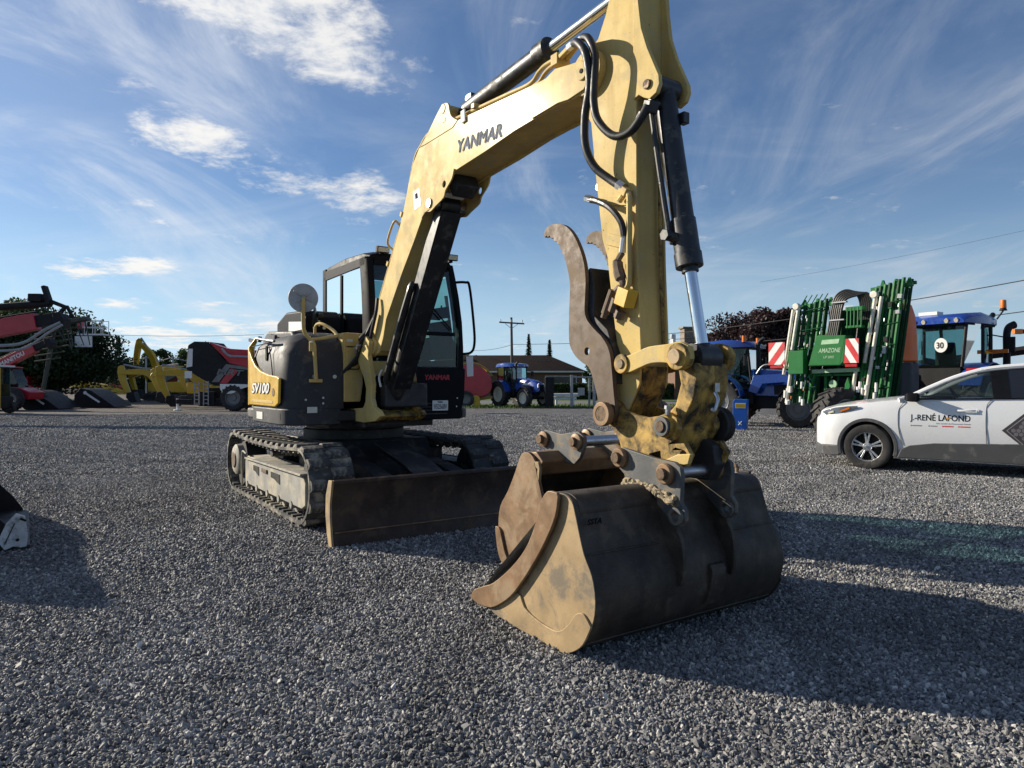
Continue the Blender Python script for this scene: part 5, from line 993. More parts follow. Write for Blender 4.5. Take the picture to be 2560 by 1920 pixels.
def hedge(label, pts, w, h, seed, n, size, m='leaf_dark'):
    rnd = random.Random(seed); t = thing('hedge', label, 'hedge', (pts[0][0], pts[0][1], 0)); b = MB(); ox, oy = pts[0]
    L = [(Vector(pts[i+1])-Vector(pts[i])).length for i in range(len(pts)-1)]; tot = sum(L)
    core = MB()
    for i in range(len(pts)-1):
        a, c = Vector(pts[i]), Vector(pts[i+1]); d = (c-a).normalized(); nn = Vector((-d.y, d.x))
        core.prism([tuple(p-Vector((ox, oy))) for p in (a-nn*w*.4, c-nn*w*.4, c+nn*w*.4, a+nn*w*.4)], 0, h*.92, 'z')
        for _ in range(int(n*L[i]/tot)):
            tt = rnd.random(); f = rnd.random()
            if f < .62: off, z = -w*.47*rnd.uniform(.85, 1.1), rnd.uniform(0, h)
            else: off, z = rnd.uniform(-w*.5, w*.5), h*rnd.uniform(.93, 1.03)
            q = a+(c-a)*tt+nn*off*(1 if nn.y > 0 else -1); s = size*rnd.uniform(.6, 1.4); k = Vector((rnd.gauss(0, 1), rnd.gauss(0, 1), rnd.gauss(0, 1))).normalized(); u = k.orthogonal().normalized()*s; v = k.cross(u)*.6
            p = Vector((q.x-ox, q.y-oy, z)); j = len(b.v); b.v += [tuple(p-u), tuple(p+v), tuple(p+u), tuple(p-v)]; b.f.append((j, j+1, j+2, j+3))
    b.build('leaves', Mt[m], t, smooth=0, fix=False); core.build('inner_growth', Mt[m], t, smooth=0)

# ------------------------------------------------------------------ white car on the right
Mt['car_white'] = mat('white_car_paint', (.72, .73, .74), .28, 0, .02, 2, None, 0, 60, .8, .04)
Mt['cladding'] = mat('grey_cladding', (.055, .057, .060), .6, 0, .12, 4, ((.16, .15, .14), .10, 4), .04, 160)
Mt['alloy'] = mat('machined_alloy', (.62, .63, .64), .28, .75, .08, 8)
Mt['headlamp'] = mat('headlamp_glass', (.10, .11, .13), .08, .2, .3, 14, None, 0, 60, .8)
Mt['decal_grey'] = mat('graphite_decal', (.055, .048, .055), .4, .2, .2, 4)
Mt['decal_line'] = mat('decal_line', (.17, .155, .165), .4, .2, .2, 4)
Mt['print_grey'] = mat('grey_print', (.22, .22, .23), .5)
Mt['gold'] = mat('gold_print', (.50, .28, .06), .5)
def build_car():
    # local x runs rearwards from the front axle, y away from the camera side, z up
    yaw = math.atan2(-.616, .788)
    c = thing('parked_car', 'white compact SUV with black lettering on its door', 'car', (6.60, 12.55, 0), yaw); c.scale = (1.03, 1.03, 1.055); q = Q(c)
    W = .915
    st = [  # x, z low, belt z, half width low, half width belt, top centre z
        (-.90, .42, .66, .42, .40, .70), (-.86, .30, .80, .60, .56, .86), (-.74, .22, .93, .80, .72, .99), (-.50, .20, 1.0, .89, .80, 1.06), (-.10, .20, 1.06, .915, .84, 1.12), (.30, .20, 1.11, .92, .86, 1.17), (.62, .20, 1.14, .92, .875, 1.20), (1.2, .20, 1.15, .92, .88, 1.16), (2.0, .20, 1.17, .92, .88, 1.18), (2.7, .20, 1.19, .92, .87, 1.20), (3.3, .24, 1.21, .90, .85, 1.22), (3.62, .34, 1.22, .84, .80, 1.22), (3.70, .45, 1.05, .78, .74, 1.1)]
    def sec(x, zl, zb, wl, wb, zt):
        m1 = zl+.18*(zb-zl); m2 = zl+.55*(zb-zl); m3 = zl+.84*(zb-zl)
        half = [(wl*.90, zl), (wl*.985, m1), (wl*1.0, m2), (wl*.992, m3), (wb, zb), (wb*.6, zb+(zt-zb)*.75)]
        return [(x, -y, z) for y, z in half]+[(x, 0, zt)]+[(x, y, z) for y, z in reversed(half)]+[(x, 0, zl)]
    # finer stations by interpolation
    S = []
    for i in range(len(st)-1):
        for k in range(3): S.append(tuple(st[i][j]+(st[i+1][j]-st[i][j])*k/3 for j in range(6)))
    S.append(st[-1])
    body = q('body', MB().loft([sec(*s) for s in S]), 'car_white', None, 0, smooth=60)
    # wheel arches cut out of the body
    cut = MB()
    for x in (0, 2.71):
        for s in (-1, 1): cut.cyl((x, s*1.1, .365), (x, s*.55, .365), .405, n=40)
    co = cut.build('cutter', Mt['cladding']); co.parent = c
    bo = body.modifiers.new('arch', 'BOOLEAN'); bo.object = co; bo.operation = 'DIFFERENCE'; bo.solver = 'EXACT'
    bpy.context.view_layer.update(); me = bpy.data.meshes.new_from_object(body.evaluated_get(bpy.context.evaluated_depsgraph_get()))
    body.modifiers.clear(); body.data = me; bpy.data.objects.remove(co)
    me.materials.clear(); me.materials.append(Mt['car_white']); me.polygons.foreach_set('material_index', [0]*len(me.polygons)); me.polygons.foreach_set('use_smooth', [True]*len(me.polygons)); me.set_sharp_from_angle(angle=R(40))
    for x in (0, 2.71):
        q('wheel_well', MB().cyl((x, -.70, .37), (x, .70, .37), .40, n=28), 'hole')
        for s in (-1, 1):
            q('arch_trim', MB().sheet([(x+.40*math.cos(R(a)), .365+.405*math.sin(R(a))) for a in range(-18, 199, 9)], -.055, s*.885, s*.932), 'cladding', None, .008)
            w = q('wheel', MB().lathe([(.235, -.10), (.30, -.115), (.345, -.105), (.363, -.08), (.366, 0), (.363, .08), (.345, .105), (.30, .115), (.235, .10)], (x, s*.815, .363), (0, 1, 0), 48, True), 'tyre')
            yo = s*.815+s*.085
            r = MB().lathe([(.243, .0), (.232, .012), (.222, .0), (.215, -.06)], (x, yo, .363), (0, s, 0), 40, cap=False)
            q('rim', r, 'alloy', w)
            q('brake_disc', MB().cyl((x, yo-s*.07, .363), (x, yo-s*.09, .363), .21, n=28), 'hole', w)
            sp = MB()
            for k in range(5):
                for dv in (-9, 9):
                    a = R(90+k*72+dv); a2 = R(90+k*72+dv*.75); u = Vector((math.cos(a), 0, math.sin(a))); v = Vector((-math.sin(a), 0, math.cos(a)))
                    p0 = Vector((x, yo-s*.012, .363)); e = [p0+u*.05+v*.012, p0+u*.228+v*.017, p0+u*.228-v*.017, p0+u*.05-v*.012]
                    sp.add([tuple(z) for z in e]+[tuple(z-Vector((0, s*.03, 0))) for z in e], [(0, 1, 2, 3), (7, 6, 5, 4), (0, 4, 5, 1), (1, 5, 6, 2), (2, 6, 7, 3), (3, 7, 4, 0)])
            q('spokes', sp, 'alloy', w, .004)
            q('hub', MB().lathe([(.0, .004), (.03, .004), (.034, -.006), (.06, -.008), (.07, -.02)], (x, yo, .363), (0, s, 0), 20), 'alloy', w)
            q('badge', MB().lathe([(.0, .007), (.024, .006)], (x, yo, .363), (0, s, 0), 16), 'navy', w)
            for k in range(5): a = R(54+k*72); q('wheel_nut', MB().cyl((x+.055*math.cos(a), yo-s*.02, .363+.055*math.sin(a)), (x+.055*math.cos(a), yo+s*.002, .363+.055*math.sin(a)), .010, n=6), 'steel', w)
    # lower cladding on the doors, front corner
    for s in (-1, 1):
        q('sill_cladding', MB().prism([(.44, .22), (2.28, .22), (2.28, .52), (.95, .47), (.62, .42), (.50, .36)], s*.895, s*.934), 'cladding', None, .012)
    q('chin', MB().loft([[(x, y, z) for y in (-w_, w_) for z in ((zl, zl+.17) if y < 0 else (zl+.17, zl))] for x, w_, zl in ((-.915, .44, .26), (-.86, .64, .215), (-.70, .85, .20), (-.42, .925, .20))]), 'cladding', None, .02)
    # headlamps
    for s in (-1, 1):
        hl = q('headlight', MB().loft([[(x, s*y, z0), (x, s*(y+.018), z0), (x, s*(y+.012), z1), (x, s*(y-.02), z1)] for x, y, z0, z1 in ((-.80, .66, .83, .88), (-.66, .795, .84, .94), (-.50, .862, .87, .985), (-.30, .887, .93, 1.01), (-.14, .897, .99, 1.02))]), 'headlamp', None, .006)
        q('lamp_bulb', MB().box((-.56, s*.868, .905), (.10, .012, .035), (0, -18, s*14)), 'lamp', hl, .01)
        q('indicator', MB().box((-.33, s*.903, .955), (.15, .01, .03), (0, -22, s*3)), 'amber', hl, .004)
    q('grille', MB().prism([(-.44, .52), (.44, .52), (.50, .78), (-.50, .78)], -.915, -.86, 'x'), 'hole', None, .01)
    # greenhouse
    roofl = [(.62, 1.19), (.90, 1.345), (1.20, 1.49), (1.50, 1.60), (1.85, 1.66), (2.3, 1.685), (2.8, 1.67), (3.2, 1.62), (3.45, 1.54)]
    secs = []
    for x, z in smooth2(roofl, 3):
        w = .60+.06*min(1, (x-.62)/.6) if x < 1.5 else .66-.04*max(0, (x-2.5))
        e = .045
        secs.append([(x, -w-.06, z-.075), (x, -w, z-.02), (x, -w*.55, z), (x, 0, z+.012), (x, w*.55, z), (x, w, z-.02), (x, w+.06, z-.075), (x, w, z-.095), (x, 0, z-.03), (x, -w, z-.095)])
    # roof panel starts at the windscreen header
    q('roof', MB().loft([s for s in secs if s[0][0] > 1.42]), 'car_white', None, 0, smooth=50)
    ws = [s for s in secs if s[0][0] <= 1.50]
    q('windscreen', MB().add([p for s in ws for p in (s[1], s[3], s[5])], [(i*3+k, i*3+k+1, (i+1)*3+k+1, (i+1)*3+k) for i in range(len(ws)-1) for k in range(2)]), 'glass_dark', smooth=60)
    for s in (-1, 1):
        A = [(.46, .885, 1.13), (.62, .80, 1.19), (.90, .765, 1.335), (1.20, .735, 1.475), (1.50, .715, 1.575), (1.62, .712, 1.60)]
        q('front_pillar', MB().tube([(x, s*y, z-.01) for x, y, z in A], .038, 8), 'car_white')
        q('roof_rail', MB().tube([(1.55, s*.715, 1.585), (1.85, s*.71, 1.625), (2.3, s*.705, 1.65), (2.8, s*.70, 1.632), (3.25, s*.69, 1.58)], .036, 8), 'car_white')
        tr = [(.66, .885, 1.155), (.92, .80, 1.300), (1.20, .765, 1.435), (1.50, .742, 1.535), (1.85, .73, 1.587), (2.3, .728, 1.612), (2.75, .725, 1.60)]
        q('chrome_trim', MB().tube([(x, s*(y+.008), z+.004) for x, y, z in tr], .010, 6), 'steel')
        up = [(x, s*y, z) for x, y, z in tr]; lo = [(.66, s*.893, 1.145), (.92, s*.89, 1.148), (1.20, s*.888, 1.152), (1.50, s*.888, 1.158), (1.85, s*.888, 1.165), (2.3, s*.888, 1.178), (2.75, s*.886, 1.19)]
        q('front_window', MB().add(up[:5]+lo[:5], [(i, i+1, 5+i+1, 5+i) for i in range(4)]), 'car_glass', smooth=0)
        q('rear_window', MB().add(up[4:]+lo[4:], [(0, 1, 4, 3), (1, 2, 5, 4)]), 'tint', smooth=0)
        q('door_pillar', MB().add([(1.66, s*.742, 1.575), (1.88, s*.736, 1.592), (1.93, s*.894, 1.165), (1.72, s*.894, 1.16)]+[(1.66, s*.73, 1.575), (1.88, s*.72, 1.592), (1.93, s*.87, 1.165), (1.72, s*.87, 1.16)], [(0, 1, 2, 3), (4, 7, 6, 5), (0, 4, 5, 1), (1, 5, 6, 2), (2, 6, 7, 3), (3, 7, 4, 0)]), 'cab_black')
        q('belt_seal', MB().tube([(.60, s*.900, 1.142), (1.2, s*.896, 1.148), (1.85, s*.896, 1.162), (2.75, s*.894, 1.186)], .011, 6), 'cab_black')
        m_ = q('door_mirror', MB().loft([[(x, s*(1.0+dy), 1.13-h), (x, s*(1.0-dy*.9), 1.14-h), (x, s*(1.0-dy), 1.20+h*.6), (x, s*(1.0+dy*.8), 1.21+h)] for x, dy, h in ((.56, .03, .0), (.60, .085, .025), (.68, .105, .03), (.76, .10, .03))]), 'cab_black', None, .015)
        q('mirror_arm', MB().prism([(.62, 1.12), (.76, 1.14), (.74, 1.17), (.66, 1.17)], s*.86, s*.96), 'cab_black', m_, .01)
        q('door_handle', MB().loft([[(x, s*(.921+k), z-.014), (x, s*(.936+k), z-.012), (x, s*(.936+k), z+.014), (x, s*(.921+k), z+.016)] for x, k, z in ((1.24, -.006, .975), (1.28, .016, .975), (1.44, .018, .978), (1.50, -.004, .978))]), 'car_white', None, .006)
        q('handle_cap', MB().cyl((1.525, s*.912, .98), (1.525, s*.926, .98), .018, n=12), 'car_white')
        y = s*.9225
        q('door_seam', MB().tube([(.545, s*.898, 1.10), (.47, s*.914, .98), (.455, s*.921, .80), (.475, s*.921, .60), (.52, s*.915, .42)], .004, 6).tube([(1.70, s*.893, 1.14), (1.64, s*.908, 1.06), (1.625, s*.921, .85), (1.63, s*.921, .60), (1.64, s*.914, .40)], .004, 6), 'black_print')
    # cabin
    q('dashboard', MB().box((.95, 0, 1.12), (.45, 1.4, .14)), 'cab_black', None, .04)
    for y in (-.38, .38):
        q('seat', MB().prism([(1.45, 1.0), (1.95, 1.0), (2.10, 1.48), (2.0, 1.52), (1.88, 1.12), (1.45, 1.10)], y-.22, y+.22), 'tan_seat', None, .04)
        q('headrest', MB().box((2.06, y, 1.56), (.08, .22, .13)), 'tan_seat', None, .03)
    q('steering_wheel', MB().lathe([(.165, -.012), (.18, 0), (.165, .012), (.15, 0)], (1.20, -.38, 1.16), (.85, 0, .5), 24, True), 'cab_black')
    q('floor', MB().box((1.9, 0, 1.10), (2.4, 1.5, .04)), 'cab_black')
    # lettering and decals on the camera-side doors
    yd = -.9245
    rgt, up = (1, 0, 0), (0, 0, 1)
    up = (0, .027, 1)
    nm = text('J.-RENÉ LAFOND', .128, rgt, up, (.635, -.9182, .815), Mt['black_print'], c, 'dealer_lettering', 0, 0, .0006, .80, 'LEFT', 1, .0022)
    q('gold_mark', MB().prism([(1.10, .862), (1.17, .862), (1.145, .822)], -.9190, -.9175), 'gold', nm)
    text('Une société du Mouvement Avantis', .028, rgt, up, (.98, -.9200, .765), Mt['print_grey'], c, 'subtitle_lettering', .1, 0, .0005, .45)
    for x, w_, m_ in ((.66, .13, 'print_grey'), (.905, .09, 'print_grey'), (1.09, .12, 'sign_red'), (1.30, .13, 'sign_red')):
        q('brand_mark', MB().box((x+w_/2, -.9203, .732), (w_, .002, .016)).box((x-.018, -.9203, .732), (.018, .002, .02)), m_)
    # hexagon-filled graphite chevron on the rear door
    yr = -.9250
    ch = q('door_graphic', MB().prism([(1.82, .70), (2.12, .98), (2.75, 1.06), (2.75, .56), (2.06, .485)], yr-.001, yr+.001), 'decal_grey')
    hx = MB(); rr = .036
    for i in range(9):
        for j in range(9):
            x = 1.93+i*rr*1.75+(rr*.875 if j % 2 else 0); z = .54+j*rr*1.52
            if z-.70 < (x-1.90)*.93-.03 and .70-z < (x-1.90)*.93-.03 and x < 2.7: hx.prism([(x+rr*.86*math.cos(R(30+60*k)), z+rr*.86*math.sin(R(30+60*k))) for k in range(6)], yr-.003, yr-.0012)
    kind(q('hexagon_pattern', hx, 'decal_line', ch), 'stuff')
    q('graphic_line', MB().prism([(1.875, .70), (2.13, .945), (2.75, 1.01), (2.75, 1.0), (2.14, .935), (1.89, .70), (2.09, .50), (2.08, .495)], yr-.003, yr-.0012), 'print_grey', ch)
Mt['car_glass'] = glass('car_side_glass', (.55, .64, .60), .14)
Mt['tint'] = mat('privacy_glass', (.010, .011, .013), .06, 0, .1, 3, None, 0, 60, .6, .02)
build_car()

# ------------------------------------------------------------------ right: sprayer, tractors, box
def build_sprayer():
    ax = math.atan2(-.80, .60)
    t = thing('crop_sprayer', 'tall green crop sprayer with folded booms and orange tank', 'sprayer', (8.15, 17.2, 0), ax); q = Q(t)
    # local x to viewer's right, y away, z up; the folded packs lean a little to the right
    ln = lambda z: .13*(z-1.0)
    def rail(b, x, y, z0, z1, s=.05): b.cyl((x+ln(z0), y, z0), (x+ln(z1), y, z1), s*.62, n=6)
    for side, xs, zt in ((-1, (-1.42, -1.28, -1.14, -1.0, -.86, -.72), 3.45), (1, (.52, .62, .72, .82, .92, 1.02, 1.11), 3.72)):
        for i, x in enumerate(xs):
            for y in ((-.05, .35) if side > 0 else (.0, .3)):
                b = MB(); rail(b, x, y, .95, zt+.03*i, .07)
                q('boom_rail', b, 'dark_green' if (i % 2 or y > .2) else 'green', None)
        bc = MB()
        for i in range(len(xs)-1):
            for k in range(9):
                z = 1.05+k*.30; bc.cyl((xs[i]+ln(z), .0, z), (xs[i+1]+ln(z+.28), .02, z+.28), .013, n=5)
        kind(q('lattice', bc, 'green'), 'stuff')
        q('top_bar', MB().box(((xs[0]+xs[-1])/2+ln(zt), .05, zt), (xs[-1]-xs[0]+.35, .10, .09), (0, -2, 0)), 'green', None, .01)
        q('top_bar', MB().box(((xs[0]+xs[-1])/2+ln(zt)-.05, .40, zt+.08), (xs[-1]-xs[0]+.3, .08, .08), (0, -2, 0)), 'green', None, .01)
        for i in range(3): q('top_lug', MB().prism([(-.06, 0), (.06, 0), (.02, .14), (-.02, .14)], -.03, .03, M=Matrix.Translation((xs[0]+.1+(xs[-1]-xs[0])*i/2+ln(zt), .05, zt+.04))), 'green', None, .006)
        # cream spray tubes standing in front
        for x, z0, z1 in (((xs[0]-.16, 1.7, 3.38), (xs[0]-.02, 1.9, 3.42), (xs[0]+.02, .95, 1.75)) if side < 0 else ((xs[0]-.02, 1.95, 3.55), (xs[1]+.02, 1.0, 3.5), (xs[0]-.22, .95, 1.75))):
            q('spray_tube', MB().cyl((x+ln(z0)*1.05, -.14, z0), (x+ln(z1)*1.2, -.14, z1), .045, n=12), 'cream_tube')
        q('tube_head', MB().lathe([(.0, -.07), (.085, -.07), (.09, 0), (.085, .07), (0, .07)], (xs[0]+.02*side+ln(3.5), -.14, 3.45 if side < 0 else 3.56), (0, 1, 0), 16), 'cream_tube', None, .01)
        rnd = random.Random(side+5)
        for k in range(7):
            x = xs[0]+rnd.uniform(-.05, .55)*(1 if side < 0 else .9); z = rnd.uniform(.85, 1.45)
            q('nozzle_body', MB().cyl((x, -.16, z), (x+.01, -.16, z+rnd.uniform(.08, .2)), rnd.uniform(.025, .05), n=10), 'white')
        for k in range(16):
            x = rnd.choice(xs); z = rnd.uniform(1.1, zt-.2); q('hinge_block', MB().box((x+ln(z), -.12, z), (rnd.uniform(.05, .10), .06, rnd.uniform(.05, .13)), (0, rnd.uniform(-10, 10), 0)), rnd.choice(('black_machine', 'black_machine', 'green', 'galv')), None, .006)
        for k in range(14):
            x = rnd.choice(xs)+rnd.uniform(-.05, .05); z = rnd.uniform(1.0, zt-.3); q('nozzle', MB().cyl((x+ln(z), -.15, z), (x+ln(z)+.01, -.15, z+.07), .016, n=6), rnd.choice(('white', 'steel', 'amber', 'white')))
        for k in range(5):
            z = 1.3+.5*k; q('pack_tie', MB().cyl((xs[0]-.04+ln(z), -.09, z), (xs[-1]+.04+ln(z+.08), -.09, z+.08), .016, n=6), 'dark_green')
    # sloping braces of the centre frame
    for x0, x1 in ((-.80, -.42), (.46, .50)): q('frame_brace', MB().cyl((x0, -.05, 1.3), (x1+ln(3.3), -.02, 3.42), .05, n=8), 'green')
    q('cross_bar', MB().box((-.1, -.12, 1.78), (1.2, .08, .10), (0, -1.5, 0)), 'pale_green', None, .01)
    q('cross_bar', MB().box((-.1, .0, 1.68), (1.5, .1, .06)), 'green', None, .01)
    hb = q('equipment_box', MB().prism([(-.62, 1.90), (.20, 1.90), (.30, 2.0), (.34, 2.62), (-.36, 2.66), (-.42, 2.60)], -.46, -.10), 'green', None, .02)
    q('box_face', MB().add([(-.60, -.463, 1.93), (.19, -.463, 1.93), (.31, -.463, 2.60), (-.40, -.463, 2.62)], [(0, 1, 2, 3)]), 'green', hb)
    text('AMAZONE', .15, (1, 0, 0), (.1, 0, 1), (-.34, -.467, 2.22), Mt['pale_green'], hb, 'maker_lettering', .2, .003, .001, .56)
    text('UF 2002', .08, (1, 0, 0), (.1, 0, 1), (-.22, -.467, 2.08), Mt['pale_green'], hb, 'model_lettering', .2, .001, .001, .26)
    q('logo_band', MB().prism([(-.28, 2.42), (.16, 2.43), (.19, 2.54), (-.25, 2.53)], -.468, -.465), 'pale_green', hb)
    q('side_box', MB().box((-.98, -.32, 2.0), (.42, .2, .60)), 'green', None, .02)
    # hose arch
    for k in range(6):
        x = -.16+.05*k; q('hose_loop', MB().tube([(x-.10, -.2, 2.62), (x-.03, -.2, 3.0), (x+.02, -.18, 3.35), (x+.10, -.15, 3.62-.02*k), (x+.32, -.1, 3.74-.03*k), (x+.56, -.05, 3.62), (x+.63, .0, 3.35), (x+.60, .0, 3.0)], .030, 8), 'hose')
    q('hose_tie', MB().box((.0, -.2, 3.02), (.36, .10, .03)).box((.05, -.2, 3.45), (.36, .10, .03)), 'galv')
    cg = q('nozzle_cage', MB().box((.48, -.25, 3.25), (.42, .2, .10)).box((.46, -.25, 2.82), (.38, .2, .06)), 'green', None, .01)
    for k in range(5): q('cage_bar', MB().cyl((.31+.085*k, -.34, 2.80), (.32+.085*k, -.34, 3.28), .018, n=6), 'green', cg)
    q('valve_arm', MB().prism([(.12, .75), (.26, .72), (.36, .90), (.44, 1.15), (.38, 1.22), (.30, 1.18), (.32, 1.42), (.26, 1.62), (.19, 1.45), (.18, 1.25), (.08, 1.12), (.10, .9)], -.22, -.14), 'green', None, .01)
    q('lower_frame', MB().box((.2, .0, .72), (1.5, .12, .08)).box((.0, .15, 1.0), (1.9, .1, .10)).box((-.45, .1, 1.2), (.08, .1, .9)).box((.25, .1, 1.2), (.08, .1, .9)), 'green', None, .01)
    q('pump_block', MB().box((-.1, .45, 1.2), (1.3, .4, .9)), 'black_machine', None, .04)
    q('rear_wall', MB().prism([(-.85, 1.6), (.55, 1.6), (.85, 3.45), (-.45, 3.3)], .5, .6), 'dark_green', None, .02)
    rnd = random.Random(77)
    for k in range(44):
        x = rnd.uniform(-1.45, .95); z0 = rnd.uniform(.9, 2.6); z1 = z0+rnd.uniform(.5, 1.2); q(rnd.choice(('feed_line', 'spray_line', 'thin_rail')), MB().cyl((x+ln(z0), rnd.uniform(-.08, .3), z0), (x+ln(z1)+rnd.uniform(-.04, .04), rnd.uniform(-.08, .3), min(z1, 3.4)), rnd.uniform(.012, .028), n=6), rnd.choice(('white', 'green', 'hose', 'green', 'dark_green', 'green', 'hose', 'dark_green')))
    q('hub_disc', MB().cyl((-.2, .0, 1.45), (-.2, -.06, 1.45), .10, n=16), 'pale_green')
    # red and white marker boards, leaning opposite ways
    for x, s in ((-1.50, 1), (.46, -1)):
        w, h = (.46 if s > 0 else .36), .58; z0 = 1.95; x0 = x-w/2
        bd = q('marker_board', MB().box((x, -.44, z0+h/2), (w, .02, h)), 'white', None, .004)
        def clip(c0, c1):
            # band c0 < u + s*v < c1 over the unit board
            pts = []
            N_ = 40; f = lambda u, v: (u+(v if s < 0 else 1-v))
            import itertools
            poly = [(0, 0), (1, 0), (1, 1), (0, 1)]
            for sign, c_ in ((1, c0), (-1, c1)):
                out = []
                for i in range(len(poly)):
                    a, b_ = poly[i], poly[(i+1) % len(poly)]; fa, fb = sign*(f(*a)-c_), sign*(f(*b_)-c_)
                    if fa >= 0: out.append(a)
                    if fa*fb < 0: k = fa/(fa-fb); out.append((a[0]+(b_[0]-a[0])*k, a[1]+(b_[1]-a[1])*k))
                poly = out
            return poly
        for c0, c1 in ((-.01, .45), (.90, 1.32), (1.75, 2.01)):
            pl_ = clip(c0, c1)
            if len(pl_) > 2: q('red_stripe', MB().prism([(x0+u*w, z0+v*h) for u, v in pl_], -.4535, -.4512), 'sign_red', bd)
        q('board_lamp', MB().box((x, -.43, z0-.06), (w*.8, .05, .07)), 'red_lens', bd, .01)
    # tank behind, orange over dark
    secs = lambda z, w, d, ox: [(ox-w, .55, z), (ox+w*.6, .55, z), (ox+w, .75, z), (ox+w, 1.0+d, z), (ox-w, 1.0+d, z)]
    q('tank_top', MB().loft([secs(1.98, .38, .2, .90), secs(2.6, .37, .2, .89), secs(3.10, .35, .18, .88), secs(3.36, .29, .15, .87), secs(3.46, .2, .12, .86)]), 'orange', None, .05, smooth=60)
    q('tank_base', MB().loft([secs(.75, .36, .2, .90), secs(1.2, .40, .2, .90), secs(1.96, .40, .2, .90)]), 'tank_grey', None, .05, smooth=60)
    q('tank_emblem', MB().prism([(1.02+.08*math.cos(R(a))*(1 if i % 2 else .45), 3.06+.13*math.sin(R(a))*(1 if i % 2 else .45)) for i, a in enumerate(range(0, 360, 36))], .50, .545), 'white')
    w = wheel(t, .12, -.30, .68, .50, 18, 'rim_grey', 70)
    wheel(t, .9, 1.1, .68, .50, 18, 'rim_grey', 70)
build_sprayer()
t, q = tractor('blue tractor with a round 30 sign in its rear window behind the orange tank', (11.72, 18.7, 0), R(34), rim='rim_white'); t.scale = (.98, .94, 1.11)
q('speed_sign', MB().cyl((-.66, -.12, 2.22), (-.675, -.12, 2.22), .17, n=28), 'white')
text('30', .20, (0, -1, 0), (0, 0, 1), (-.680, .0, 2.15), Mt['black_print'], t, 'sign_lettering', 0, .004, .001)
q('beacon', MB().cyl((.9, -.86, 2.86), (.95, -1.0, 3.06), .022, n=8).cyl((.95, -1.0, 3.06), (.95, -1.0, 3.12), .10, .07, 14), 'black_machine')
q('beacon_lens', MB().lathe([(.0, .20), (.07, .19), (.08, .0)], (.95, -1.0, 3.12), (0, 0, 1), 16), 'amber')
q('marker_bar', MB().box((.62, -.98, 2.08), (.05, .55, .09)), 'amber')
q('exhaust_stack', MB().tube([(1.55, -.85, 1.2), (1.55, -.85, 2.1), (1.55, -.85, 2.5), (1.60, -.88, 2.68), (1.75, -.97, 2.76)], .095, 14), 'black_machine')
q('roof_aerial', MB().box((-.35, .3, 3.0), (.35, .5, .08)), 'white')
t, q = tractor('blue tractor facing right behind the sprayer and the steel bucket rod', (7.75, 25.2, 0), R(-36), rim='rim_grey', steer=22)
q('beacon', MB().cyl((.9, .8, 2.9), (.9, .8, 3.12), .07, n=12), 'amber'); q('beacon', MB().cyl((.9, -.8, 2.9), (.9, -.8, 3.12), .07, n=12), 'amber')
q('loader_arm', MB().prism([(1.0, 1.2), (1.2, 1.75), (2.2, 1.8), (3.6, 1.15), (3.9, .6), (3.7, .5), (3.3, 1.0), (2.2, 1.5), (1.5, 1.45), (1.3, 1.1)], -.72, -.60), 'blue', None, .02)
q('loader_arm', MB().prism([(1.0, 1.2), (1.2, 1.75), (2.2, 1.8), (3.6, 1.15), (3.9, .6), (3.7, .5), (3.3, 1.0), (2.2, 1.5), (1.5, 1.45), (1.3, 1.1)], .60, .72), 'blue', None, .02)
q('loader_pipes', MB().tube([(1.3, -.72, 1.8), (1.6, -.74, 2.1), (2.3, -.74, 2.0), (2.6, -.72, 1.8)], .03, 8), 'galv')
bx = thing('weight_box', 'upright bright blue box with a yellow sticker beside the tractor tyre', 'box', (7.36, 22.4, 0), R(-25)); q = Q(bx)
sh = q('shell', MB().prism([(-.22, .0), (.18, .0), (.20, .05), (.23, .95), (-.15, .97), (-.21, .90)], -.25, .25), 'blue_box', None, .012)
q('sticker', MB().box((.02, -.254, .76), (.32, .006, .16)), 'white', sh); q('sticker_band', MB().box((.02, -.258, .76), (.30, .004, .11)), 'yellow_m', sh)
q('emblem', MB().tube([(-.04, -.256, .26), (.0, -.256, .20), (-.04, -.256, .14)], .012, 6).tube([(.06, -.256, .26), (.02, -.256, .20), (.06, -.256, .14)], .012, 6), 'white', sh)
bar = thing('rear_light_bar', 'orange and red marker light bar at the right edge above the car', 'light bar', (11.95, 16.6, 0)); q = Q(bar)
q('bar', MB().box((.55, 0, 2.70), (.95, .08, .10)).box((.95, .2, 1.4), (.12, .12, 2.7)), 'black_machine', None, .01); q('amber_end', MB().box((.10, -.01, 2.70), (.20, .10, .12)), 'amber', None, .01); q('red_panel', MB().box((.40, -.045, 2.70), (.36, .02, .11)), 'red_lens')

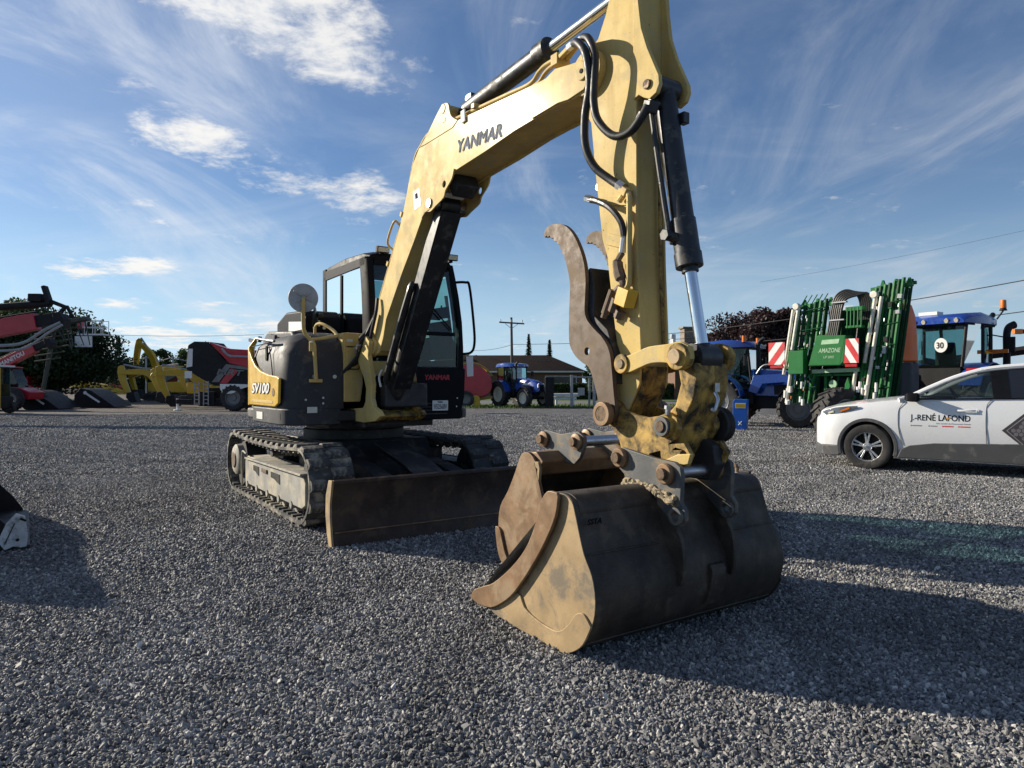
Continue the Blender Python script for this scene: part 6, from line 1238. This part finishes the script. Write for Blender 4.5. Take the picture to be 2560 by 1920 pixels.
# ------------------------------------------------------------------ beyond the road: house, hedge, trees, posts, lines
Mt['roof'] = mat('brown_shingle', (.024, .017, .015), .95, 0, .2, 1.5, None, .2, 20, 0, .04, .05)
Mt['brick'] = mat('brown_brick', (.16, .095, .065), .9, 0, .2, 3, None, .1, 12)
Mt['stone_wall'] = mat('field_stone', (.22, .18, .14), .9, 0, .45, 4, None, .5, 8)
Mt['white_trim'] = mat('white_trim', (.62, .62, .60), .6)
Mt['dark_window'] = mat('window_glass', (.02, .024, .028), .12, 0, .2)
def house(label, x, y, rz, w, d, h, rh, wins, roofm='roof', wall='brick', chim=()):
    t = thing('bungalow', label, 'house', (x, y, 0), R(rz), 'houses across the road'); q = Q(t)
    q('wall', MB().box((0, 0, h/2), (w, d, h)), wall)
    e = .6; rf = q('roof', MB().add([(-w/2-e, -d/2-e, h), (w/2+e, -d/2-e, h), (w/2+e, d/2+e, h), (-w/2-e, d/2+e, h), (-w/2+d*.42, 0, h+rh), (w/2-d*.42, 0, h+rh)], [(0, 1, 5, 4), (1, 2, 5), (2, 3, 4, 5), (3, 0, 4), (3, 2, 1, 0)]), roofm)
    q('gutter', MB().box((0, -d/2-e-.02, h+.02), (w+2*e+.1, .12, .16)).box((w/2+e+.02, 0, h+.02), (.12, d+2*e, .16)), 'white_trim', rf)
    for cx, cw, ch in chim: q('chimney', MB().box((cx, -d*.12, h+ch/2+.4), (cw, cw*.8, ch)).box((cx, -d*.12, h+ch+.45), (cw*1.25, cw, .15)), 'stone_wall', rf)
    for wx, ww, wz, wh in wins:
        wd = q('window', MB().box((wx, -d/2-.02, wz), (ww+.2, .10, wh+.2)), 'white_trim'); q('pane', MB().box((wx, -d/2-.08, wz), (ww, .04, wh)), 'dark_window', wd)
house('long low brown bungalow behind the far blue tractor', -1.6, 80, -4, 19, 9, 2.75, 2.0, ((-6.5, 1.2, 1.6, 1.1), (-2.0, .8, 1.6, 1.2), (3.0, .7, 1.6, 1.2), (7.2, 3.2, 1.4, 1.7)), chim=((-4.0, .9, 1.3), (5.0, 1.6, .8)))
house('brown roofed house with a stone chimney behind the purple tree', 21.5, 70, 6, 14, 10, 3.4, 3.1, ((-3, 1.2, 1.8, 1.2), (3, 1.2, 1.8, 1.2)), chim=((-4.2, 1.5, 3.1),))
hedge('trimmed green hedge in front of the bungalow', [(3.0, 66), (10.5, 66), (17, 65)], 1.4, 1.45, 2, 9000, .11, 'leaf_mid')
tree('purple_tree', 'dark purple leaved tree behind the green sprayer', 'tree', 20.6, 58, 8.4, 4.6, 'leaf_purple', 11, 9000, .24, .25, 34)
tree('purple_tree', 'small purple leaved tree just right of the excavator arm', 'tree', 9.8, 58, 6.4, 2.3, 'leaf_purple', 12, 4200, .22, .2, 18)
tree('leafy_tree', 'light green tree behind the toothed thumb plate', 'tree', 7.2, 60, 4.6, 1.5, 'leaf_mid', 13, 2600, .16, .12, 16)
tree('leafy_tree', 'dark tree right of the bungalow', 'tree', 11.2, 75, 6.0, 3.0, 'leaf_dark', 14, 4200, .22, .2, 20)
tree('leafy_tree', 'distant green tree above the left end of the bungalow roof', 'tree', -7.3, 110, 6.6, 3.0, 'leaf_mid', 15, 3000, .3, .2, 16)
for i, (x, y, h, lab) in enumerate(((-8.5, 96, 7.8, 'spire shaped conifer just right of the excavator cab'), (2.4, 100, 8.6, 'taller of two conifers rising behind the bungalow roof'), (5.4, 100, 7.8, 'shorter of two conifers rising behind the bungalow roof'), (11.5, 92, 6.0, 'conifer left of the thumb behind the bungalow end'), (14.3, 92, 8.0, 'dark conifer behind the brown thumb'))): conifer(lab, x, y, h, 1.15, 20+i)
t, q = tractor('blue tractor with cream rear wheel parked far off beside the red baler', (-.1, 44.5, 0), R(-52), rim='rim_white'); t.scale = (.9, .9, .93)
def baler():
    t = thing('round_baler', 'red and yellow round baler behind the far blue tractor', 'baler', (-2.6, 44.2, 0), R(8)); q = Q(t)
    b = q('drum_housing', MB().prism(smooth2([(-1.3, .9), (-1.45, 1.6), (-1.1, 2.3), (-.3, 2.65), (.6, 2.45), (1.15, 1.9), (1.25, 1.2), (.9, .75), (0, .55), (-.9, .6)], 3), -.8, .8), 'red', None, .05)
    q('top_shield', MB().sheet(smooth2([(-.7, 2.62), (-.1, 2.78), (.7, 2.55), (1.3, 1.95)], 3), .05, -.6, .6), 'yellow_m', b)
    q('pickup', MB().cyl((.2, -1.0, .45), (.2, 1.0, .45), .3, n=16).box((.9, 0, .55), (1.6, .25, .18), (0, -8, 0)).box((-.3, -.9, .6), (1.2, .08, .4), (0, 20, 0)), 'yellow_m', None, .02)
    for s in (-1, 1): wheel(t, -.4, s*.98, .5, .34, 16, 'rim_grey')
    q('gauge_wheel', MB().cyl((.3, -1.25, .2), (.3, -1.1, .2), .2, n=16), 'yellow_m')
baler()
po = thing('frame_stand', 'grey steel frame of two posts and a top rail at the grass edge', 'stand', (4.3, 42.2, 0), R(-4)); q = Q(po)
for x in (-.68, .68): q('post', MB().box((x, 0, 1.0), (.17, .17, 2.0)), 'galv', None, .01)
q('post', MB().box((.42, .9, .9), (.13, .13, 1.8)), 'galv', None, .01)
q('top_rail', MB().cyl((-.6, 0, 1.86), (.6, 0, 1.86), .045, n=10), 'galv'); q('meter_box', MB().box((-.10, .1, .98), (.40, .2, .46)), 'galv', None, .02); q('tap', MB().cyl((.7, -.1, 1.32), (1.15, -.1, 1.32), .04, n=8), 'galv')
tag(MB().box((2.25, 41.9, .88), (.52, .45, 1.76)).box((2.25, 41.9, 1.79), (.56, .5, .06)).build('black_post', Mt['black_machine'], None, .01), 'thick black square post right of the far blue tractor', 'post')
tag(MB().cyl((2.6, 45.5, .72), (4.4, 45.5, .74), .12, n=12).cyl((2.7, 45.3, .50), (4.2, 45.3, .52), .07, n=10).box((2.9, 45.4, .25), (.12, .3, .5)).box((4.0, 45.4, .25), (.12, .3, .5)).build('pipe_rack', Mt['white'], None), 'white pipes lying on a low rack behind the black post', 'pipes')
tag(MB().box((8.35, 62, .8), (.9, .9, 1.6)).build('stone_pier', Mt['stone_wall'], None, .08), 'small stone pier by the road behind the thumb', 'pier')
def pole(label, x, y, h, rz=0, arm=True, parent_group='utility poles'):
    t = thing('utility_pole', label, 'pole', (x, y, 0), R(rz), parent_group); q = Q(t)
    q('mast', MB().cyl((0, 0, 0), (-.12, 0, h), .17, .11, 12), 'wood_pole')
    if arm:
        q('cross_arm', MB().box((-.1, -.12, h-.55), (2.5, .12, .14), (0, 2.5, 0)), 'wood_pole', None, .01)
        q('brace', MB().cyl((-.75, -.1, h-.62), (-.12, -.1, h-1.1), .025, n=6).cyl((.55, -.1, h-.62), (-.1, -.1, h-1.1), .025, n=6), 'galv')
        for x_ in (-1.15, -.1, 1.0): q('insulator', MB().cyl((x_-.05, -.1, h-.48), (x_-.05, -.1, h-.22), .05, n=8), 'galv')
pole('wooden utility pole with cross arm behind the far blue tractor', .05, 68, 7.95, 12)
pole('thin distant pole between the red telehandler and the trees', -37, 80, 5.2, 0, False)
def wire(label, a, b, sag, r=.022):
    a, b = Vector(a), Vector(b); pts = [a+(b-a)*k/10-Vector((0, 0, sag*4*(k/10)*(1-k/10))) for k in range(11)]
    tag(MB().tube(pts, r, 6, 0).build('overhead_wire', Mt['wire']), label, 'wire', 'overhead lines')
wire('overhead wire running right from the utility pole behind the thumb', (0.12, 68.00, 5.32), (24.23, 62.00, 6.12), .25)
wire('overhead wire left of the utility pole', (-4.60, 80.00, 5.31), (0.12, 68.00, 5.32), .2)
wire('overhead wire crossing the purple tree to the sprayer', (10.34, 50.00, 4.96), (23.10, 30.00, 6.11), .25)
wire('lower overhead wire ending at the beacon of the right tractor', (12.93, 45.00, 3.98), (21.89, 28.00, 4.54), .15, .02)
wire('high thin wire rising to the upper right edge', (21.38, 60.00, 10.24), (36.72, 45.00, 12.18), .2, .008)
wire('long thin wire over the red telehandler on the left', (-49.14, 75.00, 7.05), (-26.72, 75.00, 6.79), .3, .02)
shed = thing('barn_roof', 'dark shed roof edge at the right behind the car', 'shed', (17.5, 25, 0), R(-8)); q = Q(shed)
q('wall', MB().box((0, 2, .9), (8, 4, 1.8)), 'black_machine'); q('roof', MB().prism([(-4.4, 1.80), (4.4, 3.0), (4.4, 3.2), (-4.4, 1.95)], -.4, 4.4), 'roof')

# ------------------------------------------------------------------ left: loader bucket, telehandlers, excavator row, trees
Mt['worn_silver'] = mat('worn_silver_paint', (.50, .52, .54), .5, .2, .25, 9, ((.10, .10, .10), .25, 12), .05, 60)
lb = thing('loader_bucket', 'black loader bucket with worn silver corner at the left edge', 'bucket', (-4.61, 6.53, 0), R(35)); q = Q(lb)
sh = q('shell', MB().sheet(smooth2([(-.05, .03), (-.75, .02), (-1.1, .12), (-1.25, .45), (-1.2, .85), (-1.0, 1.05)], 3), -.03, -.55, 1.5), 'black_machine', None, .004)
pr = [(.02, .05), (-.07, .20), (-.50, .72), (-.95, 1.06), (-1.1, 1.0), (-1.25, .6), (-1.22, .35), (-1.08, .12), (-.75, .015), (-.05, .015)]
for y0, y1 in ((-.58, -.55), (1.5, 1.53)): q('side_plate', MB().prism(pr, y0, y1), 'black_machine', sh, .006)
q('cutting_edge', MB().box((-.03, .475, .03), (.20, 2.10, .028)), 'frame_dark', sh, .004)
q('worn_corner', MB().prism([(.045, .035), (.055, .13), (.035, .30), (-.03, .33), (-.10, .25), (-.16, .10), (-.11, .02), (-.05, .045), (.0, .03)], -.596, -.58), 'worn_silver', sh, .003)
q('edge_bolt', MB().cyl((-.02, -.60, .10), (-.02, -.595, .10), .014, n=10), 'hole', sh); q('edge_slot', MB().box((.02, -.598, .27), (.05, .006, .018), (0, 30, 0)), 'hole', sh); q('fold_line', MB().box((-.075, -.598, .16), (.008, .006, .19), (0, 22, 0)), 'frame_dark', sh)
def small_bucket(label, x, y, rz, s=1):
    t = thing('loader_bucket', label, 'bucket', (x, y, 0), R(rz), 'loader buckets by the telehandlers'); q = Q(t)
    b = q('shell', MB().prism([(0, 0), (1.75*s, .04), (1.25*s, .42*s), (.55*s, .92*s), (.05, 1.05*s), (-.25*s, .7*s), (-.28*s, .25*s)], -.06, 2.3*s), 'black_machine', None, .02)
    q('decal', MB().prism([(.32*s, .70*s), (.95*s, .26*s), (1.02*s, .33*s), (.38*s, .79*s)], -.068, -.063), 'white', b); q('decal_emblem', MB().cyl((.28*s, -.068, .80*s), (.28*s, -.062, .80*s), .09*s, n=14), 'white', b)
small_bucket('nearer black loader bucket with a white decal on its side', -27.4, 39.2, 4, 1.05)
small_bucket('farther black loader bucket with a long white decal', -26.2, 42.2, 8, 1.15)
def telehandler(label, x, y, rz, boom0, boom1, th, letter=None, wheels=.62, body='red'):
    t = thing('telehandler', label, 'telehandler', (x, y, 0), R(rz), 'red telehandlers'); q = Q(t)
    for s in (-1, 1):
        for wx in (0, 2.7): wheel(t, wx, s*.9, wheels, .42, 18, 'rim_grey')
    q('chassis', MB().prism([(-.9, .6), (3.4, .6), (3.5, 1.0), (2.9, 1.25), (-.6, 1.35), (-1.0, 1.1)], -.62, .62), body, None, .04)
    q('engine_cover', MB().box((1.5, -.80, 1.15), (1.5, .5, .6)), 'black_machine', None, .05)
    cb = q('cab', MB().prism([(.7, .8), (2.2, .8), (2.25, 1.4), (1.9, 2.3), (.7, 2.35)], .25, 1.05), 'glass_dark', None, .03)
    for px_, pz0, pz1 in ((.72, .9, 2.33), (2.2, .9, 1.5)): q('cab_post', MB().box((px_, 1.06, (pz0+pz1)/2), (.08, .05, pz1-pz0)).box((px_, .24, (pz0+pz1)/2), (.08, .05, pz1-pz0)), 'black_machine', cb)
    q('cab_roof', MB().box((1.25, .65, 2.38), (1.35, .9, .07)), body, cb, .02)
    a, b = Vector(boom0), Vector(boom1); d = (b-a).normalized(); u = Vector((-d.z, 0, d.x))
    pr_ = lambda p0, p1, h0, h1: [(p0.x-u.x*h0, p0.z-u.z*h0), (p1.x-u.x*h1, p1.z-u.z*h1), (p1.x+u.x*h1, p1.z+u.z*h1), (p0.x+u.x*h0, p0.z+u.z*h0)]
    bm = q('boom', MB().prism(pr_(a, b, th, th*.8), -.22, .14), body, None, .02)
    q('inner_boom', MB().prism(pr_(b-d*.1, b+d*.9, th*.55, th*.5), -.16, .08), 'black_machine', bm, .02)
    q('boom_head', MB().prism([(b.x+d.x*.8+dx, b.z+d.z*.8+dz) for dx, dz in ((-.1, .16), (.16, .16), (.3, -.06), (.24, -.4), (.06, -.36), (-.1, -.06))], -.3, .3), 'black_machine', bm, .03)
    q('lift_ram', MB().cyl((a.x+1.2, -.04, a.z-.7), tuple(a+d*2.2-u*th+Vector((0, -.04, 0))), .07, n=10), 'galv', bm)
    q('top_hose', MB().tube([tuple(a+d*.3+u*(th+.05)), tuple(a+(b-a)*.5+u*(th+.06)), tuple(b+u*(th*.8+.05))], .05, 8), 'black_machine', bm)
    if letter: text(letter, th*1.05, d, u, tuple(a+d*((b-a).length*.58)-u*th*.40+Vector((0, -.224, 0))), Mt['white'], bm, 'maker_lettering', 0, .01, .001, (b-a).length*.30)
    return t, q
# (MANITOU boom in front, a second raised boom with carriage above it)
telehandler('red telehandler with white lettered boom at the left edge', -29.8, 38.6, 0, (-1.0, 0, 1.25), (3.4, 0, 3.45), .32, 'MANITOU')
t, q = telehandler('red telehandler with its boom raised highest at the upper left', -26.2, 26.2, 4, (-1.2, 0, 2.0), (8.0, 0, 3.85), .40)
q('quick_carriage', MB().box((8.7, -.1, 4.55), (.9, .16, .14), (0, 22, 0)).box((8.4, -.1, 4.85), (.14, .3, .75), (0, -18, 0)).box((8.0, -.1, 4.75), (.5, .3, .3)), 'black_machine', None, .03)
q('upper_ram', MB().cyl((5.6, -.05, 4.30), (8.5, -.05, 4.55), .14, n=12).cyl((3.8, -.05, 3.85), (6.0, -.05, 4.33), .24, n=12), 'black_machine')
q('hose_bundle', MB().tube([(6.6, -.3, 2.9), (7.6, -.3, 3.0), (8.4, -.3, 3.5), (9.0, -.3, 3.8)], .06, 8).tube([(6.6, -.38, 2.7), (7.7, -.38, 2.8), (8.6, -.38, 3.4), (9.1, -.38, 3.7)], .05, 8), 'galv')
def implement():
    t = thing('folded_implement', 'dark folded implement frame raised behind the red booms', 'implement', (-29.5, 45, 0), R(4)); q = Q(t); rnd = random.Random(8)
    q('main_frame', MB().prism([(-1.0, 5.3), (2.0, 5.8), (2.1, 5.6), (-1.0, 5.0)], -.3, .3).box((-.5, 0, 2.6), (.2, .2, 5.2), (0, 10, 0)), 'implement', None, .02)
    for k in range(9): x = -.8+k*.32; q('tine', MB().cyl((x, 0, 5.4+.05*k), (x+.5+rnd.uniform(-.2, .3), rnd.uniform(-.3, .3), 4.2+rnd.uniform(-.6, .4)), .06, .03, 6), 'implement')
    for k in range(7): q('rail', MB().cyl((-1.2, -.2, 5.0-.35*k), (1.9-.25*k, -.2, 5.55-.40*k), .05, n=6), 'implement')
implement()
def boom_lift():
    t = thing('boom_lift', 'distant boom lift with a railed work platform against the sky', 'boom lift', (-38.5, 58, 0)); q = Q(t)
    q('chassis', MB().box((-2.5, 0, .9), (3.2, 2.0, .9)).box((-2.5, 0, 1.7), (2.4, 1.6, .8)), 'red', None, .05)
    for x in (-3.7, -1.3):
        for y in (-1, 1): wheel(t, x, y, .45, .35, 12, 'rim_grey')
    q('arm', MB().prism([(-2.9, 2.0), (-.6, 6.2), (-.3, 6.1), (-2.5, 1.9)], -.15, .15).prism([(-.7, 6.0), (1.2, 7.95), (1.45, 8.0), (1.4, 7.8), (-.4, 5.9)], -.12, .12).prism([(1.25, 8.0), (1.5, 8.0), (2.6, 5.9), (2.35, 5.8)], -.1, .1), 'black_machine', None, .02)
    pf = q('platform_floor', MB().box((3.6, 0, 5.55), (2.2, .9, .12)), 'white')
    for x in (2.6, 3.3, 4.0, 4.65):
        for y in (-.42, .42): q('rail_post', MB().cyl((x, y, 5.6), (x, y, 6.7), .03, n=6), 'white', pf)
    for z in (6.15, 6.7):
        for y in (-.42, .42): q('rail', MB().cyl((2.6, y, z), (4.65, y, z), .028, n=6), 'white', pf)
    q('control_box', MB().box((2.75, -.3, 6.35), (.35, .3, .6)), 'red', pf); q('base_panel', MB().box((3.1, -.5, 4.95), (1.4, .08, .9)), 'white', pf)
boom_lift()
cl = thing('compact_loader', 'compact loader with grey cab and yellow mast at the left edge', 'loader', (-25.6, 34, 0)); q = Q(cl)
q('cab', MB().box((0, 0, 1.55), (1.3, 1.3, 1.5)), 'glass_dark', None, .05); q('roof', MB().box((.05, 0, 2.32), (1.6, 1.4, .08)), 'white', None, .02)
for x in (-.62, .62): q('cab_post', MB().box((x, -.66, 1.55), (.09, .06, 1.5)), 'black_machine')
q('mast', MB().box((.86, -.5, 1.25), (.17, .16, 2.0)), 'yellow_m', None, .02); q('counterweight', MB().box((0, 0, .55), (1.6, 1.3, .6)), 'black_machine', None, .06); q('skirt', MB().box((0, -.67, .45), (1.2, .06, .25)), 'yellow_m', None, .02)
for x in (-.6, .6):
    for y in (-.6, .6): wheel(cl, x, y, .32, .28, 12, 'rim_grey')
def mini(label, x, y, rz, pose, s=1.0):
    """compact excavator; pose picks how boom and arm are folded"""
    t = thing('compact_excavator', label, 'excavator', (x, y, 0), R(rz), 'yellow excavators in a row'); t.scale = (s, s, s); q = Q(t)
    for sd in (-1, 1):
        tr = q('rubber_track', MB().prism(smooth2([(-1.1, .05), (1.1, .05), (1.35, .3), (1.1, .58), (-1.1, .58), (-1.35, .3), (-1.1, .05)], 3), sd*.55, sd*.92), 'tyre', None, .02)
        q('track_frame', MB().prism([(-1.0, .18), (1.0, .18), (1.1, .3), (1.0, .45), (-1.0, .45)], sd*.93, sd*.96), 'black_machine', tr)
    q('house', MB().prism([(.75, -.85), (.75, .85), (-.4, .95), (-1.0, .7), (-1.15, 0), (-1.0, -.7), (-.4, -.95)], .7, 1.45, 'z'), 'yellow_m', None, .06)
    cb = q('cab', MB().prism([(-.1, 1.4), (.85, 1.4), (.8, 1.9), (.65, 2.5), (-.1, 2.5)], .05, .85), 'glass_dark', None, .03); q('cab_roof', MB().box((.3, .45, 2.52), (1.05, .9, .07)), 'yellow_m', cb, .02)
    for px_ in (-.08, .78): q('cab_post', MB().box((px_ if px_ < 0 else .74, .03, 1.95), (.07, .05, 1.1), (0, -6 if px_ > 0 else 0, 0)), 'black_machine', cb)
    if pose == 'up': B = [(.9, 1.0), (1.0, 1.3), (1.45, 2.7), (1.95, 3.7), (3.1, 4.55), (3.25, 4.35), (2.35, 3.5), (1.95, 2.7), (1.35, 1.0)]; A = [(3.0, 4.75), (3.35, 4.65), (3.60, 3.4), (3.55, 2.5), (3.35, 2.4), (3.15, 3.4), (2.95, 4.4)]; bk = (3.35, 2.3)
    elif pose == 'low': B = [(.9, 1.0), (.95, 1.4), (1.8, 2.35), (2.3, 2.55), (3.6, 2.05), (3.6, 1.75), (2.4, 2.1), (2.0, 1.95), (1.3, .95)]; A = [(3.45, 2.35), (3.75, 2.2), (3.65, 1.5), (3.1, .55), (2.85, .6), (3.15, 1.4), (3.3, 2.0)]; bk = (2.75, .5)
    else: B = [(.9, 1.0), (.95, 1.4), (1.7, 2.0), (2.4, 2.35), (3.9, 2.25), (4.0, 1.95), (2.5, 1.95), (2.0, 1.6), (1.3, .95)]; A = [(3.8, 2.6), (4.15, 2.5), (4.1, 1.6), (3.5, .45), (3.25, .45), (3.6, 1.5), (3.7, 2.2)]; bk = (3.1, .4)
    bm = q('boom', MB().prism(smooth2(B+[B[0]], 2)[:-1], -.16, .16), 'yellow_m', None, .02)
    am = q('arm', MB().prism(smooth2(A+[A[0]], 2)[:-1], -.12, .12), 'yellow_m', None, .02)
    m = (Vector(B[3])+Vector(B[2]))/2; q('boom_ram', MB().cyl((1.2, -.02, 1.0), (m.x+.35, -.02, m.y-.25), .07, n=10), 'black_machine', bm)
    q('arm_ram', MB().cyl((B[2][0]+.1, -.02, B[2][1]+.25), (A[0][0], -.02, A[0][1]+.05), .065, n=10), 'galv', am)
    q('hoses', MB().tube([(1.1, -.18, 1.5), (B[2][0], -.2, B[2][1]-.1), (B[3][0], -.2, B[3][1]-.2), (A[1][0]-.2, -.2, A[1][1]-.25)], .04, 8), 'hose', bm)
    q('bucket', MB().prism([(bk[0]-.1, bk[1]+.35), (bk[0]+.35, bk[1]+.3), (bk[0]+.4, bk[1]-.05), (bk[0]+.1, max(.02, bk[1]-.4)), (bk[0]-.35, max(.05, bk[1]-.35)), (bk[0]-.2, bk[1])], -.4, .4), 'black_machine', am, .02)
    return t
mini('yellow excavator with its boom raised above the row', -33.0, 68, 168, 'up', 1.25)
mini('yellow excavator at the far left end of the row', -30.5, 61, 158, 'low', 1.12)
mini('third yellow excavator of the row, arm hanging in front', -26.2, 55, 186, 'flat', 1.12)
mini('yellow excavator second nearest in the row', -21.6, 49, 172, 'low', 1.1)
mini('nearest yellow excavator beside the red and black telehandler', -18.3, 44.5, 190, 'flat', 1.0)
mini('small yellow excavator far away near the dark hedge', -62.0, 100, 150, 'low', 1.25)
t, q = tractor('grey distant tractor with a cab in front of the dark hedge', (-62.5, 104, 0), R(200), 'black_machine', 'rim_grey', 'galv')
fl = thing('flail_mower', 'low yellow and red mower beside the distant grey tractor', 'mower', (-57.5, 99, 0), R(-6)); q = Q(fl)
q('deck', MB().prism([(-2.6, .5), (2.6, .2), (2.8, .5), (1.2, 1.15), (-2.4, 1.7), (-2.8, 1.3)], -.5, .5), 'yellow_m', None, .04); q('arm', MB().box((1.6, 0, 1.15), (2.4, .3, .45), (0, 6, 0)), 'red', None, .04); q('skid', MB().box((-2.3, -.4, .2), (1.2, .2, .4)).box((2.3, -.4, .2), (1.2, .2, .4)), 'yellow_m')
def big_tele():
    t = thing('rotating_telehandler', 'large red and black rotating telehandler beside the excavator tail', 'telehandler', (-17.6, 38.6, 0), R(-3)); q = Q(t)
    for x in (2.7, 6.0):
        for y in (-1.0, 1.0): wheel(t, x, y, .70, .46, 18, 'rim_grey')
    q('chassis', MB().box((4.3, 0, .95), (6.6, 1.1, .6)).box((1.2, -.95, .65), (.9, .3, .8)), 'black_machine', None, .05)
    tu = q('turret', MB().prism([(.05, 2.25), (.15, 3.55), (.5, 3.75), (1.4, 3.72), (2.2, 2.75), (7.0, 2.0), (7.0, 1.35), (1.6, 1.35), (.6, 1.9)], -1.05, .6), 'black_machine', None, .06)
    q('boom', MB().prism([(1.35, 3.70), (2.4, 3.35), (7.5, 3.05), (7.5, 2.15), (3.4, 2.35), (2.5, 2.55)], -1.12, -.6), 'red', None, .04)
    q('boom_rail', MB().tube([(2.1, -1.15, 3.35), (2.5, -1.15, 2.98), (3.2, -1.15, 2.92), (7.4, -1.15, 2.72)], .07, 8), 'galv')
    q('white_corner', MB().prism([(.10, 2.35), (.42, 2.40), (.45, 3.35), (.22, 3.35)], -1.07, -1.05).box((.2, -1.06, 1.95), (.4, .02, .38)), 'white', tu)
    q('stripe', MB().prism([(1.5, 1.55), (1.9, 1.55), (2.5, 2.32), (6.5, 1.85), (6.5, 1.98), (2.3, 2.52)], -1.09, -1.06), 'rim_grey', tu); q('stripe', MB().prism([(1.95, 1.50), (2.35, 1.48), (3.0, 2.18), (2.55, 2.30)], -1.09, -1.06), 'red', tu)
    q('plate', MB().prism(smooth2([(4.45, 2.60), (4.6, 2.78), (5.9, 2.62), (6.0, 2.42), (5.8, 2.32), (4.6, 2.45)], 2), -1.16, -1.125), 'yellow_m')
    text('MRT', .42, (1, 0, -.06), (0, 0, 1), (1.75, -1.10, 1.98), Mt['rim_grey'], tu, 'model_lettering', .2, .01, .002, 1.5)
    q('white_fender', MB().prism(smooth2([(2.0, 1.45), (3.8, 1.42), (3.2, 1.2), (2.7, .95), (2.2, .95), (2.0, 1.2)], 2), -1.18, -1.1), 'white', None, .01)
    for x in (.75, 1.25):
        ld = q('ladder', MB().box((x-.13, -1.2, .95), (.05, .05, 1.3)).box((x+.13, -1.2, .95), (.05, .05, 1.3)), 'galv')
        for k in range(6): q('rung', MB().box((x, -1.2, .42+.2*k), (.24, .04, .04)), 'galv', ld)
    q('outrigger', MB().box((-.1, -.9, .50), (.8, .25, .25)), 'black_machine', None, .02); q('outrigger_leg', MB().cyl((-.45, -.95, .06), (-.45, -.95, .65), .07, n=10).cyl((-.45, -.95, .0), (-.45, -.95, .08), .2, n=14), 'white', None, .01)
    q('platform_arm', MB().prism([(6.2, 4.25), (7.6, 4.45), (7.6, 4.0), (7.0, 3.95)], -.4, .4), 'red', None, .05)
    q('fence_lines', MB().box((6.6, -1.1, 1.55), (1.0, .03, .05)).box((6.6, -1.1, 1.1), (1.0, .03, .05)), 'galv')
big_tele()
# net fence posts, hedge, trees on the left
nf = thing('rope_fence', 'grey posts with sagging ropes behind the yellow excavators', 'fence', (-38, 78, 0)); q = Q(nf)
for k in range(3): q('post', MB().cyl((-3+k*3.0, 0, 0), (-3+k*3.0, 0, 4.6), .09, n=8), 'galv')
for z in (4.4, 2.6): q('rope', MB().tube([(-7, 0, z-.7), (-5, 0, z-.55), (-3, 0, z), (-1.5, 0, z-.35), (0, 0, z), (1.5, 0, z-.35), (3, 0, z), (4.5, 0, z-.3)], .05, 6), 'galv')
hedge('tall dark clipped hedge along the far left of the yard', [(-95, 112), (-62, 112), (-44, 108)], 2.0, 4.6, 5, 9000, .30)
tree('leafy_tree', 'big dark round tree behind the red telehandlers', 'tree', -41.0, 60, 8.7, 7.4, 'leaf_dark', 31, 22000, .26, .3, 80, .0)
tree('leafy_tree', 'dark tree at the left edge below the raised boom', 'tree', -49, 62, 8.8, 4.6, 'leaf_dark', 32, 8000, .28, .3, 34, .04)
tree('leafy_tree', 'lighter tree top showing above the raised red boom', 'tree', -46.5, 66, 10.2, 3.6, 'leaf_mid', 33, 6000, .28, .3, 26, .1)
tree('leafy_tree', 'rounded green tree left of the red and black telehandler', 'tree', -52, 100, 7.2, 3.4, 'leaf_mid', 34, 4200, .3, .3, 20, .1)
conifer('dark conifer behind the raised yellow boom', -56.5, 100, 8.4, 2.0, 41)
tree('leafy_tree', 'wide dark green tree behind the rope fence', 'tree', -50, 108, 6.0, 4.4, 'leaf_dark', 35, 4200, .3, .3, 22, .05)
tree('leafy_tree', 'green tree rising over the red telehandler boom', 'tree', -44.5, 100, 7.6, 4.2, 'leaf_mid', 36, 5200, .3, .3, 26, .1)
tree('leafy_tree', 'low green tree line right of the red telehandler', 'tree', -37, 115, 5.4, 5.0, 'leaf_mid', 37, 4200, .3, .3, 22, .05)
